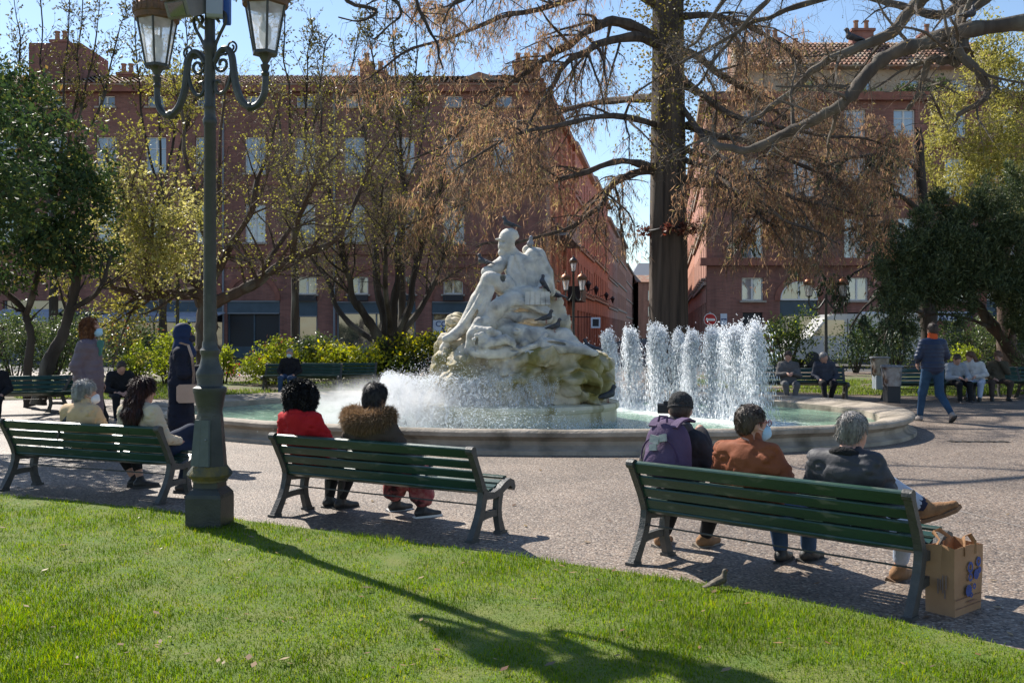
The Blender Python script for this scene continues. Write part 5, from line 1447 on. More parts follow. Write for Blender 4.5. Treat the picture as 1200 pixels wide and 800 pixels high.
        for i in (0, 1):
            f.chain([J['neck'] - A3(0, 0, 0.045), s.sh[i]], [0.062, 0.078 * arm])
            f.chain([s.sh[i], J['el'][i]], [0.078 * arm, 0.064 * arm], 0.05)
            w = J['wr'][i]; f.chain([J['el'][i], J['el'][i] * 0.08 + w * 0.92], [0.062 * arm, 0.044 * arm], 0.02)
        if neckc: f.cone(J['neck'] - A3(0, 0.0, 0.03), J['neck'] + A3(0, 0, 0.015) + 0.25 * (J['head'] - J['neck']), collar, collar * 0.88, 0.02)
        if hood: f.ell(J['neck'] + A3(0, -0.075, -0.03), (0.13, 0.075, 0.085), 0.03)
        if flare > 1:      # coat skirt below the hips
            f.cone(J['pelvis'], J['pelvis'] + A3(0, -0.01, -hem), 0.17 * bulk, 0.185 * flare * bulk, 0.05, sc_=(1.0, 1.25, 1.0))
        def disp(V):
            q = V * A3(7, 7, 11); d_ = np.stack([vnoise(q + i * 13.1) for i in range(3)], 1) * fold + np.stack([vnoise(q * 2.3 + i * 5.1) for i in range(3)], 1) * fold * 0.5
            V2 = V + d_
            # creases in the cloth
            c0 = J['chest'] * 0.5 + J['pelvis'] * 0.5; ra_ = V - c0; ra_[:, 2] *= 0.3; ra_ /= np.linalg.norm(ra_, axis=1, keepdims=True) + 1e-6
            nz = vnoise(V * A3(8, 8, 13) + 31 + d_ * 30) + 0.35 * vnoise(V * A3(22, 22, 30))
            V2 = V2 - ra_ * (np.clip(0.13 - np.abs(nz), 0, 1)[:, None] / 0.13 * fold * 0.9)
            if puff:
                c = J['chest'] * 0.5 + J['pelvis'] * 0.5
                rad = V - c; rad[:, 2] = 0; rad /= np.linalg.norm(rad, axis=1, keepdims=True) + 1e-6
                V2 = V2 + rad * (puff * (np.abs(np.sin(np.pi * V[:, 2] / pitch_)) ** 0.6 - 0.6))[:, None]
            return V2
        o = s.part(name, f.mesh(name, mat, disp, cut=s.cut)); return o
    def legs(s, mat, name='trousers', t=1.0, fold=0.008, ank=0.02):
        J = s.J; f = SDF(s.h, 0.05)
        f.ell(J['pelvis'], (0.175, 0.145, 0.125))
        for i in (0, 1):
            a = J['an'][i] + (J['kn'][i] - J['an'][i]) * ank * 4
            f.chain([J['hip'][i], J['kn'][i]], [0.098 * t, 0.074 * t]); f.chain([J['kn'][i], a], [0.072 * t, 0.052 * t], 0.03)
        return s.part(name, f.mesh(name, mat, lambda V: V + np.stack([vnoise(V * A3(9, 9, 14) + i * 13.1) for i in range(3)], 1) * fold * 1.6, cut=s.cut))
    def shoes(s, mat, sole=SOLE_M, hi=0.0):
        J = s.J
        for i in (0, 1):
            td = J['toe'][i] / np.linalg.norm(J['toe'][i]); a = J['an'][i]; dn = (a - J['kn'][i]); dn = dn / np.linalg.norm(dn)
            dn = dn - td * float(dn @ td); dn = dn / np.linalg.norm(dn)
            f = SDF(min(s.h, 0.012), 0.03)
            f.cone(a + dn * 0.045 - td * 0.035, a + dn * 0.055 + td * 0.06, 0.038, 0.038); f.cone(a + dn * 0.055 + td * 0.06, a + dn * 0.064 + td * 0.165, 0.038, 0.027); f.cone(a + dn * 0.03, a - dn * (0.015 + hi), 0.042, 0.040)
            sh = s.part('shoe', f.mesh('shoe', mat))
            mb = MB(); m = Matrix((Vector(np.cross(td, -dn)), Vector(td), Vector(-dn))).transposed()
            pts = [(-0.034, -0.078), (0.034, -0.078), (0.040, 0.0), (0.046, 0.09), (0.036, 0.165), (0.0, 0.200), (-0.036, 0.165), (-0.046, 0.09), (-0.040, 0.0)]
            c = Vector(a + dn * 0.089)
            mb.prism(pts, -0.012, 0.016, lambda x, y, z: c + m @ Vector((x, y, z))); mb.build('sole', sole, sh, smooth=False)
    def hair(s, mat, kind='short', vol=1.0, n=2600, strand=None, name='hair'):
        f = SDF(min(s.h, 0.012), 0.03)
        if kind == 'short':
            f.ell(s.hp(0, -0.022, 0.036), (0.083 * vol, 0.098 * vol, 0.090 * vol), rot=s.hm); f.ell(s.hp(0, -0.055, -0.02), (0.070 * vol, 0.055, 0.065), rot=s.hm)
            f.ell(s.hp(0, 0.085, -0.03), (0.066, 0.062, 0.088), 0.02, 's', rot=s.hm)
        elif kind == 'bob':
            f.ell(s.hp(0, -0.022, 0.036), (0.094 * vol, 0.110 * vol, 0.10 * vol), rot=s.hm); f.ell(s.hp(0, -0.055, -0.03), (0.086 * vol, 0.065, 0.078), rot=s.hm)
            f.ell(s.hp(0, 0.098, -0.03), (0.066, 0.068, 0.09), 0.02, 's', rot=s.hm)
        elif kind == 'curly':
            f.ell(s.hp(0, -0.03, 0.02), (0.125 * vol, 0.125 * vol, 0.115 * vol), rot=s.hm)
            for q in (-1, 1): f.ell(s.hp(q * 0.078, -0.025, -0.065), (0.06 * vol, 0.07, 0.085), 0.04, rot=s.hm)
            f.ell(s.hp(0, -0.06, -0.075), (0.09 * vol, 0.06, 0.08), 0.04, rot=s.hm); f.ell(s.hp(0, 0.10, -0.03), (0.062, 0.06, 0.085), 0.02, 's', rot=s.hm)
        elif kind == 'long':
            f.ell(s.hp(0, -0.02, 0.036), (0.092 * vol, 0.105 * vol, 0.098), rot=s.hm)
            b = s.J['neck']
            for q in (-1, -0.33, 0.33, 1):
                f.chain([s.hp(q * 0.055, -0.06, 0.0), s.hp(q * 0.085, -0.085, -0.10), b + A3(q * 0.075, -0.125, -0.07), b + A3(q * 0.062, -0.155, -0.20 + 0.03 * abs(q))], [0.05, 0.046, 0.036, 0.012], 0.04)
            f.ell(s.hp(0, 0.10, -0.03), (0.062, 0.06, 0.085), 0.02, 's', rot=s.hm)
        amp = {'short': 0.005, 'bob': 0.010, 'curly': 0.035, 'long': 0.008}[kind]
        def disp(V):
            q = V * (A3(30, 30, 2.5) if kind == 'long' else (A3(26, 26, 26) if kind == 'curly' else A3(24, 24, 16)))
            return V + np.stack([vnoise(q + i * 9.7) for i in range(3)], 1) * amp
        me = f.mesh(name, mat, disp); o = s.part(name, me)
        st = strand or {'short': 0.026, 'bob': 0.035, 'curly': 0.035, 'long': 0.085}[kind]; n = int(n * 1.8)
        fz = fuzz(me, n, st, 0.0017 if kind != 'curly' else 0.0035, mat, 'hair_strands', bias=(0, 0, -0.9 if kind == 'long' else -0.35), rnd=0.32 if kind == 'curly' else (0.08 if kind == 'long' else 0.16), tang=kind != 'curly', out=0.8 if kind == 'curly' else (0.32 if kind == 'bob' else 0.16), seed=len(bpy.data.objects))
        q = link('hair_strands', fz, o); q['kind'] = 'stuff'
        return o
    def mask(s, mat=None):
        f = SDF(0.008, 0.012)
        f.ell(s.hp(0, 0.060, -0.055), (0.060, 0.062, 0.055), rot=s.hm); f.cone(s.hp(0, 0.108, -0.02), s.hp(0, 0.112, -0.06), 0.016, 0.022, 0.03)
        f.ell(s.hp(0, -0.02, -0.05), (0.10, 0.075, 0.12), 0.01, 's', rot=s.hm)
        o = s.part('face_mask', f.mesh('face_mask', mat or MASK_M))
        mb = MB()
        for q in (-1, 1): mb.tube([s.hp(q * 0.058, 0.055, -0.035), s.hp(q * 0.078, 0.0, -0.02), s.hp(q * 0.079, -0.015, 0.005)], 0.0022, 5)
        mb.build('ear_loop', WHITE_P, o)
    def glasses(s):
        mb = MB()
        for q in (-1, 1):
            mb.tube([s.hp(q * 0.033 + 0.024 * math.cos(a), 0.104, 0.014 + 0.019 * math.sin(a)) for a in np.linspace(0, 6.283, 13)], 0.003, 5, cap=False)
            mb.tube([s.hp(q * 0.060, 0.100, 0.02), s.hp(q * 0.079, 0.05, 0.02), s.hp(q * 0.080, -0.015, 0.012)], 0.0032, 5)
        mb.tube([s.hp(-0.010, 0.106, 0.018), s.hp(0.010, 0.106, 0.018)], 0.003, 5)
        s.part('glasses', mb.mesh('glasses', M('red_brown_frame', (0.16, 0.03, 0.02), rough=0.4)))
def at_bench(b, s_, y=0.0):
    "a spot on a bench: s_ along it, y forward from its middle"
    d = Vector((math.cos(b[1]), math.sin(b[1]), 0)); f = Vector((-d.y, d.x, 0))
    return b[0] + d * s_ + f * y
bz = lambda b: b[1]
SEATZ = -0.055     # the benches are a little lower than the figure's default seat

# ---- right-hand bench
HOOD_G = cloth('charcoal_hoodie', (0.045, 0.042, 0.047), (0.03, 0.028, 0.033), 0.4, 16)
p = Person('person in a black beanie and dark hoodie at the left end of the nearest bench', at_bench(bC, -0.81) + V3(0, 0, SEATZ), bz(bC), pelvis=(0, 0.16, 0.49), chest=(-0.02, 0.19, 0.80), neck=(-0.035, 0.215, 0.965), head=(-0.05, 0.265, 1.10), yaw=28, pitch=-22, an=((-0.34, 0.46, 0.14), (-0.09, 0.66, 0.14)), kn=((-0.24, 0.56, 0.50), (0.05, 0.58, 0.49)), hip=((-0.09, 0.18, 0.48), (0.09, 0.18, 0.48)), wr=((-0.20, 0.42, 0.98), (0.0, 0.44, 0.96)), el=((-0.32, 0.24, 0.72), (0.28, 0.24, 0.70)))
p.body(SKIN); p.coat(HOOD_G, 'hoodie', bulk=1.08, hood=True, collar=0.09); p.legs(BLACK_T); p.shoes(TAN_M, M('pale_sole', (0.35, 0.3, 0.24), rough=0.8))
BEAN = M('black_knit', (0.022, 0.021, 0.022), (0.05, 0.05, 0.05), 90, 0.95, 0.8, 130)
f = SDF(0.01, 0.02); f.ell(p.hp(0, -0.02, 0.045), (0.090, 0.104, 0.090), rot=p.hm); f.ell(p.hp(0, 0.0, -0.075), (0.12, 0.15, 0.085), 0.01, 's', rot=p.hm)
be = p.part('beanie', f.mesh('beanie', BEAN, lambda V: V + np.stack([vnoise(V * 60 + i * 9) for i in range(3)], 1) * 0.006))
mb = MB(); mb.tube([p.hp(0.083 * math.cos(a), -0.02 + 0.096 * math.sin(a), 0.02 + 0.02 * math.sin(a)) for a in np.linspace(0, 6.283, 25)], 0.0105, 8, cap=False, sx=1.0); link('knit_band', mb.mesh('knit_band', BEAN), be)
p.hair(hairm('dark_hair_a', (0.03, 0.02, 0.015), (0.05, 0.03, 0.02)), 'short', n=500)
f = SDF(0.012, 0.02)
for k in range(3): f.chain([p.J['neck'] + A3(0.10 * math.cos(a) * (1 + 0.12 * k), -0.03 + 0.095 * math.sin(a) * (1 + 0.10 * k), 0.035 - 0.032 * k) for a in np.linspace(-3.3, 0.2, 12)], [0.024] * 12)
p.part('scarf', f.mesh('scarf', cloth('grey_scarf', (0.10, 0.095, 0.105), (0.06, 0.055, 0.065), 0.5, 20), lambda V: V + np.stack([vnoise(V * 22 + i * 9) for i in range(3)], 1) * 0.012))
# camera held up to the face
ct = thing('camera', 'small black camera held up before the face of the person in the beanie', 'camera', p.t.location + Matrix.Rotation(bz(bC), 3, 'Z') @ Vector((-0.24, 0.36, 1.10)), bz(bC) + R(28))
mb = MB(); mb.rbox((0, 0, 0), (0.12, 0.05, 0.075), 0.01); mb.build('camera_body', DARK_P, ct, smooth=False)
mb = MB(); mb.lathe([(0.03, 0), (0.032, 0.05), (0.028, 0.055)], 12, (0.01, 0.025, 0), m=Matrix.Rotation(R(-90), 3, 'X')); mb.build('lens', DARK_P, ct)
mb = MB(); mb.box((0, -0.005, 0.045), (0.035, 0.03, 0.02)); mb.build('viewfinder', DARK_P, ct, smooth=False)
# purple backpack worn by the first person
PURP = cloth('purple_canvas', (0.105, 0.070, 0.135), (0.08, 0.052, 0.105), 0.35, 40, 0.8)
PURP_D = cloth('purple_dark', (0.07, 0.04, 0.10), (0.05, 0.03, 0.075), 0.3, 40)
bp_ = thing('backpack', 'worn purple backpack with pale patches, worn by the person in the beanie', 'backpack', p.t.location, bz(bC))
f = SDF(0.011, 0.05); cB = A3(0.03, -0.015, 0.845)
f.ell(cB + A3(0, 0.01, 0.02), (0.175, 0.105, 0.205), 0.05); f.ell(cB + A3(0, -0.005, -0.11), (0.178, 0.115, 0.12), 0.05)
f.ell(cB + A3(0, -0.055, -0.07), (0.145, 0.075, 0.13), 0.03)
def bpd(V): return V + np.stack([vnoise(V * 11 + i * 9) for i in range(3)], 1) * 0.016
link('main_pouch', f.mesh('main_pouch', PURP, bpd), bp_)
mb = MB()
for r_, z0, nm in ((0.148, 0.0, 0), ): mb.tube([cB + A3(0.150 * math.cos(a), -0.095 - 0.02 * math.sin(a), -0.06 + 0.165 * math.sin(a)) for a in np.linspace(0, math.pi, 18)], 0.006, 6)
link('zip', mb.mesh('zip', PURP_D), bp_)
mb = MB(); mb.tube([cB + A3(-0.14, -0.135, -0.09), cB + A3(0, -0.155, -0.075), cB + A3(0.14, -0.135, -0.09)], 0.006, 6); link('pocket_seam', mb.mesh('pocket_seam', PURP_D), bp_)
for q in (-1, 1):
    mb = MB(); mb.ribbon([(0, 0), (0.03, 0.028), (0.075, 0.046), (0.14, 0.055), (0.22, 0.03)], 0.008, 0.033, lambda a, b, w: Vector(cB + A3(q * 0.085 + w + q * 0.012 * b * 10, -0.055 + a, 0.165 + b)))
    link('strap', mb.mesh('strap', PURP), bp_)
mb = MB(); mb.tube([cB + A3(-0.035, -0.06, 0.20), cB + A3(-0.03, -0.05, 0.24), cB + A3(0.03, -0.05, 0.24), cB + A3(0.035, -0.06, 0.20)], 0.008, 6); link('carry_handle', mb.mesh('carry_handle', PURP_D), bp_)
PATCH = M('pale_patch', (0.45, 0.45, 0.42), (0.30, 0.32, 0.32), 40, 0.8)
for dx, dz, w_, h_, rr in ((-0.02, 0.03, 0.075, 0.055, 8), (0.045, 0.045, 0.055, 0.05, -12), (-0.025, -0.022, 0.06, 0.045, -5)):
    mb = MB(); mb.box((0, 0, 0), (w_, 0.014, h_), rot=Matrix.Rotation(R(-8), 3, 'X') @ Matrix.Rotation(R(rr), 3, 'Y')); o = mb.build('patch', PATCH, bp_, smooth=False); o.location = Vector(cB + A3(dx, -0.137 + 0.25 * max(0, dz + 0.02), dz + 0.055))

ORANGE = cloth('rust_jacket', (0.27, 0.085, 0.035), (0.20, 0.06, 0.028), 0.5, 9, 0.75, 4)
p = Person('man in a rust orange jacket, glasses and blue mask turning his head to the right', at_bench(bC, -0.15) + V3(0, 0, SEATZ), bz(bC), yaw=-34, pitch=-4, chest=(0, 0.0, 0.79), neck=(0.0, 0.01, 0.935), head=(0.0, 0.035, 1.065), el=((-0.26, 0.04, 0.63), (0.31, 0.0, 0.65)), wr=((-0.17, 0.28, 0.54), (0.42, 0.18, 0.60)), an=((-0.10, 0.60, 0.14), (0.03, 0.76, 0.14)), kn=((-0.12, 0.56, 0.47), (0.10, 0.58, 0.49)), hd=((0.4, 0.8, -0.2), (0.1, 0.9, -0.2)))
p.body(SKIN); p.coat(ORANGE, bulk=1.02, arm=1.0, fold=0.022, collar=0.078); p.legs(JEANS); p.shoes(LEATHER_D, hi=0.05); p.hair(hairm('dark_brown_hair', (0.035, 0.022, 0.015), (0.085, 0.06, 0.045)), 'short', 1.04, 3000); p.mask(); p.glasses()
GREYJ = M('grey_jacket', (0.05, 0.05, 0.058), (0.034, 0.034, 0.04), 5, 0.62, 0.45, 12, spec=0.3)
p = Person('grey haired man in a dark padded jacket with one leg crossed, at the right end', at_bench(bC, 0.52) + V3(0, 0, SEATZ), bz(bC), yaw=-10, pitch=-8, chest=(0, -0.01, 0.79), neck=(0.0, 0.01, 0.93), head=(0.01, 0.045, 1.055), el=((-0.26, 0.02, 0.64), (0.27, 0.03, 0.64)), wr=((-0.16, 0.28, 0.54), (0.03, 0.30, 0.62)), an=((0.20, 0.66, 0.56), (0.04, 0.66, 0.14)), kn=((0.02, 0.50, 0.68), (0.13, 0.52, 0.48)), hip=((-0.09, 0.13, 0.50), (0.09, 0.13, 0.47)), toe=((0.80, 0.30, 0.38), (0.1, 1, 0)))
p.body(SKIN); p.coat(GREYJ, bulk=1.04, arm=1.02, fold=0.016, collar=0.07, puff=0.010, pitch_=0.11); p.legs(JEANS_L, ank=0.055); p.shoes(TAN_M, M('tan_sole', (0.2, 0.12, 0.07), rough=0.8)); p.hair(hairm('grey_hair', (0.30, 0.28, 0.26), (0.12, 0.11, 0.10)), 'short', 1.04, 3000)
f = SDF(0.011, 0.02); f.chain([p.J['neck'] + A3(0.098 * math.cos(a), -0.02 + 0.09 * math.sin(a), 0.005 - 0.02 * math.cos(a * 2)) for a in np.linspace(-3.5, 0.4, 12)], [0.026] * 12, sc_=None); p.part('collar', f.mesh('collar', cloth('black_corduroy', (0.02, 0.02, 0.022), None, 0.8, 60)))
mb = MB(); mb.tube([p.J['an'][0] + (p.J['kn'][0] - p.J['an'][0]) * 0.02, p.J['an'][0] + (p.J['kn'][0] - p.J['an'][0]) * 0.42], [0.047, 0.05], 10); p.part('sock', mb.mesh('sock', cloth('navy_sock', (0.025, 0.03, 0.06))))

# ---- middle bench
RED = cloth('red_jacket', (0.52, 0.018, 0.022), (0.38, 0.012, 0.018), 0.45, 10, 0.8, 4)
p = Person('woman with big curly black hair in a bright red jacket on the middle bench', at_bench(bB, -0.84) + V3(0, 0, SEATZ), bz(bB), chest=(-0.02, 0.0, 0.80), neck=(-0.035, 0.0, 0.95), head=(-0.05, 0.03, 1.085), yaw=0, pitch=-6, el=((-0.27, 0.03, 0.64), (0.26, 0.05, 0.66)), wr=((-0.15, 0.28, 0.56), (0.30, 0.27, 0.66)), an=((-0.10, 0.44, 0.14), (0.06, 0.42, 0.14)), kn=((-0.10, 0.52, 0.47), (0.12, 0.52, 0.47)), toe=((0.25, 1, 0), (0.3, 1, 0)))
p.body(SKIN_B); p.coat(RED, bulk=0.97, fold=0.018, hood=True); p.legs(BLACK_T, t=0.92); p.shoes(LEATHER_D, hi=0.14); p.hair(hairm('black_curls', (0.008, 0.007, 0.007), (0.025, 0.022, 0.022)), 'curly', 1.13, 9000)
hb = thing('handbag', 'black handbag held upright beside the woman in the red jacket', 'handbag', p.t.location + Matrix.Rotation(bz(bB), 3, 'Z') @ Vector((0.36, 0.17, 0.66)), bz(bB) + R(20))
mb = MB(); mb.rbox((0, 0, 0), (0.10, 0.20, 0.24), 0.03, rot=Matrix.Rotation(R(28), 3, 'Y')); mb.build('bag_body', LEATHER_D, hb, smooth=False)
mb = MB(); mb.tube([(0.02, -0.07, 0.11), (0.09, -0.05, 0.2), (0.09, 0.05, 0.2), (0.02, 0.07, 0.11)], 0.007, 6); mb.build('handle', LEATHER_D, hb)
PARKA = cloth('brown_parka', (0.085, 0.062, 0.045), (0.06, 0.043, 0.032), 0.4, 9, 0.85, 4)
p = Person('person in a brown parka with a fur trimmed hood on the middle bench', at_bench(bB, -0.08) + V3(0, 0, SEATZ), bz(bB), chest=(0, -0.005, 0.80), neck=(0.0, 0.01, 0.955), head=(0.0, 0.05, 1.10), yaw=-8, pitch=-10, el=((-0.31, 0.03, 0.64), (0.32, 0.04, 0.63)), wr=((-0.18, 0.28, 0.56), (0.34, 0.26, 0.58)), an=((-0.20, 0.58, 0.14), (0.17, 0.46, 0.14)), kn=((-0.12, 0.53, 0.47), (0.16, 0.53, 0.47)), toe=((0.35, 1, 0), (0.5, 1, 0)))
p.body(SKIN_B); p.coat(PARKA, 'parka', bulk=1.16, arm=1.16, fold=0.02); p.legs(BLACK_T, 'leggings', t=0.85); p.shoes(LEATHER_D, M('white_sole', (0.7, 0.68, 0.65), rough=0.7))
p.hair(hairm('black_hair_b', (0.012, 0.010, 0.010), (0.03, 0.025, 0.024)), 'bob', 0.98, 3000)
f = SDF(0.013, 0.05); f.chain([p.J['neck'] + A3(0.175 * math.cos(a), -0.06 + 0.115 * math.sin(a), 0.01 - 0.045 * max(0, -math.sin(a))) for a in np.linspace(-3.75, 0.6, 14)], [0.05] * 14); f.ell(p.J['neck'] + A3(0, -0.125, -0.03), (0.16, 0.06, 0.075), 0.05)
FUR = leafmat('fur_trim', [(0.10, 0.06, 0.035), (0.22, 0.135, 0.075), (0.36, 0.24, 0.14), (0.15, 0.09, 0.05)], 0.3, 0.6)
fm = f.mesh('fur_trim', M('fur_base', (0.16, 0.10, 0.06), (0.09, 0.055, 0.03), 20, 0.9)); fo = p.part('fur_trim', fm)
q = link('fur_strands', fuzz(fm, 9000, 0.055, 0.0022, FUR, 'fur_strands', bias=(0, 0, -0.25), out=0.75, seed=5), fo); q['kind'] = 'stuff'
SKIRT = M('red_patterned_skirt', (0.30, 0.035, 0.05), (0.42, 0.16, 0.15), 22, 0.9, 0.3, 20, c3=(0.05, 0.015, 0.02), s3=9)
f = SDF(0.013, 0.05); f.ell(A3(0.02, 0.24, 0.50), (0.21, 0.24, 0.11)); f.cone(A3(-0.12, 0.46, 0.44), A3(-0.12, 0.45, 0.27), 0.09, 0.10); f.cone(A3(0.16, 0.46, 0.44), A3(0.20, 0.43, 0.26), 0.09, 0.11); f.cone(A3(-0.08, 0.46, 0.34), A3(0.18, 0.45, 0.34), 0.07, 0.07)
p.part('skirt', f.mesh('skirt', SKIRT, lambda V: V + (np.sin(V[:, 0] * 70 + V[:, 1] * 60) * 0.008 * np.clip((0.45 - V[:, 2]) / 0.15, 0, 1))[:, None] * A3(0.7, 0.7, 0)))

# ---- left bench
CREAM = cloth('beige_coat', (0.60, 0.43, 0.26), (0.50, 0.35, 0.20), 0.4, 9, 0.85, 4)
p = Person('older woman with short grey hair in a beige coat on the left bench', at_bench(bA, -0.12) + V3(0, 0, SEATZ), bz(bA), yaw=-42, pitch=-6, chest=(0, 0.0, 0.78), neck=(0, 0.01, 0.92), head=(0.0, 0.04, 1.05), el=((-0.26, 0.04, 0.63), (0.27, 0.05, 0.62)), an=((0.12, 0.56, 0.14), (0.24, 0.52, 0.14)), kn=((-0.08, 0.53, 0.47), (0.14, 0.53, 0.47)), toe=((0.7, 0.8, 0), (0.7, 0.8, 0)), shw=0.16)
p.body(SKIN); p.coat(CREAM, 'coat', bulk=1.0, fold=0.016, hood=False, collar=0.082); p.legs(BLACK_T, ank=0.09, t=0.95); p.shoes(LEATHER_D); p.hair(hairm('silver_hair', (0.42, 0.41, 0.40), (0.22, 0.21, 0.21)), 'bob', 0.97, 4200); p.mask(M('white_mask', (0.7, 0.7, 0.72), rough=0.9))
mb = MB(); mb.ribbon([(-0.19, 0.60), (-0.135, 0.75), (-0.075, 0.86), (0.02, 0.90)], 0.015, 0.004, lambda a, b, w: (a, -0.145 + (0.05 if b > 0.83 else 0) + w + 0.10 * max(0, b - 0.78), b)); p.part('bag_strap', mb.mesh('bag_strap', LEATHER_D))
CREAM2 = cloth('cream_knit', (0.60, 0.50, 0.36), (0.52, 0.43, 0.31), 0.5, 20, 0.9, 5)
p = Person('young woman with long straight dark hair in a cream jacket beside the lamp post', at_bench(bA, 0.63) + V3(0, 0, SEATZ), bz(bA), yaw=-30, pitch=-6, chest=(0, 0.0, 0.80), neck=(0, 0.01, 0.955), head=(0.0, 0.04, 1.09), el=((-0.26, 0.02, 0.63), (0.26, 0.04, 0.64)), wr=((-0.12, 0.30, 0.58), (0.16, 0.34, 0.58)), an=((0.22, 0.66, 0.30), (0.10, 0.46, 0.14)), kn=((0.12, 0.55, 0.66), (0.13, 0.53, 0.50)), hip=((-0.09, 0.13, 0.465), (0.09, 0.13, 0.5)), toe=((0.6, 0.8, 0), (0.7, 0.7, -0.2)), shw=0.165)
p.body(SKIN); p.coat(CREAM2, bulk=0.98, fold=0.014, neckc=False); p.legs(cloth('indigo_jeans', (0.02, 0.03, 0.06))); p.shoes(LEATHER_D); p.hair(hairm('long_dark_hair', (0.014, 0.009, 0.008), (0.07, 0.022, 0.014)), 'long', 1.02, 6500)

# ---- standing and walking figures
MAUVE = cloth('mauve_quilted', (0.17, 0.125, 0.14), (0.13, 0.095, 0.11), 0.3, 10, 0.6, 4, 0.3)
p = Person('older woman with curly auburn hair in a long mauve coat and blue mask, walking right', G(104, 538), R(-84), sit=False, h=0.015, scale=1.05, yaw=0, pitch=-3, el=((-0.23, -0.10, 1.12), (0.23, -0.08, 1.12)), wr=((-0.20, 0.08, 0.92), (0.20, 0.02, 0.86)), kn=((-0.09, 0.12, 0.50), (0.09, -0.02, 0.50)), an=((-0.09, 0.20, 0.085), (0.09, -0.22, 0.13)))
p.body(SKIN); p.coat(MAUVE, 'coat', bulk=1.08, arm=1.1, hem=0.30, flare=1.12, puff=0.009, pitch_=0.085, fold=0.010, collar=0.085); p.legs(BLACK_T); p.shoes(LEATHER_D); p.hair(hairm('auburn_hair', (0.26, 0.11, 0.045), (0.13, 0.05, 0.025)), 'curly', 0.80, 5200, 0.028); p.mask()
mb = MB(); mb.rbox((0, 0, 0), (0.05, 0.07, 0.20), 0.02); o = mb.build('scarf_end', cloth('green_scarf', (0.10, 0.24, 0.20)), p.t, smooth=False); o.location = (0.04, 0.135, 1.33); o.rotation_euler = (R(-12), 0, 0)
NAVY = cloth('navy_coat', (0.010, 0.012, 0.022), (0.016, 0.018, 0.032), 0.3, 10, 0.85)
HIJ = cloth('navy_headscarf', (0.018, 0.032, 0.085), (0.012, 0.022, 0.06), 0.5, 12, 0.75)
p = Person('woman in a navy headscarf and long dark coat standing behind the lamp post', G(213, 542), R(-72), sit=False, h=0.014, yaw=0, pitch=-4, el=((-0.23, 0.0, 1.10), (0.23, 0.02, 1.10)), wr=((-0.08, 0.26, 1.16), (0.10, 0.27, 1.12)), hd=((0.3, 0.9, 0.2), (-0.3, 0.9, 0.1)), scale=1.0)
p.body(SKIN_B); p.coat(NAVY, 'coat', bulk=1.06, arm=1.08, hem=0.42, flare=1.05, fold=0.012); p.legs(cloth('brown_leggings', (0.06, 0.035, 0.03)), t=0.85); p.shoes(LEATHER_D)
f = SDF(0.012, 0.04); f.ell(p.hp(0, -0.022, 0.022), (0.098, 0.115, 0.115), rot=p.hm); f.cone(p.hp(0, -0.02, -0.06), p.J['neck'] + A3(0, 0, -0.03), 0.092, 0.115); f.ell(p.J['neck'] + A3(0, 0.04, -0.08), (0.15, 0.12, 0.10)); f.cone(p.hp(0, 0.05, -0.10), p.J['neck'] + A3(0, 0.10, -0.10), 0.05, 0.06); f.ell(p.hp(0, 0.125, 0.0), (0.055, 0.07, 0.075), 0.02, 's', rot=p.hm)
p.part('headscarf', f.mesh('headscarf', HIJ, lambda V: V + np.stack([vnoise(V * A3(12, 12, 22) + i * 9) for i in range(3)], 1) * 0.014)); p.mask(M('black_mask', (0.02, 0.02, 0.03), rough=0.9))
BEIGE = cloth('beige_leather', (0.48, 0.34, 0.26), (0.4, 0.28, 0.21), 0.2, 20, 0.6)
sb = thing('shoulder_bag', 'beige shoulder bag with a long strap hanging at the side of the woman in navy', 'bag', p.t.location, R(-72))
mb = MB(); mb.rbox((0.235, 0.07, 0.86), (0.08, 0.26, 0.22), 0.03); mb.build('bag_body', BEIGE, sb, smooth=False)
mb = MB(); mb.ribbon([(-0.02, 1.47), (0.075, 1.44), (0.12, 1.30), (0.14, 1.1), (0.13, 0.95)], 0.004, 0.022, lambda a, b, w: (0.19 + (0.06 if b < 1.35 else 0.0), a + w * 0.5, b + w * 0.2)); mb.build('strap', BEIGE, sb, smooth=False)
VEST = cloth('navy_quilted_vest', (0.018, 0.032, 0.075), (0.013, 0.024, 0.058), 0.25, 12, 0.5, 5, 0.35)
p = Person('man in a navy quilted vest and jeans walking away from the camera', G(1093, 494), R(4), sit=False, h=0.016, scale=1.03, yaw=10, pitch=-8, el=((-0.26, 0.0, 1.13), (0.26, 0.02, 1.13)), wr=((-0.17, 0.20, 1.02), (0.20, 0.20, 1.0)), kn=((-0.10, 0.16, 0.50), (0.12, 0.0, 0.49)), an=((-0.12, 0.22, 0.085), (0.19, -0.28, 0.16)), toe=((-0.1, 1, 0), (0.15, 0.85, -0.45)))
p.body(SKIN); p.coat(VEST, 'vest', bulk=1.06, arm=1.0, hem=0.06, puff=0.012, pitch_=0.065, fold=0.006, collar=0.07); p.legs(cloth('blue_jeans', (0.035, 0.08, 0.15), (0.02, 0.05, 0.10), 0.3, 25), t=1.0); p.shoes(M('grey_shoe', (0.3, 0.27, 0.25), rough=0.8)); p.hair(hairm('short_dark_hair', (0.03, 0.02, 0.016), (0.06, 0.04, 0.03)), 'short', 1.02, 1500)
f = SDF(0.014, 0.02); f.cone(p.J['neck'] + A3(0, 0, -0.02), p.J['neck'] + A3(0, 0.005, 0.055), 0.088, 0.080); p.part('collar', f.mesh('collar', cloth('orange_collar', (0.60, 0.10, 0.03), (0.5, 0.08, 0.02), 0.3, 20)))

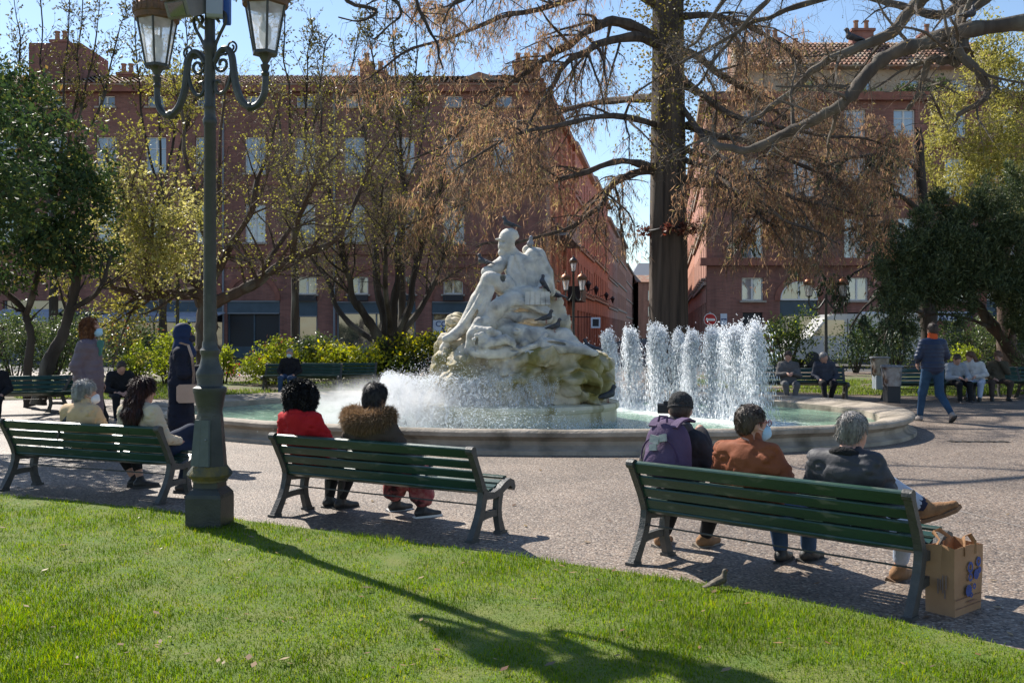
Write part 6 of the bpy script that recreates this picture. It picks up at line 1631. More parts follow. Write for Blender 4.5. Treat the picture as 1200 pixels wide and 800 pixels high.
# ---- small figures on the far benches
def far_sitter(label, loc, rz, coat, legs, hair=None, hk='short', skin=SKIN, mask=False, cap=None, cap_m=None, **k):
    p = Person(label, loc, rz, h=0.02, **k); p.body(skin, hands=True); p.coat(coat, fold=0.016); p.legs(legs); p.shoes(LEATHER_D)
    if hair is not None: p.hair(hair, hk, 1.02, 500)
    if mask: p.mask(M('far_mask', (0.55, 0.68, 0.75), rough=0.9))
    if cap_m is not None:
        f = SDF(0.012, 0.02); f.ell(p.hp(0, -0.012, 0.05), (0.092, 0.108, 0.07), rot=p.hm); f.cone(p.hp(0, 0.07, 0.04), p.hp(0, 0.125, 0.02), 0.03, 0.03, sc_=(0.6, 1, 2.0)); p.part('cap', f.mesh('cap', cap_m))
    return p
DHAIR = hairm('far_dark_hair', (0.03, 0.02, 0.018), (0.06, 0.04, 0.03)); GHAIR = hairm('far_grey_hair', (0.3, 0.29, 0.28), (0.15, 0.14, 0.14))
DARKC = cloth('dark_far_coat', (0.018, 0.018, 0.022)); WHITEC = cloth('white_far_jacket', (0.62, 0.6, 0.58)); OLIVE = cloth('olive_far_coat', (0.09, 0.075, 0.05)); GREYC = cloth('grey_far_coat', (0.12, 0.115, 0.115))
far_sitter('man in black with a pale mask and blue jeans sitting alone before the far hedge', G(341, 460.5) + V3(0, -0.12, SEATZ), R(180), DARKC, JEANS, GHAIR, mask=True, pitch=-6)
far_sitter('small figure in a grey coat sitting at the left end of the lawn bench', G(922, 470) + V3(0, -0.1, SEATZ), R(172), GREYC, cloth('grey_trousers', (0.13, 0.13, 0.13)), DHAIR, yaw=-20, pitch=-22, el=((-0.24, 0.10, 0.66), (0.24, 0.10, 0.66)), wr=((-0.05, 0.28, 0.70), (0.05, 0.28, 0.70)), an=((-0.06, 0.58, 0.14), (0.08, 0.50, 0.14)))
far_sitter('dark clothed figure with pale hair sitting behind the slim lamp post', G(965, 468.5) + V3(0, -0.1, SEATZ), R(172), cloth('slate_coat', (0.06, 0.065, 0.085)), BLACK_T, GHAIR, yaw=50, chest=(0.02, 0.08, 0.79), neck=(0.03, 0.12, 0.93), head=(0.05, 0.17, 1.05), pitch=-15, an=((-0.05, 0.45, 0.14), (0.10, 0.66, 0.14)))
far_sitter('person in a pale grey top and black trousers half hidden by the walking man', G(1114, 469) + V3(0, -0.1, SEATZ), R(184), cloth('pale_grey_top', (0.35, 0.37, 0.4)), BLACK_T, DHAIR, pitch=-30, chest=(0.02, 0.16, 0.77), neck=(0.03, 0.22, 0.91), head=(0.04, 0.29, 1.01), el=((-0.25, 0.28, 0.60), (0.26, 0.28, 0.60)), wr=((-0.08, 0.46, 0.58), (0.08, 0.46, 0.60)))
far_sitter('woman in a white jacket and pale jeans leaning towards the man in the cap', G(1143, 468) + V3(0, -0.1, SEATZ), R(150), WHITEC, JEANS_L, hairm('brown_far_hair', (0.16, 0.08, 0.045), (0.1, 0.05, 0.03)), 'long', yaw=-40, pitch=-10, chest=(0.07, 0.05, 0.79), neck=(0.11, 0.07, 0.94), head=(0.15, 0.10, 1.06), el=((-0.20, 0.14, 0.66), (0.34, 0.16, 0.70)), wr=((0.02, 0.34, 0.60), (0.26, 0.34, 0.86)), an=((-0.1, 0.6, 0.14), (0.12, 0.62, 0.14)))
far_sitter('man in a brown cap and olive coat sitting close to the woman in white', G(1164, 467.5) + V3(0, -0.1, SEATZ), R(168), OLIVE, cloth('brown_trousers', (0.07, 0.05, 0.04)), DHAIR, cap_m=cloth('brown_cap', (0.2, 0.12, 0.08)), yaw=20, pitch=-12, el=((-0.22, 0.20, 0.70), (0.26, 0.08, 0.63)), wr=((-0.04, 0.22, 0.96), (0.10, 0.32, 0.55)), hd=((0.2, -0.2, 0.9), (-0.4, 0.8, -0.2)), chest=(-0.03, 0.05, 0.79), neck=(-0.04, 0.07, 0.94), head=(-0.04, 0.11, 1.07), kn=((-0.20, 0.50, 0.46), (0.20, 0.50, 0.46)), an=((-0.16, 0.50, 0.14), (0.22, 0.60, 0.14)))
far_sitter('figure in dark clothes sitting behind the mauve coat, by the shrubs', G(139, 489) + V3(0, 0, SEATZ), R(-150), DARKC, BLACK_T, DHAIR, yaw=0, pitch=-30, chest=(0, 0.18, 0.76), neck=(0, 0.25, 0.90), head=(0, 0.33, 0.99), el=((-0.26, 0.28, 0.60), (0.26, 0.28, 0.60)), wr=((-0.06, 0.44, 0.54), (0.06, 0.44, 0.54)))
far_sitter('person in dark clothes at the left edge whose legs show on the far bench', G(-8, 494) + V3(0, 0, SEATZ), R(202), DARKC, BLACK_T, DHAIR)
# ================================================================== lamps, signs, birds
LAMP_G = M('lamp_post_paint', (0.044, 0.046, 0.041), (0.028, 0.031, 0.029), 8, 0.5, 0.2, 50, c3=(0.10, 0.095, 0.08), s3=2.5, lo3=0.55, hi3=0.7, spec=0.5)
COPPER = M('lantern_copper', (0.40, 0.15, 0.07), (0.27, 0.11, 0.055), 9, 0.45, 0.2, 40, metal=0.5, c3=(0.10, 0.07, 0.05), s3=5)
RUST = M('rusty_rim', (0.19, 0.095, 0.05), (0.11, 0.07, 0.045), 16, 0.8, 0.5, 50)
def frosted():
    m, n, b, N, L = newmat('lantern_glass')
    tc = N('ShaderNodeTexCoord'); ns = N('ShaderNodeTexNoise'); ns.inputs['Scale'].default_value = 8; ns.inputs['Detail'].default_value = 6; L(tc.outputs['Object'], ns.inputs['Vector'])
    mr = N('ShaderNodeMapRange'); mr.inputs['From Min'].default_value = 0.35; mr.inputs['From Max'].default_value = 0.7; mr.inputs['To Min'].default_value = 0.35; mr.inputs['To Max'].default_value = 0.75; L(ns.outputs[0], mr.inputs['Value'])
    b.inputs['Base Color'].default_value = (0.78, 0.80, 0.82, 1); b.inputs['Roughness'].default_value = 0.25
    t = N('ShaderNodeBsdfTranslucent'); t.inputs[0].default_value = (0.85, 0.87, 0.9, 1)
    tr = N('ShaderNodeBsdfTransparent')
    a = N('ShaderNodeMixShader'); a.inputs[0].default_value = 0.5; L(b.outputs[0], a.inputs[1]); L(t.outputs[0], a.inputs[2])
    c = N('ShaderNodeMixShader'); L(mr.outputs[0], c.inputs[0]); L(tr.outputs[0], c.inputs[1]); L(a.outputs[0], c.inputs[2])
    L(c.outputs[0], n.nodes['Material Output'].inputs['Surface'])
    return m
FROST = frosted()
def lantern(parent, loc, s, frame=LAMP_G, hood=COPPER, detail=True, rz=0.0):
    "six sided glass lantern; its base is the part's origin"
    rb_, rt_, hg = 0.095, 0.165, 0.38
    ln = MB(); n = 6
    for j in range(n):
        q = 2 * math.pi * j / n + R(30)
        ln.tube([(rb_ * math.cos(q), rb_ * math.sin(q), 0.0), (rt_ * math.cos(q), rt_ * math.sin(q), hg)], 0.010, 5)
    ln.lathe([(rb_ - 0.02, -0.015), (rb_ + 0.012, -0.012), (rb_ + 0.012, 0.012), (rb_ - 0.02, 0.012)], n, rot0=R(30))
    ln.lathe([(0.02, -0.13), (0.03, -0.10), (0.022, -0.08), (0.05, -0.03), (rb_ - 0.02, -0.014)], 10)
    o = ln.build('lantern', frame, parent, smooth=False); o.location = loc; o.rotation_euler = (0, 0, rz); o.scale = (s,) * 3
    for j in range(n):
        q0, q1 = 2 * math.pi * j / n + R(30), 2 * math.pi * (j + 1) / n + R(30)
        mb = MB(); k = 0.985
        mb.add([(rb_ * k * math.cos(q0), rb_ * k * math.sin(q0), 0.012), (rb_ * k * math.cos(q1), rb_ * k * math.sin(q1), 0.012), (rt_ * k * math.cos(q1), rt_ * k * math.sin(q1), hg), (rt_ * k * math.cos(q0), rt_ * k * math.sin(q0), hg)], [(0, 1, 2, 3)])
        mb.build('pane', FROST, o, smooth=False)
    mb = MB(); mb.lathe([(0.012, 0.012), (0.02, 0.05), (0.045, 0.10), (0.05, 0.2), (0.02, 0.26)], 8); mb.build('bulb', WHITE_P, o)
    mb = MB(); mb.lathe([(rt_ - 0.01, hg - 0.005), (rt_ + 0.015, hg), (rt_ + 0.02, hg + 0.045), (rt_ + 0.028, hg + 0.05), (rt_ + 0.028, hg + 0.10), (rt_ + 0.018, hg + 0.115), (rt_ - 0.02, hg + 0.12)], 24)
    if detail:
        for j in range(24):
            q = 2 * math.pi * j / 24; mb.ball(((rt_ + 0.022) * math.cos(q), (rt_ + 0.022) * math.sin(q), hg + 0.12), (0.012, 0.012, 0.02), 5, 4)
            mb.box(((rt_ + 0.027) * math.cos(q), (rt_ + 0.027) * math.sin(q), hg + 0.075), (0.012, 0.016, 0.035), rz=q)
    mb.build('crown', RUST, o)
    mb = MB(); mb.lathe([(rt_ + 0.01, hg + 0.112), (rt_ - 0.005, hg + 0.145), (rt_ - 0.045, hg + 0.19), (0.075, hg + 0.225), (0.045, hg + 0.245), (0.05, hg + 0.26), (0.03, hg + 0.30), (0.012, hg + 0.33), (0.018, hg + 0.35), (0.0, hg + 0.39)], 16); mb.build('hood', hood, o)
    return o
ZL = lambda v, d=8.2: H + (HZ - v) * d / F
SL_ = 8.2 / F
lp = thing('lamp_post', 'tall dark green cast iron lamp post with curled arms standing at the lawn edge', 'lamp post', G(246, 617.5))
prof = [(28.6, 617.6), (28.6, 580), (27, 576), (22, 572), (20, 570), (19.5, 563)]
def lath(pr, n=8, rot=R(22.5), k=1.04):
    mb = MB(); mb.lathe([(h_ * SL_ * k, ZL(v)) for h_, v in pr], n, rot0=rot); return mb
lath([(28.6, 617.9), (28.6, 581), (27.4, 577), (22.5, 572), (20, 570), (19.5, 563)], 4, R(40)).build('base', LAMP_G, lp, smooth=False)
lath([(19.5, 563.2), (19.4, 561), (23, 557.5), (25, 555), (24.2, 552), (20.5, 547), (19.2, 545)], 16).build('moulded_ring', M('mossy_iron', (0.09, 0.085, 0.05), (0.17, 0.125, 0.04), 14, 0.8, 0.5, 40, c3=(0.05, 0.06, 0.055), s3=6), lp)
lath([(18.9, 545.2), (14.8, 490), (14.5, 486)], 8).build('pedestal_shaft', LAMP_G, lp, smooth=False)
lath([(14.3, 486.2), (13.7, 482), (15, 474), (17.6, 461), (18.6, 458), (18.6, 454), (14.6, 452), (13.6, 449), (15.4, 439), (15, 436), (12, 430), (9.8, 421), (9.6, 416), (11, 413.5), (11, 410), (8.6, 407), (8.2, 400)], 24).build('capital', LAMP_G, lp)
lath([(8.0, 400.3), (7.2, 148), (8.0, 147), (8.6, 144), (8.6, 140), (7.0, 137), (6.8, 128), (7.8, 126), (6.6, 122), (6.4, 62), (8.6, 58), (8.6, 50), (6.6, 46), (6.2, 16)], 16, k=0.94).build('column', LAMP_G, lp)
mb = MB(); w0, w1 = 12.5 * SL_, 9.6 * SL_; z0, z1 = ZL(544), ZL(491)
r0, r1 = 19.2 * SL_ * 0.985, 15.0 * SL_ * 0.985
mb.add([(-w0, -r0 - 0.004, z0), (w0, -r0 - 0.004, z0), (w1, -r1 - 0.004, z1), (-w1, -r1 - 0.004, z1), (-w0, -r0 + 0.02, z0), (w0, -r0 + 0.02, z0), (w1, -r1 + 0.02, z1), (-w1, -r1 + 0.02, z1)], [(0, 1, 2, 3), (7, 6, 5, 4), (0, 4, 5, 1), (1, 5, 6, 2), (2, 6, 7, 3), (3, 7, 4, 0)])
dp = mb.build('access_door', M('door_grey', (0.10, 0.115, 0.11), (0.075, 0.09, 0.085), 8, 0.55, 0.15, 40), lp, smooth=False); dp.rotation_euler = (0, 0, R(-20))
mb = MB(); mb.ball((w1 * 0.8, -r0 * 0.9 - 0.01, (z0 + z1) / 2 + 0.03), 0.008, 6, 4); mb.build('lock', GREY_P, dp)
# arms lie in a plane turned 21 degrees to the picture, right end nearer
ra = R(-21)
def arm_pt(a, z, side, w=0.0): return Vector((side * a * math.cos(ra) - w * math.sin(ra), side * a * math.sin(ra) + w * math.cos(ra), z))
for side in (-1, 1):
    tz = 0.0
    mb = MB()
    P2 = [(0.045, 3.82), (0.10, 3.90), (0.165, 3.92), (0.215, 3.86), (0.235, 3.74), (0.26, 3.60), (0.315, 3.48), (0.395, 3.425), (0.47, 3.44), (0.525, 3.51), (0.54, 3.60), (0.54, 3.66)]
    pts = catmull([arm_pt(a, z, side) for a, z in P2], 5)
    mb.tube(pts, [0.024 + 0.008 * math.sin(math.pi * i / (len(pts) - 1)) for i in range(len(pts))], 8)
    mb.lathe([(0.026, 0), (0.036, 0.02), (0.024, 0.04), (0.034, 0.07), (0.04, 0.09)], 10, arm_pt(0.54, 3.66, side)); mb.ball(arm_pt(0.395, 3.425, side), 0.04)
    ar = mb.build('arm', LAMP_G, lp)
    mb = MB()
    spiral = lambda cx, cz, r0, r1, a0, a1, n=22: [arm_pt(cx + (r0 + (r1 - r0) * i / n) * math.cos(a0 + (a1 - a0) * i / n), cz + (r0 + (r1 - r0) * i / n) * math.sin(a0 + (a1 - a0) * i / n), side) for i in range(n + 1)]
    mb.tube(catmull([arm_pt(a, z, side) for a, z in ((0.225, 3.80), (0.20, 3.67), (0.15, 3.58), (0.09, 3.56), (0.055, 3.60), (0.065, 3.66), (0.10, 3.66))], 5), 0.018, 6)
    mb.tube(spiral(0.12, 3.80, 0.085, 0.02, R(60), R(560)), 0.013, 6)
    mb.tube(catmull([arm_pt(a, z, side) for a, z in ((0.04, 3.93), (0.09, 4.03), (0.15, 4.13), (0.155, 4.20), (0.11, 4.23), (0.07, 4.19), (0.09, 4.15))], 5), 0.014, 6)
    mb.tube(spiral(0.215, 3.93, 0.055, 0.015, R(-90), R(420)), 0.009, 5)
    mb.build('scroll', LAMP_G, ar)
    lantern(lp, arm_pt(0.54, 3.845, side), 1.0, rz=R(8 if side < 0 else 20))
# cameras and boxes strapped to the top of the post
CAMG = M('housing_grey', (0.20, 0.195, 0.18), (0.16, 0.155, 0.145), 8, 0.55)
def strapped(name, label, cat, u, v, d, size, rot, mat, extra=None):
    t = thing(name, label, cat, P(u, v, d))
    m = Matrix.Rotation(R(rot[1]), 3, 'Z') @ Matrix.Rotation(R(rot[0]), 3, 'X')
    mb = MB(); mb.rbox((0, 0, 0), size, 0.02, rot=m); mb.build('housing', mat, t, smooth=False)
    if extra == 'hood':
        mb = MB(); mb.box(m @ Vector((0, 0.0, size[2] / 2 + 0.012)), (size[0] * 1.12, size[1] * 1.12, 0.014), rot=m); mb.build('sun_hood', CAMG, t, smooth=False)
        mb = MB(); mb.box(m @ Vector((0, -size[1] / 2 - 0.004, 0)), (size[0] * 0.7, 0.006, size[2] * 0.7), rot=m); mb.build('window', GLASS_D, t, smooth=False)
        mb = MB(); mb.tube([m @ Vector((0, 0.05, -size[2] / 2)), m @ Vector((0.02, 0.08, -size[2] / 2 - 0.10)), Vector((0.15, 0.1, -0.17))], 0.014, 6); mb.build('bracket', CAMG, t)
    return t
strapped('security_camera', 'boxy grey security camera under a hood on the lamp post, left of its top', 'camera', 221, 8, 8.1, (0.22, 0.30, 0.15), (24, -22), CAMG, 'hood')
strapped('junction_box', 'pale blue grey box strapped to the top of the lamp post', 'box', 252, 7, 8.15, (0.13, 0.10, 0.20), (0, 10), M('box_blue_grey', (0.30, 0.34, 0.40), rough=0.4))
strapped('banner_tube', 'narrow bright blue fitting hanging at the top right of the lamp post', 'fitting', 266, 12, 8.2, (0.055, 0.06, 0.25), (0, 0), M('fitting_blue', (0.03, 0.10, 0.36), rough=0.45))

def far_lamp(label, u, vb, lants, d=None, top=None, pr=0.05, base_v=None):
    base = G(u, vb) if d is None else Vector(((u - 600) / F * d, d, 0))
    t = thing('lamp_post', label, 'lamp post', base)
    d = base.y; zt = max(H + (HZ - v) * d / F for _, v, _ in lants)
    topz = top or zt + 0.1
    mb = MB(); mb.lathe([(0.20, 0), (0.20, 0.3), (0.13, 0.36), (0.12, 0.7), (0.15, 0.74), (0.08, 0.9), (pr, 1.0), (pr * 0.75, topz - 0.3), (pr, topz - 0.28), (pr * 0.6, topz)], 12); mb.build('column', LAMP_G, t)
    for lu, v, s in lants:
        x = (lu - 600) / F * d - base.x; z = H + (HZ - v) * d / F
        if abs(x) > 0.05:
            mb = MB(); mb.tube(catmull([(0, 0, z - 0.05), (x * 0.4, 0, z - 0.32), (x * 0.8, 0, z - 0.35), (x, 0, z - 0.2), (x, 0, z - 0.1)], 4), 0.025, 6); mb.build('arm', LAMP_G, t)
        lantern(t, (x, 0, z), s, detail=False, hood=COPPER if abs(x) > 0.05 else DARK_P)
    return t
far_lamp('dark double lantern lamp post behind the woman in the headscarf', 208, 465, [(199, 328, 0.85), (218, 324, 0.9)])
far_lamp('dark lamp post with three lanterns standing behind the stone statue', 672, 440, [(663, 340, 0.95), (682, 340, 0.95), (672, 318, 0.8)])
far_lamp('slim green lamp post with two copper lanterns on the right lawn', 968, 455, [(948, 347, 0.82), (988, 347, 0.82)])
far_lamp('tall thin black lamp post with one lantern near the brick wall on the right', 897, 420, [(897, 308, 0.9)], pr=0.06)
# wall lantern on the corner of the right building
wl = lantern(rb, (px_(853), -0.6, rz(292)), 0.9, detail=False, hood=DARK_P)
mb = MB(); mb.tube([(0, 0.6, -0.5), (0, 0.1, -0.5), (0, 0, -0.12)], 0.03, 6); mb.build('bracket', LAMP_G, wl)
# no entry sign
ns_ = thing('road_sign', 'round red no entry sign with a white bar at the corner of the street', 'road sign', Vector(((832 - 600) / F * 47, 47, 0)))
mb = MB(); mb.tube([(0, 0.03, 0), (0, 0.03, 2.5)], 0.035, 8); mb.build('post', GREY_P, ns_)
zc = H + (HZ - 374.5) * 47 / F; rot = Matrix.Rotation(R(90), 3, 'X')
mb = MB(); mb.lathe([(0.30, 0), (0.31, 0.012), (0.30, 0.024)], 24, (0, -0.02, zc), m=rot); mb.build('rim', WHITE_P, ns_)
mb = MB(); mb.lathe([(0.275, 0), (0.275, 0.012)], 24, (0, -0.046, zc), m=rot); mb.build('disc', M('sign_red', (0.45, 0.02, 0.02), rough=0.45), ns_)
mb = MB(); mb.box((0, -0.063, zc), (0.40, 0.008, 0.11)); mb.build('bar', WHITE_P, ns_, smooth=False)
# stone bollard under the sign
bl = thing('bollard', 'pale stone bollard at the street corner under the no entry sign', 'bollard', Vector(((840 - 600) / F * 46, 46, 0)))
mb = MB(); mb.lathe([(0.34, 0), (0.34, 0.15), (0.28, 0.2), (0.27, 1.3), (0.32, 1.36), (0.32, 1.45), (0.2, 1.6), (0.02, 1.68)], 14); mb.build('shaft', STONE_TRIM, bl)

# ---- birds
PIG_D = M('pigeon_dark', (0.035, 0.037, 0.045), (0.06, 0.063, 0.075), 14, 0.6); PIG_L = M('pigeon_pale', (0.30, 0.31, 0.35), (0.16, 0.17, 0.2), 9, 0.6)
FEET = M('bird_feet', (0.25, 0.08, 0.06), rough=0.6)
def bird_mesh(mat, s=1.0, up=0.6):
    f = SDF(0.007, 0.02)
    f.cone((0, -0.05, 0.085), (0, 0.055, 0.085 + 0.055 * up), 0.040, 0.048); f.cone((0, 0.06, 0.10 + 0.05 * up), (0, 0.085, 0.165 + 0.05 * up), 0.034, 0.026); f.ell((0, 0.092, 0.18 + 0.05 * up), (0.026, 0.030, 0.027))
    f.cone((0, 0.115, 0.178 + 0.05 * up), (0, 0.138, 0.170 + 0.05 * up), 0.009, 0.004, 0.006)
    f.cone((0, -0.07, 0.085), (0, -0.19, 0.055), 0.030, 0.020, 0.03, (0.55, 1, 1.6))
    for q in (-1, 1): f.cone((q * 0.034, 0.03, 0.10 + 0.03 * up), (q * 0.022, -0.13, 0.078), 0.028, 0.012, 0.008, (1.3, 1, 0.9))
    return f.mesh('body', mat)
BIRD = {'d': bird_mesh(PIG_D), 'l': bird_mesh(PIG_L)}
mb = MB()
for q in (-1, 1):
    mb.tube([(q * 0.02, 0.0, 0.07), (q * 0.022, 0.005, 0.0)], 0.005, 5)
    for a in (-0.5, 0, 0.5): mb.tube([(q * 0.022, 0.005, 0.004), (q * 0.022 + 0.03 * math.sin(a), 0.005 + 0.035 * math.cos(a), 0.003)], 0.003, 4)
LEG = mb.mesh('legs', FEET)
mb = MB()
for q in (-1, 1): mb.ball((q * 0.024, 0.10, 0.214), 0.005, 5, 4)
EYE = mb.mesh('eyes', M('bird_eye', (0.5, 0.12, 0.02), rough=0.2))
def bird(loc, rz, label, kind='d', s=1.0, tilt=0.0, name='pigeon', cat='pigeon', me=None):
    t = thing(name, label, cat, loc, R(rz)); t.scale = (s,) * 3
    t.rotation_euler = (R(tilt), 0, R(rz))
    link('body', me or BIRD[kind], t); link('legs', LEG, t); link('eyes', EYE, t)
    return t
bird(P(597, 269.5, 16.2), 100, 'dark pigeon perched on top of the statue head', 'd', 0.95)
bird(P(567, 313, 15.85), 60, 'dark pigeon on the bent arm of the seated stone figure', 'd', 0.95)
bird(P(621, 293.5, 16.3), 190, 'pale grey pigeon on the shoulder of the seated stone figure', 'l', 1.0)
bird(P(634, 338, 15.75), 120, 'dark pigeon head up against the coat of the stone figure, by the book', 'd', 0.9, tilt=35)
bird(P(652, 352, 16.3), 70, 'dark pigeon on the rock just right of the stone book', 'd', 0.92)
bird(P(640, 379, 15.4), 250, 'dark pigeon resting above the hip of the reclining stone woman', 'd', 0.92)
bird(P(650, 389, 15.35), 240, 'dark pigeon lowest on the hip of the reclining stone woman', 'd', 0.92)
bird(P(692, 414, 15.6), 70, 'dark pigeon beside the feet of the reclining stone woman', 'd', 1.0)
bird(Vector((DC.x + 1.45, DC.y - 0.72, 0.486)), -70, 'black pigeon standing on the edge of the stone drum', 'd', 1.2)
SPARM = M('sparrow_plumage', (0.13, 0.10, 0.065), (0.06, 0.05, 0.035), 40, 0.7)
bird(G(842, 691, 0.02), -65, 'small brown sparrow on the grass edge in front of the nearest bench', s=0.55, name='sparrow', cat='sparrow', me=bird_mesh(SPARM, up=0.5))
# ================================================================== trees and shrubs
def bark(name, c1, c2, c3=(0.16, 0.15, 0.12), sc_=3.0, st=(1, 1, 0.25), bump=0.9):
    return M(name, c1, c2, sc_, 0.95, bump, 14, stretch=st, c3=c3, s3=2.2, lo3=0.55, hi3=0.75)
BARK_CY = bark('cypress_bark', (0.115, 0.085, 0.066), (0.045, 0.035, 0.029), (0.16, 0.13, 0.105), 5, (1.5, 1.5, 0.10), 1.0)
BARK_G = bark('grey_bark', (0.14, 0.115, 0.09), (0.065, 0.052, 0.042))
BARK_D = bark('dark_bark', (0.07, 0.055, 0.043), (0.03, 0.024, 0.02))
BARK_B = bark('brown_bark', (0.12, 0.075, 0.052), (0.06, 0.04, 0.03))
TWIG_P = M('pale_twig', (0.24, 0.19, 0.14), (0.13, 0.10, 0.075), 6, 0.9)
TWIG_B = M('brown_twig', (0.13, 0.085, 0.06), (0.08, 0.055, 0.04), 6, 0.9)
TWIG_D = M('dark_twig', (0.06, 0.047, 0.04), (0.035, 0.03, 0.026), 6, 0.9)

class Tree:
    def __init__(s, seed): s.rs = np.random.RandomState(seed); s.mb = MB(); s.paths = []
    def limb(s, pts, r0, r1, n=8, per=6, jit=0.0):
        pts = catmull(pts, per)
        pts = np.array([tuple(p) for p in pts])
        if jit:
            q = np.arange(len(pts))[:, None] * 0.37 + s.rs.rand() * 50
            pts = pts + np.concatenate([vnoise(np.concatenate([q, q * 0 + 3 * i, q * 0 + 1.5], 1))[:, None] for i in range(3)], 1) * jit
        r = r0 + (r1 - r0) * np.linspace(0, 1, len(pts)) ** 0.8
        r = r * (1 + 0.10 * s.rs.randn(len(pts)))
        s.mb.tube([Vector(p) for p in pts], list(r), n)
        s.paths.append((pts, r)); return pts, r
    def sub(s, path, n, l0, l1, ang=55, grav=-0.15, k=6, sides=5, rr=0.45, t0=0.15, up=0.0, store=None, taper=True, wig=0.14):
        "side branches along a path; returns their paths"
        pts, r = path; out = []
        for _ in range(n):
            t = t0 + (1 - t0) * s.rs.rand(); i = min(int(t * (len(pts) - 1)), len(pts) - 2)
            d = pts[i + 1] - pts[i]; d = d / (np.linalg.norm(d) + 1e-9)
            a = s.rs.randn(3); a -= d * (a @ d); a /= np.linalg.norm(a) + 1e-9
            q = R(ang * (0.6 + 0.7 * s.rs.rand()))
            dr = d * math.cos(q) + a * math.sin(q) + np.array([0, 0, up]); dr /= np.linalg.norm(dr)
            L = (l0 + (l1 - l0) * s.rs.rand()) * (1.15 - 0.55 * t if taper else 1.0)
            p = pts[i].copy(); P_ = [p.copy()]
            for j in range(k):
                dr = dr + s.rs.randn(3) * wig + np.array([0, 0, grav]) / k * 2; dr /= np.linalg.norm(dr)
                p = p + dr * L / k; P_.append(p.copy())
            P_ = np.array(P_); r0 = max(0.004, min(r[i] * rr, 0.03 * L + 0.006)); rad = np.linspace(r0, max(0.003, r0 * 0.3), k + 1)
            s.mb.tube([Vector(x) for x in P_], list(rad), sides, cap=False)
            out.append((P_, rad))
        return out
    def trunk(s, name, mat, parent): return s.mb.build(name, mat, parent, smooth=True, fix=False)
def twigs(paths, per_m, l0, l1, rad, grav, seed, spread=1.0, up=0.0, t0=0.0):
    "thousands of fine twigs at once; returns vertices, quads and points along them with directions"
    rs = np.random.RandomState(seed)
    A, B = [], []
    for p, r in paths:
        A.append(p[:-1]); B.append(p[1:])
    A = np.concatenate(A); B = np.concatenate(B); ln = np.linalg.norm(B - A, axis=1)
    n = int(ln.sum() * per_m)
    i = rs.choice(len(A), n, p=ln / ln.sum()); t = rs.rand(n)[:, None]
    P0 = A[i] * (1 - t) + B[i] * t; D = (B[i] - A[i]) / (ln[i][:, None] + 1e-9)
    a = rs.randn(n, 3); a -= D * (a * D).sum(1)[:, None]; a /= np.linalg.norm(a, axis=1)[:, None]
    dr = D * 0.55 + a * spread + np.array([0, 0, up]); dr /= np.linalg.norm(dr, axis=1)[:, None]
    L = (l0 + (l1 - l0) * rs.rand(n) ** 1.4)[:, None]
    g = np.array([0, 0, grav])
    w1 = rs.randn(n, 3) * 0.12; w2 = rs.randn(n, 3) * 0.16
    Q = [P0, P0 + dr * L * 0.33 + g * L * 0.11 + w1 * L * 0.33, P0 + dr * L * 0.66 + g * L * 0.44 + w2 * L * 0.5, P0 + dr * L + g * L * 1.0 + (w1 + w2) * L * 0.7]
    u = np.cross(dr, rs.randn(n, 3)); u /= np.linalg.norm(u, axis=1)[:, None] + 1e-9; v = np.cross(dr, u)
    V = []
    for k, c in enumerate(Q):
        rr = rad * (1.0, 0.8, 0.6, 0.3)[k]
        for j in range(3):
            q = 2.094 * j; V.append(c + (u * math.cos(q) + v * math.sin(q)) * rr)
    V = np.stack(V, 1).reshape(-1, 3)
    T = []
    for k in range(3):
        for j in range(3): T.append([k * 3 + j, k * 3 + (j + 1) % 3, k * 3 + 3 + (j + 1) % 3, k * 3 + 3 + j])
    T = (np.arange(n)[:, None, None] * 12 + np.array(T)[None]).reshape(-1, 4)
    return V, T, Q
def leaf_quads(C, ln, wd, seed, droop=0.0, dirs=None, fold=0.25):
    "kite-shaped leaves, each two triangles with a crease"
    rs = np.random.RandomState(seed); n = len(C)
    d = rs.randn(n, 3) if dirs is None else dirs + rs.randn(n, 3) * 0.4
    d = d + np.array([0, 0, -droop]); d /= np.linalg.norm(d, axis=1)[:, None] + 1e-9
    s_ = np.cross(d, rs.randn(n, 3)); s_ /= np.linalg.norm(s_, axis=1)[:, None] + 1e-9
    nn = np.cross(d, s_)
    L = (ln * (0.6 + 0.8 * rs.rand(n)))[:, None]; W = (wd * (0.6 + 0.8 * rs.rand(n)))[:, None]
    m = C + d * L * 0.45
    V = np.stack([C, m + s_ * W * 0.5 + nn * W * fold, C + d * L, m - s_ * W * 0.5 + nn * W * fold], 1).reshape(-1, 3)
    o = np.arange(n)[:, None] * 4
    return V, np.concatenate([o + np.array([[0, 1, 2]]), o + np.array([[0, 2, 3]])])
def stuffpart(name, V, T, mat, parent):
    o = link(name, np_mesh(name, V, T, mat), parent); o['kind'] = 'stuff'; return o
def along(Q, n, rs, lo=0.2, hi=1.0):
    "random points along the twigs"
    m = len(Q[0]); i = rs.randint(0, m, n); t = (lo + (hi - lo) * rs.rand(n)) * 3; k = np.minimum(t.astype(int), 2); f = (t - k)[:, None]
    QQ = np.stack(Q, 1); a = QQ[i, k]; b = QQ[i, k + 1]
    return a * (1 - f) + b * f, (b - a) / (np.linalg.norm(b - a, axis=1)[:, None] + 1e-9)
def treething(name, label, base, cat='tree', group=None):
    return thing(name, label, cat, base, 0, group)
def rel(base): return np.array(tuple(base))

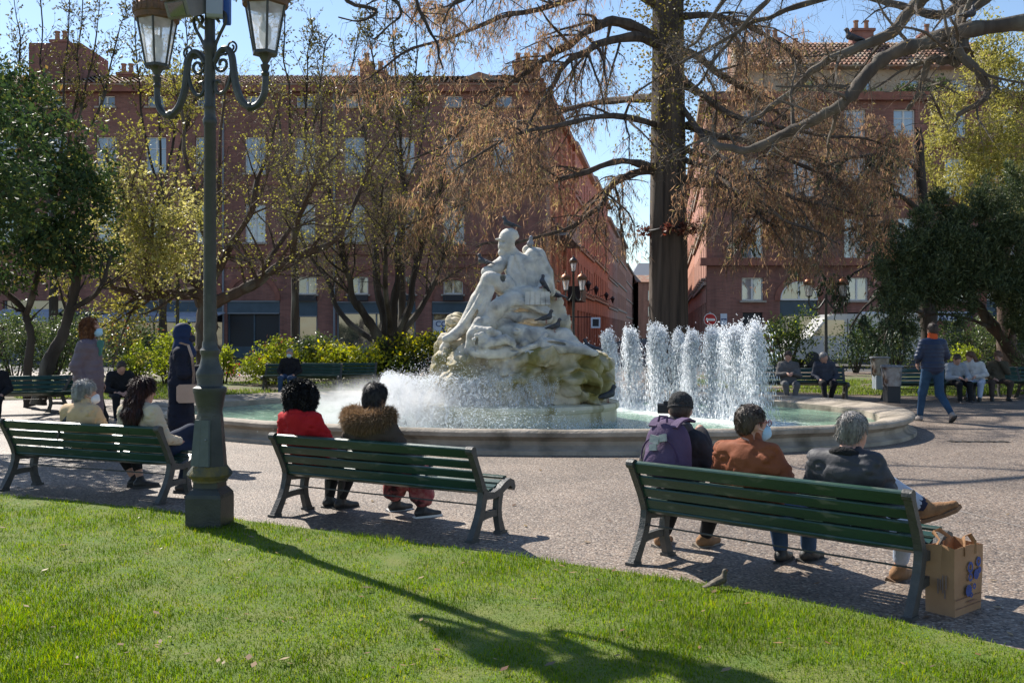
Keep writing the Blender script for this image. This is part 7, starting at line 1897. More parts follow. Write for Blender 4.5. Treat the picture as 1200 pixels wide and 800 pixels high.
# ---- great swamp cypress behind the fountain
CY = treething('cypress_tree', 'huge cypress with furrowed trunk and hanging brown dead foliage behind the fountain', (0, 0, 0))
tr = Tree(21)
bx, by = (783.5 - 600) / F * 28, 28.0
def trunk_mesh(x, y, prof, n=40, flute=0.07, seed=0):
    V = []; Q = []
    for k, (r, z) in enumerate(prof):
        for j in range(n):
            q = 2 * math.pi * j / n
            f = 1 + flute * (math.sin(q * 7 + 0.7 * math.sin(z * 0.5)) * 0.5 + 2.0 * float(vnoise(np.array([math.cos(q) * 3 + seed, math.sin(q) * 3, z * 0.25]))) + 1.2 * float(vnoise(np.array([math.cos(q) * 9, math.sin(q) * 9 + seed, z * 0.5]))))
            V.append((x + r * f * math.cos(q), y + r * f * math.sin(q), z))
    for k in range(len(prof) - 1):
        for j in range(n): Q.append((k * n + j, k * n + (j + 1) % n, (k + 1) * n + (j + 1) % n, (k + 1) * n + j))
    return np.array(V), np.array(Q)
pr = [(0.85, -0.05), (0.68, 0.3), (0.58, 0.8), (0.55, 1.5)] + [(0.545 - 0.012 * (z - 1.5), z) for z in np.arange(2.2, 11.5, 0.7)] + [(0.36, 13), (0.25, 15.5), (0.1, 18)]
Vt, Qt = trunk_mesh(bx, by, pr)
ct_ = link('trunk', np_mesh('trunk', Vt, Qt, BARK_CY, smooth=True), CY)
LIMBS = [
 ([(775, 45, 28), (735, 28, 27.5), (700, 29, 27), (668, 48, 26.5), (636, 70, 26), (600, 95, 26), (560, 130, 25.5), (520, 180, 25)], 0.22),
 ([(775, 60, 28), (745, 42, 27.5), (700, 50, 26.5), (670, 72, 26), (650, 95, 25.5), (620, 140, 25), (590, 200, 24.5)], 0.19),
 ([(775, 200, 28), (738, 203, 27.5), (715, 220, 27), (700, 243, 26.5), (660, 270, 26), (600, 285, 25.5), (555, 290, 25)], 0.16),
 ([(775, 198, 28), (725, 190, 27), (688, 199, 26.5), (640, 212, 26), (590, 222, 26), (520, 245, 25), (470, 262, 25)], 0.13),
 ([(775, 8, 28), (730, -12, 28), (680, -5, 28), (600, 15, 27), (540, 38, 27), (470, 62, 26), (430, 95, 26)], 0.15),
 ([(775, 115, 28), (700, 118, 31), (620, 140, 33), (540, 165, 33), (450, 195, 33)], 0.16),
 ([(775, 150, 28), (720, 135, 26), (650, 150, 24), (590, 165, 23), (530, 200, 22.5)], 0.12),
 ([(795, 208, 28), (850, 220, 27.5), (880, 240, 27), (905, 262, 26.5), (945, 272, 26)], 0.15),
 ([(800, 150, 28), (860, 160, 27), (920, 186, 26.5), (980, 208, 26), (1040, 232, 26)], 0.14),
 ([(800, 60, 28), (850, 90, 29), (920, 135, 30), (1000, 165, 30), (1070, 190, 30)], 0.15),
 ([(795, 120, 28), (840, 175, 26), (890, 208, 25), (960, 238, 25), (1030, 252, 25)], 0.12),
 ([(795, 100, 28), (830, 120, 31), (900, 165, 33), (980, 200, 34), (1050, 215, 34)], 0.13),
 ([(793, 20, 28), (840, 20, 27), (900, 45, 27), (950, 90, 27), (990, 140, 27)], 0.13),
 ([(800, 175, 28), (850, 195, 29.5), (910, 225, 31), (970, 245, 32), (1040, 262, 33)], 0.12),
 ([(800, 185, 28), (840, 205, 26), (880, 232, 24.5), (930, 262, 24), (985, 285, 24)], 0.11),
 ([(800, 90, 28), (850, 130, 27), (910, 150, 26), (980, 160, 25.5), (1050, 175, 25.5)], 0.12),
 ([(785, -30, 28), (700, -60, 26), (620, -30, 25), (560, 0, 24), (500, 10, 23)], 0.12),
]
cyp = []
for pts, r0 in LIMBS: cyp.append(tr.limb([P(*p) for p in pts], r0 * 0.86, 0.018, 7, 5, 0.25))
lv2 = []
for k, q in enumerate(cyp): lv2 += tr.sub(q, 30 if k in (7, 8, 9, 10, 11, 12) else 22, 0.9, 2.6, 60, -0.35, 6, 4, t0=0.22, taper=True)
lv3 = []
for q in lv2[::1]: lv3 += tr.sub(q, 3, 0.4, 1.0, 55, -0.5, 4, 3, t0=0.2)
tr.trunk('limbs', BARK_CY, ct_)
Vw, Tw, Qw = twigs(lv2 + lv3, 14.0, 0.18, 0.60, 0.0036, -0.55, 22, 0.8)
stuffpart('twigs', Vw, Tw, TWIG_P, CY)
rs = np.random.RandomState(23)
Cb, Db = along(Qw, 44000, rs, 0.15)
xx = Cb[:, 0] / Cb[:, 1] * F + 600; vv_ = HZ - (Cb[:, 2] - H) * F / Cb[:, 1]
gap = vnoise(Cb * 0.9) + 0.6 * vnoise(Cb * 2.2 + 9)
Cb = Cb[(gap > -0.06) | (rs.rand(len(Cb)) < 0.25)]
# long dead sprays hang straight down from the twigs
Cb = Cb[(Cb[:, 2] > 2.6)]
DEAD = leafmat('dead_cypress_foliage', [(0.22, 0.115, 0.07), (0.35, 0.215, 0.13), (0.46, 0.32, 0.205), (0.28, 0.155, 0.095), (0.45, 0.31, 0.20), (0.17, 0.09, 0.058), (0.46, 0.40, 0.16)], 0.55, 0.7, 0.15)
V1, T1 = leaf_quads(Cb, 0.20, 0.022, 24, droop=2.6)
V2, T2 = leaf_quads(Cb[:22000] + rs.randn(len(Cb[:22000]), 3) * 0.06, 0.12, 0.022, 25, droop=1.2)
stuffpart('foliage', np.concatenate([V1, V2]), np.concatenate([T1, T2 + len(V1)]), DEAD, CY)
# climber leaves on the upper trunk
rs = np.random.RandomState(26); n = 5200
zc_ = 6.0 + 8 * rs.rand(n) ** 0.8; qa = rs.rand(n) * 6.283
Cc = np.stack([bx + (0.55 + 1.1 * rs.rand(n) ** 3) * np.cos(qa) + 0.25 * rs.randn(n), by + (0.6 + 0.3 * rs.rand(n)) * np.sin(qa), zc_], 1)
Vc, Tc = leaf_quads(Cc, 0.09, 0.06, 27)
stuffpart('climbing_leaves', Vc, Tc, leafmat('climber_leaf', [(0.16, 0.14, 0.03), (0.26, 0.22, 0.06), (0.12, 0.09, 0.04)], 0.4), CY)
# string of fairy-light wire and rust-red bows round the trunk
gl = thing('trunk_garland', 'dark wire band with rust red tufts tied round the cypress trunk', 'garland', (bx, by, H + (HZ - 270) * 28 / F))
mb = MB(); mb.tube([(0.60 * math.cos(a), 0.60 * math.sin(a), 0.03 * math.sin(3 * a)) for a in np.linspace(0, 6.283, 29)], 0.03, 6, cap=False); mb.build('band', DARK_P, gl)
rs = np.random.RandomState(3)
for a in (-100, -60, -178, -5):
    c = np.array([0.66 * math.cos(R(a)), 0.66 * math.sin(R(a)), 0.0]); Vc, Tc = leaf_quads(c + rs.randn(90, 3) * 0.08, 0.14, 0.06, 4 + a % 7)
    stuffpart('tuft', Vc, Tc, leafmat('tuft_leaf', [(0.22, 0.06, 0.04), (0.14, 0.05, 0.04), (0.28, 0.14, 0.1)], 0.3), gl)

# ---- bare tree whose limbs reach in from the right
RT = treething('bare_tree', 'bare tree outside the right edge reaching long crooked limbs across the picture', (0, 0, 0))
tr = Tree(31)
TX = Vector((8.7, 14.5, 0))
tr.limb([TX, TX + V3(0.05, 0, 2.5), TX + V3(-0.1, 0.1, 4.5), TX + V3(-0.4, 0, 6.0), TX + V3(-0.3, 0.3, 9)], 0.36, 0.16, 12)
RL = []
fork = (1300, 40, 14.2)
RL.append(tr.limb([P(1322, 60, 14.4), P(1260, 30, 14.1), P(1215, 27, 14), P(1130, 34, 14), P(1060, 60, 14), P(1022, 84, 14), P(990, 118, 14), P(958, 140, 14.2), P(920, 158, 14.5), P(882, 174, 14.6), P(852, 173, 14.8), P(830, 163, 15)], 0.15, 0.045, 10, 6, 0.10))
RL.append(tr.limb([P(1312, -30, 14.5), P(1200, -60, 14.6), P(1110, -25, 14.8), P(1072, 10, 15), P(1042, 40, 15), P(1000, 57, 15), P(962, 74, 15), P(938, 100, 15.2), P(902, 124, 15.4), P(880, 146, 15.6)], 0.15, 0.03, 9, 6, 0.10))
RL.append(tr.limb([P(1108, 40, 14), P(1124, 62, 13.8), P(1142, 78, 13.7), P(1156, 96, 13.7), P(1158, 110, 13.7), P(1145, 122, 13.7), P(1122, 136, 13.8)], 0.085, 0.03, 8, 6, 0.05))
RL.append(tr.limb([P(1125, 75, 14), P(1108, 71, 14), P(1092, 69, 14.1), P(1082, 88, 14.2), P(1076, 110, 14.2), P(1064, 128, 14.3)], 0.075, 0.03, 8, 6, 0.05))
RL.append(tr.limb([P(1128, 60, 14), P(1126, 20, 14.3), P(1150, 5, 14.6), P(1180, -20, 15)], 0.10, 0.06, 8, 6, 0.05))
RL.append(tr.limb([P(1190, -40, 15.5), P(1120, 12, 15.8), P(1080, 15, 16), P(1040, 5, 16.2), P(980, -5, 16.4), P(915, 12, 16.6), P(872, 36, 16.8), P(838, 66, 17), P(812, 110, 17.2)], 0.085, 0.02, 8, 6, 0.16))
RL.append(tr.limb([P(1000, -40, 16.5), P(930, -20, 16.6), P(885, 12, 16.6), P(858, 40, 16.8), P(800, 70, 17)], 0.07, 0.02, 7, 6, 0.16))
RL.append(tr.limb([P(980, -30, 17), P(900, -25, 17.2), P(850, 0, 17.4), P(820, 40, 17.6), P(806, 66, 17.8)], 0.07, 0.02, 7, 6, 0.16))
l2 = []
for k, q in enumerate(RL):
    l2 += tr.sub(q, 14 if k < 2 else (8 if k < 5 else 13), 0.5, 1.6, 55, -0.10, 6, 4, t0=0.3 if k < 2 else 0.1, up=0.25)
l3 = []
for q in l2: l3 += tr.sub(q, 3, 0.25, 0.7, 55, -0.1, 5, 3)
tr.trunk('trunk', BARK_G, RT)
Vw, Tw, Qw = twigs(l2 + l3 + RL[5:], 17.0, 0.10, 0.45, 0.0027, -0.05, 32, 1.0, 0.15)
stuffpart('twigs', Vw, Tw, TWIG_P, RT)
rs = np.random.RandomState(33); Cb, Db = along(Qw, 2600, rs, 0.5)
Vc, Tc = leaf_quads(Cb, 0.03, 0.018, 34, dirs=Db); stuffpart('buds', Vc, Tc, leafmat('brown_bud', [(0.20, 0.12, 0.06), (0.30, 0.22, 0.08), (0.14, 0.08, 0.05)], 0.3), RT)
bird(P(1000, 56, 15) + V3(0, 0, 0.04), 90, 'dark pigeon sitting on the upper bare limb, right part of the sky', 'd', 1.1)
bird(P(1136, 30, 14) + V3(0, 0, 0.05), -60, 'dark pigeon sitting on the thick bare limb near the top right corner', 'd', 1.1)

# ---- multi-stemmed bare tree left of the statue
MT = treething('bare_tree', 'multi-stemmed tree with a dense fan of bare twigs left of the statue', (0, 0, 0))
tr = Tree(41)
b0 = (452, 452, 30)
tr.limb([P(452, 455, 30), P(452, 425, 30), P(452, 395, 30)], 0.52, 0.42, 12)
ST_ = [([(446, 398, 29.8), (425, 365, 29.6), (408, 330, 29.4), (402, 290, 29), (392, 240, 28.5), (380, 180, 28), (372, 120, 28)], 0.20), ([(450, 395, 30.2), (442, 340, 30.4), (440, 280, 30.8), (436, 220, 31), (425, 150, 31), (420, 90, 31)], 0.20), ([(456, 395, 29.8), (462, 340, 29.5), (470, 280, 29.2), (474, 220, 29), (468, 160, 28.8), (475, 110, 28.5)], 0.19), ([(460, 400, 30), (482, 350, 30), (492, 305, 30), (508, 250, 30), (522, 190, 30), (530, 140, 30)], 0.18), ([(462, 405, 30.3), (495, 360, 31), (520, 300, 31.5), (548, 240, 32), (560, 180, 32)], 0.15), ([(446, 405, 30.3), (410, 380, 30.8), (385, 335, 31.5), (355, 280, 32), (340, 220, 32), (335, 170, 32)], 0.15), ([(455, 395, 30), (455, 330, 28), (452, 270, 27), (448, 210, 26.5)], 0.13)]
mp_ = [tr.limb([P(*p) for p in pts], r0 * 0.8, 0.018, 7, 5, 0.2) for pts, r0 in ST_]
l2 = []
for q in mp_: l2 += tr.sub(q, 18, 1.0, 2.6, 42, 0.05, 6, 4, t0=0.28, up=0.25)
l3 = []
for q in l2: l3 += tr.sub(q, 5, 0.4, 1.2, 45, 0.0, 4, 3)
tr.trunk('trunk', BARK_D, MT)
Vw, Tw, Qw = twigs(l2 + l3, 30.0, 0.15, 0.60, 0.0036, -0.1, 42, 0.8, 0.1)
stuffpart('twigs', Vw, Tw, TWIG_P, MT)
rs = np.random.RandomState(43); Cb, Db = along(Qw, 9000, rs, 0.4)
Vc, Tc = leaf_quads(Cb, 0.055, 0.038, 44, dirs=Db); BUDL = leafmat('spring_leaf', [(0.20, 0.19, 0.03), (0.30, 0.28, 0.05), (0.14, 0.14, 0.03), (0.36, 0.33, 0.08)], 0.5); stuffpart('leaves', Vc, Tc, BUDL, MT)

# ---- spreading tree behind the lamp post
LT = treething('spreading_tree', 'spreading tree with level limbs and sparse yellow green spring leaves behind the lamp post', (0, 0, 0))
tr = Tree(51)
tr.limb([P(243, 462, 25), P(243, 430, 25), P(242, 390, 25), P(243, 352, 25)], 0.34, 0.25, 12)
TL = [([(243, 356, 25), (222, 343, 24.6), (190, 346, 24), (160, 346, 23.5), (132, 336, 23), (105, 318, 23), (75, 300, 23)], 0.17), ([(245, 356, 25), (270, 350, 25), (303, 330, 25), (340, 306, 25), (378, 291, 25), (402, 268, 25), (425, 215, 25), (462, 150, 25)], 0.19), ([(243, 352, 25), (238, 290, 25.5), (228, 230, 26), (215, 160, 26), (205, 90, 26)], 0.16), ([(244, 352, 25), (262, 300, 24.5), (290, 250, 24), (315, 190, 24), (330, 120, 24)], 0.15), ([(240, 345, 25), (205, 310, 24), (170, 270, 23.5), (140, 220, 23), (125, 170, 23)], 0.14), ([(300, 331, 25), (330, 280, 26), (365, 225, 27), (385, 160, 27)], 0.11), ([(190, 346, 24), (170, 310, 23), (180, 265, 22.5), (185, 225, 22)], 0.09), ([(340, 306, 25), (350, 260, 24), (372, 210, 23), (400, 180, 23)], 0.09), ([(243, 352, 25), (240, 300, 28), (255, 230, 29), (262, 150, 29), (270, 90, 29)], 0.13)]
tp = [tr.limb([P(*p) for p in pts], r0, 0.02, 8, 5, 0.25) for pts, r0 in TL]
l2 = []
for q in tp: l2 += tr.sub(q, 15, 0.8, 2.1, 55, 0.0, 6, 4, t0=0.25, up=0.2)
l3 = []
for q in l2: l3 += tr.sub(q, 3, 0.4, 1.0, 50, 0.0, 4, 3)
tr.trunk('trunk', BARK_B, LT)
Vw, Tw, Qw = twigs(l2 + l3, 22.0, 0.15, 0.55, 0.0034, 0.0, 52, 0.9, 0.1)
stuffpart('twigs', Vw, Tw, TWIG_P, LT)
rs = np.random.RandomState(53); Cb, Db = along(Qw, 52000, rs, 0.3)
den = fbm(Cb * 0.55 + 3, 2); x_ = Cb[:, 0] / Cb[:, 1] * F + 600
ok = (den > 0.05 + 0.28 * np.clip((x_ - 200) / 80, 0, 1) - 0.10 * (x_ < 215)) | (rs.rand(len(Cb)) < 0.16)
Cb, Db = Cb[ok], Db[ok]
Vc, Tc = leaf_quads(Cb, 0.055, 0.04, 54, dirs=Db); YG = leafmat('yellow_green_leaf', [(0.22, 0.20, 0.035), (0.33, 0.30, 0.06), (0.42, 0.38, 0.11), (0.17, 0.17, 0.035), (0.30, 0.28, 0.07)], 0.5); stuffpart('leaves', Vc, Tc, YG, LT)
# denser pale new leaves on its left side
rs = np.random.RandomState(55)
YP = []
for u, v, d, r_, n in ((165, 240, 22.5, 0.75, 1300), (195, 275, 22.5, 0.75, 1500), (150, 300, 22.8, 0.7, 1200), (205, 310, 22.8, 0.6, 900), (135, 205, 23, 0.5, 500), (125, 265, 22.8, 0.6, 800), (215, 245, 23, 0.5, 500)):
    q = rs.randn(n, 3) * r_ * np.array([0.75, 0.75, 0.5]); YP.append(np.array(tuple(P(u, v, d))) + q)
YP = np.concatenate(YP); YP = YP[vnoise(YP * 2.6) > -0.10]
Vc, Tc = leaf_quads(YP, 0.085, 0.06, 56); stuffpart('leaf_clusters', Vc, Tc, leafmat('pale_new_leaf', [(0.30, 0.28, 0.07), (0.44, 0.40, 0.14), (0.52, 0.47, 0.20), (0.24, 0.23, 0.05)], 0.5), LT)

# ---- thin budding trees against the sky
def sky_tree(label, u, d, vb, seed, stems, budn=6000):
    t = treething('budding_tree', label, (0, 0, 0), group='thin budding trees against the sky')
    tr = Tree(seed)
    pts = [tr.limb([P(u, vb, d), P(u + 1, 330, d), P(u, 250, d)], 0.17, 0.12, 8)]
    for du, vt in stems: pts.append(tr.limb([P(u, 255, d), P(u + du * 0.35, 190, d + 0.4), P(u + du * 0.7, 110, d), P(u + du * 0.9, 50, d), P(u + du, vt, d)], 0.07, 0.012, 6, 5, 0.3))
    l2 = []
    for q in pts[1:]: l2 += tr.sub(q, 16, 0.6, 1.7, 38, 0.1, 5, 4, t0=0.35, up=0.35)
    tr.trunk('trunk', BARK_D, t)
    Vw, Tw, Qw = twigs(l2, 11.0, 0.15, 0.6, 0.0045, 0.0, seed + 1, 0.8, 0.25)
    stuffpart('twigs', Vw, Tw, TWIG_D, t)
    Cb, Db = along(Qw, budn, np.random.RandomState(seed + 2), 0.3)
    Vc, Tc = leaf_quads(Cb, 0.075, 0.05, seed + 3, dirs=Db); stuffpart('leaves', Vc, Tc, leafmat('dark_bud', [(0.10, 0.09, 0.035), (0.20, 0.18, 0.05), (0.06, 0.05, 0.03)], 0.4), t)
sky_tree('thin budding tree whose twigs rise over the left roof corner', 62, 33, 445, 61, [(-45, -20), (-15, -40), (20, -30), (55, -10), (85, 20), (-80, 10), (38, -40)])
sky_tree('thin budding tree rising behind the left lantern of the near lamp post', 190, 35, 440, 62, [(-35, -30), (-5, -40), (30, -20), (60, 10)])
sky_tree('thin budding tree rising right of the near lamp post', 345, 35, 440, 63, [(-40, 0), (-10, -30), (20, 10), (45, 40), (80, 30)], 5000)
sky_tree('thin budding tree above the roof between lamp post and cypress', 470, 34, 440, 64, [(-40, 30), (-10, -10), (20, -30), (50, 20)], 5000)
# bare branches of a high cypress limb hanging in at the top
tr = Tree(66)
tr.limb([P(783, -190, 28), P(680, -190, 24), P(570, -130, 20), P(500, -95, 18), P(420, -80, 17)], 0.16, 0.05, 8)
bl_ = [tr.limb([P(*p) for p in pts], 0.05, 0.012, 6, 5, 0.15) for pts in ([(430, -82, 17.1), (440, -20, 17), (470, 8, 17), (458, 30, 17), (438, 48, 17)], [(425, -81, 17), (400, -10, 17), (440, 15, 17), (425, 25, 17), (400, 20, 17)], [(500, -95, 18), (488, -10, 17.5), (500, 30, 17.5), (512, 60, 17.4), (520, 80, 17.3)], [(560, -124, 19.8), (545, -20, 18.5), (530, 5, 18), (520, 30, 18)])]
l2 = []
for q in bl_: l2 += tr.sub(q, 9, 0.3, 0.9, 55, -0.1, 5, 4)
tr.trunk('bare_limb', BARK_D, ct_)
Vw, Tw, Qw = twigs(l2 + bl_, 7.0, 0.08, 0.35, 0.003, -0.1, 67, 1.0); stuffpart('bare_twigs', Vw, Tw, TWIG_D, CY)

# ---- clumps of leaves: evergreens and shrubs
def clump_points(rs, n, c, rad, noise_s=1.6, thr=-0.08, shell=0.45):
    d = rs.randn(n, 3); d /= np.linalg.norm(d, axis=1)[:, None]
    r = (shell + (1 - shell) * rs.rand(n)) ** 0.6
    lump = 1 + 0.35 * vnoise(d * 2.3 + np.array(c) * 0.7)
    p = d * (r * lump)[:, None] * np.array(rad)
    q = np.array(c) + p
    return q[(vnoise(q * noise_s) + 0.5 * vnoise(q * noise_s * 2.3) > thr)], d
def shrub(label, loc, rad, mat, n, leaf=(0.08, 0.045), seed=0, name='shrub', stem=True, thr=-0.12, group=None, extra=None, ns=2.6):
    t = treething(name, label, loc, 'shrub', group)
    rs = np.random.RandomState(seed + 900)
    pts = []
    k = max(3, int(rad[0] * 5))
    for j in range(k):
        o = np.array([(rs.rand() - 0.5) * 1.3 * rad[0], (rs.rand() - 0.5) * 1.0 * rad[1], rad[2] * (0.55 + 0.55 * rs.rand())])
        q, _ = clump_points(rs, n // k, o, (rad[0] * 0.55, rad[1] * 0.6, rad[2] * 0.5), ns, thr, 0.35); pts.append(q)
    q, _ = clump_points(rs, n // 3, (0, 0, rad[2] * 0.55), (rad[0] * 0.9, rad[1] * 0.9, rad[2] * 0.6), ns, thr, 0.2); pts.append(q)
    C_ = np.concatenate(pts); C_ = C_[C_[:, 2] > 0.05]
    Vc, Tc = leaf_quads(C_, leaf[0], leaf[1], seed + 1)
    stuffpart('leaves', Vc, Tc, mat, t)
    if extra is not None:
        m2, frac = extra; tops = C_[(C_[:, 2] > rad[2] * 0.75)]; tops = tops[rs.rand(len(tops)) < frac]
        Vc, Tc = leaf_quads(tops + np.array([0, 0, 0.04]) + rs.randn(len(tops), 3) * 0.05, leaf[0] * 1.1, leaf[1] * 1.1, seed + 2); stuffpart('young_leaves', Vc, Tc, m2, t)
    mb = MB()
    for j in range(7):
        a = rs.rand() * 6.28; e = Vector((rad[0] * 0.6 * math.cos(a), rad[1] * 0.6 * math.sin(a), rad[2] * (0.6 + 0.5 * rs.rand())))
        mb.tube([Vector((0.08 * math.cos(a), 0.08 * math.sin(a), -0.02)), e * 0.5 + V3(0, 0, 0.1), e], [0.03, 0.02, 0.008], 5)
    mb.build('stems', BARK_D, t)
    return t
DG = leafmat('dark_glossy_leaf', [(0.022, 0.042, 0.016), (0.045, 0.075, 0.025), (0.065, 0.105, 0.032), (0.03, 0.055, 0.02), (0.16, 0.18, 0.04)], 0.32, 0.55, 0.25)
MG = leafmat('mid_green_leaf', [(0.05, 0.075, 0.022), (0.08, 0.115, 0.035), (0.12, 0.15, 0.05), (0.06, 0.085, 0.035)], 0.35, 0.38, 0.5)
LG = leafmat('lime_leaf', [(0.16, 0.20, 0.025), (0.24, 0.29, 0.035), (0.33, 0.36, 0.05), (0.14, 0.17, 0.03)], 0.5, 0.4, 0.4)
YL_ = leafmat('yellow_tip_leaf', [(0.42, 0.40, 0.03), (0.52, 0.47, 0.04), (0.34, 0.34, 0.05)], 0.5)
RL_ = leafmat('red_tip_leaf', [(0.20, 0.06, 0.03), (0.28, 0.12, 0.06), (0.16, 0.10, 0.04)], 0.4)
GS = lambda u, v, dy=0.0: G(u, v) + V3(0, dy, 0.01)
SH = [
 ('tall variegated shrub at the far left below the dark tree', (18, 449), (1.3, 1.0, 1.75), MG, 3000, None), ('grey green shrub between the two dark stems at left', (62, 450), (1.2, 0.9, 1.7), MG, 2600, None),
 ('shrub left of the woman in the mauve coat', (95, 447), (0.9, 0.8, 1.6), MG, 1800, None), ('grey green shrub right of the mauve coat', (150, 449), (1.3, 1.0, 1.55), MG, 3200, (RL_, 0.1)),
 ('lime green young shrub low beside the grey green one', (160, 456), (0.55, 0.5, 0.95), LG, 1200, None), ('lime green shrub left of the headscarf', (196, 452), (0.75, 0.7, 1.25), LG, 1900, None), ('bright lime shrub right of the lamp post', (262, 450), (0.55, 0.5, 0.8), LG, 900, None),
 ('lime hedge bush behind the lone sitter, left end', (318, 451), (1.0, 0.9, 0.95), LG, 2600, (RL_, 0.12)), ('bushy green hedge plant right of the lone sitter', (360, 451), (1.2, 0.9, 1.10), MG, 2800, None), ('lime and yellow hedge plant in the middle', (396, 452), (1.1, 0.9, 0.80), LG, 2600, (YL_, 0.35)),
 ('yellow topped hedge plant before the multi-stemmed tree', (437, 452), (1.3, 0.9, 0.87), LG, 2800, (YL_, 0.3)), ('dark hedge bush with a bright yellow top left of the statue', (488, 451), (1.25, 1.0, 1.03), DG, 2800, (YL_, 0.75)), ('red tipped bush half hidden by the left of the statue', (522, 451), (0.7, 0.7, 0.76), DG, 1200, (RL_, 0.5)),
 ('low clipped lime hedge plant between the lone sitter and the tree', (340, 452), (1.0, 0.7, 0.72), LG, 2200, (YL_, 0.3)), ('small dense hedge plant left of the yellow topped one', (416, 451), (0.9, 0.7, 0.76), MG, 2000, (YL_, 0.2)), ('dark dense hedge plant right of the tree foot', (462, 451), (0.9, 0.8, 0.84), DG, 2200, (YL_, 0.25)),
 ('round dark laurel right of the water jets', (924, 438), (1.15, 1.0, 1.75), DG, 3200, (LG, 0.12)), ('dark rounded bush between lamp post and bins', (1003, 437), (1.2, 1.0, 1.75), DG, 3200, None), ('dark bush behind the litter bins', (1050, 437), (1.05, 0.9, 1.5), MG, 2400, None),
 ('low clipped dark bush right of the walking man', (1135, 436), (1.3, 1.0, 1.7), DG, 3200, None), ('small lime bush behind the couple on the bench', (1132, 445), (0.5, 0.5, 0.75), LG, 900, None), ('glossy bush behind the yew trunk at far right', (1178, 438), (1.3, 1.0, 1.6), MG, 2800, None), ('lime sprig bush under the yew trunk', (1168, 436), (0.6, 0.5, 1.5), LG, 900, None),
]
for i, (lab, (u, v), rad, mat, n, ex_) in enumerate(SH):
    shrub(lab, GS(u, v), rad, mat, n, (0.10, 0.06), 300 + i * 3, extra=ex_)
# red flowers by the doorway
fl = treething('flower_clump', 'small clump of bright red flowers below the lime shrub by the lamp', G(269, 441), 'flowers')
rs = np.random.RandomState(8); Vc, Tc = leaf_quads(rs.randn(160, 3) * 0.16 + np.array([0, 0, 0.3]), 0.09, 0.07, 9); stuffpart('petals', Vc, Tc, leafmat('red_petal', [(0.5, 0.02, 0.03), (0.4, 0.015, 0.04)], 0.4), fl)
Vc, Tc = leaf_quads(rs.randn(160, 3) * 0.15 + np.array([0, 0, 0.15]), 0.09, 0.05, 10); stuffpart('leaves', Vc, Tc, MG, fl)

# ---- dark evergreen at the left edge
MGT = treething('evergreen_tree', 'dark glossy evergreen tree on two crooked stems at the left edge', (0, 0, 0))
tr = Tree(71)
l1 = [tr.limb([P(34, 476, 21), P(33, 430, 21), P(36, 395, 21), P(28, 365, 21), P(8, 345, 20.6), P(-20, 320, 20)], 0.115, 0.05, 10, 6, 0.06), tr.limb([P(46, 474, 20.5), P(56, 430, 20.5), P(72, 395, 20.5), P(84, 360, 20.5), P(90, 325, 20.3), P(78, 280, 20)], 0.16, 0.07, 10, 6, 0.06), tr.limb([P(84, 362, 20.5), P(108, 348, 20.3), P(122, 330, 20), P(130, 300, 20)], 0.07, 0.03, 8, 6, 0.05), tr.limb([P(86, 350, 20.5), P(84, 300, 20.8), P(60, 220, 21), P(30, 130, 21)], 0.09, 0.03, 8, 6, 0.1), tr.limb([P(30, 370, 21), P(45, 320, 20.5), P(30, 250, 20.5), P(0, 190, 20.5)], 0.07, 0.03, 8, 6, 0.1)]
l2 = []
for q in l1: l2 += tr.sub(q, 9, 0.6, 1.5, 50, 0.0, 5, 4, t0=0.5, up=0.1)
tr.trunk('trunk', BARK_D, MGT)
rs = np.random.RandomState(72); CL = []
for u, v, d, ru, rv, n in ((20, 130, 21, 60, 55, 2300), (70, 170, 20.5, 60, 55, 2300), (-10, 210, 20, 70, 60, 2300), (40, 230, 19.8, 65, 55, 2600), (95, 240, 20.3, 48, 55, 2000), (15, 295, 20, 70, 42, 2200), (75, 290, 20, 55, 40, 2000), (108, 195, 21, 38, 36, 1100), (-20, 120, 21, 60, 60, 1400), (30, 95, 21.5, 40, 25, 700), (115, 290, 20.4, 32, 34, 900), (10, 330, 19.8, 30, 14, 500)):
    q, _ = clump_points(rs, n, np.array(tuple(P(u, v, d))), (ru * d / F, 1.0, rv * d / F), 1.9, -0.06, 0.3); CL.append(q)
Vc, Tc = leaf_quads(np.concatenate(CL), 0.13, 0.055, 73, droop=0.3); stuffpart('leaves', Vc, Tc, DG, MGT)
rs = np.random.RandomState(74); tops = np.concatenate(CL); tops = tops[rs.rand(len(tops)) < 0.05]
Vc, Tc = leaf_quads(tops + rs.randn(len(tops), 3) * 0.08, 0.12, 0.06, 75); stuffpart('old_leaves', Vc, Tc, leafmat('yellowing_leaf', [(0.30, 0.26, 0.05), (0.24, 0.15, 0.05), (0.2, 0.2, 0.05)], 0.4), MGT)

# added evergreen, mostly beyond the left edge, put there to shade the left bench
ADDED_EV = treething('evergreen_tree', 'nearer dark evergreen added at the extreme left edge to shade the left bench', (0, 0, 0))
tr = Tree(76)
ev = [tr.limb([V3(-9.1, 13.9, -0.05), V3(-9.0, 13.9, 1.6), V3(-8.8, 13.8, 3.0), V3(-8.5, 13.7, 4.6), V3(-8.4, 13.6, 5.8)], 0.17, 0.05, 10, 6, 0.08), tr.limb([V3(-8.85, 13.8, 2.8), V3(-8.2, 13.4, 3.6), V3(-7.5, 13.2, 4.3)], 0.07, 0.03, 7), tr.limb([V3(-8.85, 13.8, 2.6), V3(-9.4, 14.3, 3.6), V3(-9.9, 14.6, 4.6)], 0.07, 0.03, 7)]
l2 = []
for q in ev: l2 += tr.sub(q, 10, 0.6, 1.3, 55, 0.0, 5, 4, t0=0.45)
tr.trunk('trunk', BARK_D, ADDED_EV)
ADDED_EV.location = (0.45, 0.8, 0); ADDED_EV.scale = (1, 1, 0.84)
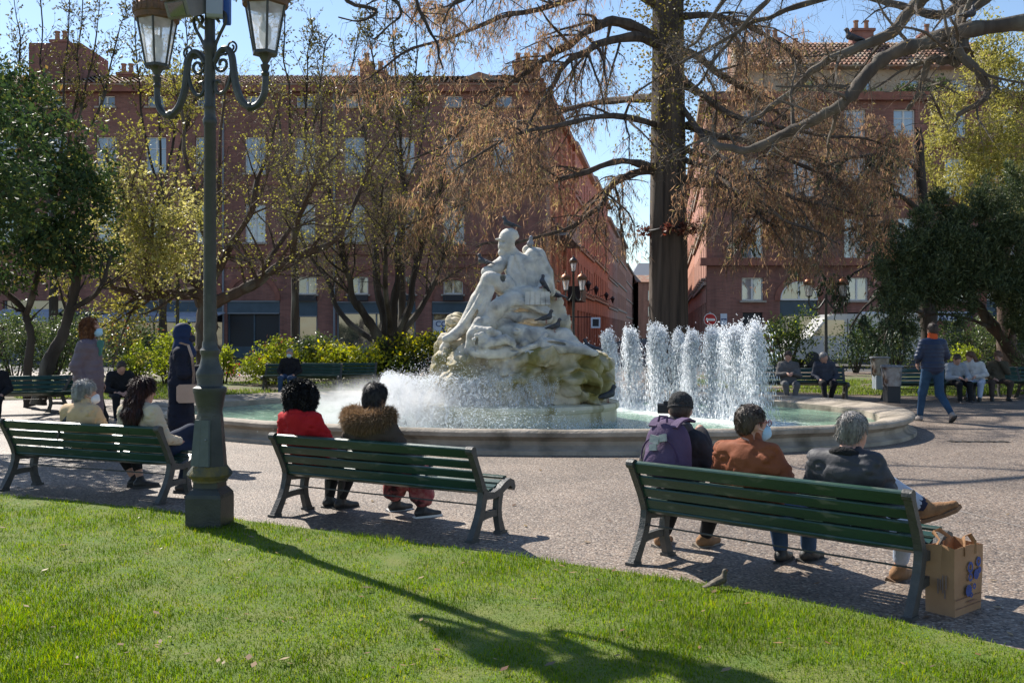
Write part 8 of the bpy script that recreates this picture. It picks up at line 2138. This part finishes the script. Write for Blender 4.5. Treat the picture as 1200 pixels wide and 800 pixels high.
rs = np.random.RandomState(77); CL = []
for c, r_, n in (((-8.4, 13.6, 5.0), (1.3, 1.2, 1.2), 2600), ((-7.8, 13.3, 4.2), (0.9, 0.9, 0.8), 1500), ((-9.3, 14.2, 4.6), (1.3, 1.1, 1.1), 2400), ((-8.6, 13.8, 6.0), (1.0, 1.0, 0.7), 1300), ((-8.3, 13.2, 3.6), (0.9, 0.8, 0.6), 1000)):
    q, _ = clump_points(rs, int(n * 1.5), np.array(c), r_, 1.9, -0.08, 0.3); CL.append(q)
Vc, Tc = leaf_quads(np.concatenate(CL), 0.12, 0.055, 78, droop=0.3); stuffpart('leaves', Vc, Tc, DG, ADDED_EV)

# ---- dark yew at the right with a leaning trunk
YT = treething('yew_tree', 'dense dark yew with a leaning trunk on the right above the benches', (0, 0, 0))
tr = Tree(81)
yl = [tr.limb([P(1232, 472, 25), P(1205, 436, 25), P(1178, 402, 24.8), P(1150, 366, 24.5), P(1128, 340, 24.3), P(1100, 318, 24)], 0.24, 0.07, 12, 6, 0.1), tr.limb([P(1150, 366, 24.5), P(1120, 356, 24.2), P(1080, 345, 24), P(1050, 340, 23.8)], 0.06, 0.02, 8), tr.limb([P(1130, 342, 24.3), P(1135, 290, 24), P(1125, 240, 24)], 0.09, 0.03, 8), tr.limb([P(1180, 404, 24.8), P(1195, 340, 24.5), P(1190, 270, 24)], 0.09, 0.03, 8), tr.limb([P(1165, 385, 24.6), P(1130, 372, 24), P(1100, 368, 23.5), P(1075, 372, 23)], 0.05, 0.02, 7)]
l2 = []
for q in yl: l2 += tr.sub(q, 8, 0.6, 1.4, 50, 0.0, 5, 4, t0=0.45)
tr.trunk('trunk', BARK_B, YT)
rs = np.random.RandomState(82); CL = []
YC = [(1062, 335, 23.5, 30, 24), (1095, 318, 23.4, 34, 24), (1082, 290, 24, 30, 22), (1110, 285, 23.6, 30, 24), (1135, 300, 23.5, 34, 26), (1128, 262, 24.2, 26, 20), (1160, 265, 23.8, 32, 22), (1150, 330, 23.4, 34, 22), (1180, 300, 23.5, 34, 26), (1195, 262, 24, 34, 24), (1185, 342, 23.5, 30, 22), (1110, 348, 23.3, 26, 16), (1060, 360, 23.2, 20, 15), (1215, 330, 24, 34, 34), (1205, 385, 24, 26, 26), (1172, 236, 24.3, 24, 16), (1205, 225, 24.5, 28, 18), (1100, 262, 24.4, 18, 14), (1045, 318, 23.8, 16, 14)]
for u, v, d, ru, rv in YC:
    n = int(ru * rv * 1.9)
    q, _ = clump_points(rs, n, np.array(tuple(P(u, v, d))), (ru * d / F, 0.75, rv * d / F), 2.6, 0.0, 0.25); CL.append(q)
    for j in range(3):        # drooping ends along the underside
        a = rs.rand() * 3.14; c = np.array(tuple(P(u + ru * 0.9 * math.cos(a), v + rv * 0.8 * math.sin(a), d - 0.3)))
        t_ = rs.rand(36)[:, None]; CL.append(c + t_ * np.array([0.12 * rs.randn(), 0, -0.5]) + rs.randn(36, 3) * 0.09 * (1.1 - t_))
    for j in range(5):        # ragged upright tips along the outline
        a = rs.rand() * 3.14; c = np.array(tuple(P(u + ru * 0.9 * math.cos(a), v - rv * 0.8 * math.sin(a), d - 0.3)))
        t_ = rs.rand(40)[:, None]; CL.append(c + t_ * np.array([0.08 * rs.randn(), 0, 0.55]) + rs.randn(40, 3) * 0.10 * (1.1 - t_))
C_ = np.concatenate(CL)
YEW = leafmat('yew_needle', [(0.027, 0.044, 0.018), (0.055, 0.078, 0.03), (0.10, 0.125, 0.048), (0.04, 0.06, 0.024), (0.19, 0.21, 0.09)], 0.32, 0.5, 0.35)
VV = []; TT = []; o = 0
for k in range(4):     # upright sprays of several needles at each point
    V1, T1 = leaf_quads(C_ + rs.randn(len(C_), 3) * 0.05, 0.13, 0.026, 83 + k, droop=-0.9); VV.append(V1); TT.append(T1 + o); o += len(V1)
stuffpart('needles', np.concatenate(VV), np.concatenate(TT), YEW, YT)

# ---- drooping cedar boughs left of the yew
CT = treething('cedar_tree', 'drooping dark cedar boughs hanging left of the yew', (0, 0, 0))
tr = Tree(91)
cl = [tr.limb([P(1090, 455, 30), P(1088, 380, 30), P(1085, 300, 30), P(1080, 220, 30), P(1075, 150, 30)], 0.30, 0.12, 10)]
for pts in ([(1086, 320, 30), (1060, 300, 29), (1030, 305, 28.5), (1000, 320, 28), (985, 338, 28)], [(1086, 350, 30), (1060, 335, 29), (1035, 345, 28.5), (1010, 362, 28.2), (995, 385, 28)], [(1084, 290, 30), (1050, 262, 29), (1010, 265, 28.5), (965, 280, 28), (930, 298, 28)], [(1086, 370, 30), (1062, 362, 29), (1045, 380, 28.5), (1035, 402, 28.2)], [(1080, 250, 30), (1050, 225, 29.5), (1010, 220, 29), (960, 235, 28.8), (900, 262, 28.6), (870, 280, 28.5)], [(1078, 200, 30), (1040, 180, 29.5), (1000, 185, 29), (960, 200, 29)]):
    cl.append(tr.limb([P(*p) for p in pts], 0.09, 0.02, 7, 6, 0.1))
l2 = []
for q in cl[1:]: l2 += tr.sub(q, 14, 0.5, 1.3, 55, -0.55, 5, 4, t0=0.2)
tr.trunk('trunk', BARK_D, CT)
Vw, Tw, Qw = twigs(l2, 9.0, 0.15, 0.5, 0.004, -0.7, 92, 0.8); stuffpart('twigs', Vw, Tw, TWIG_D, CT)
rs = np.random.RandomState(93); Cb, Db = along(Qw, 15000, rs, 0.1)
Vc, Tc = leaf_quads(Cb, 0.13, 0.035, 94, dirs=Db, droop=0.5); stuffpart('needles', Vc, Tc, leafmat('cedar_needle', [(0.03, 0.055, 0.03), (0.05, 0.08, 0.045), (0.07, 0.10, 0.055), (0.02, 0.035, 0.02)], 0.25), CT)

# ---- yellow green willow behind the yew
WT = treething('willow_tree', 'tall yellow green tree in new leaf at the right edge behind the yew', (0, 0, 0))
tr = Tree(95)
wl_ = [tr.limb([P(1180, 440, 36), P(1178, 350, 36), P(1175, 250, 36), P(1170, 150, 36), P(1165, 60, 36)], 0.34, 0.1, 10, 6, 0.1)]
for pts in ([(1176, 260, 36), (1140, 200, 35.5), (1110, 150, 35), (1090, 110, 35)], [(1172, 180, 36), (1200, 110, 35.5), (1230, 60, 35)], [(1170, 140, 36), (1145, 80, 36), (1130, 40, 36)], [(1178, 300, 36), (1210, 240, 35), (1240, 190, 34.5)], [(1177, 280, 36), (1130, 245, 35), (1095, 225, 34.5)]): wl_.append(tr.limb([P(*p) for p in pts], 0.13, 0.03, 7, 6, 0.1))
l2 = []
for q in wl_: l2 += tr.sub(q, 12, 0.8, 2.2, 50, -0.1, 5, 4, t0=0.3)
tr.trunk('trunk', BARK_B, WT)
rs = np.random.RandomState(96); CL = []
for u, v, d, ru, rv, n in ((1140, 150, 35, 50, 45, 3000), (1175, 90, 35, 50, 50, 3000), (1120, 205, 34.8, 44, 36, 2200), (1190, 180, 34.5, 50, 50, 3000), (1165, 235, 34.5, 50, 30, 2000), (1110, 125, 35.3, 26, 26, 800), (1210, 60, 35, 40, 50, 2000), (1150, 40, 36, 30, 30, 1000), (1215, 230, 34.5, 40, 40, 1500), (1100, 170, 35, 26, 30, 900)):
    q, _ = clump_points(rs, int(n * 1.7), np.array(tuple(P(u, v, d))), (ru * d / F, 1.4, rv * d / F), 1.3, -0.08, 0.15); CL.append(q)
Vc, Tc = leaf_quads(np.concatenate(CL), 0.14, 0.05, 97, droop=0.8); stuffpart('leaves', Vc, Tc, leafmat('willow_leaf', [(0.24, 0.23, 0.05), (0.34, 0.31, 0.08), (0.42, 0.38, 0.13), (0.20, 0.19, 0.05)], 0.5), WT)
# planting along the terrace of the right building
for i, (u, w_, hgt) in enumerate(((935, 1.3, 0.9), (975, 1.5, 0.7), (1020, 1.5, 0.6), (1060, 1.0, 0.8), (1098, 1.2, 1.2))):
    labs = ['bushy green plant at the left end of the roof terrace', 'low green plant second from the left on the roof terrace', 'low trailing plant in the middle of the roof terrace', 'green plant right of the middle of the roof terrace', 'dark round bush at the right end of the roof terrace']
    shrub(labs[i], Vector(((u - 600) / F * 57.5, 57.5, HRB + 0.0)), (w_, 0.8, hgt), DG if i == 4 else MG, 900, (0.2, 0.11), 500 + i * 5)
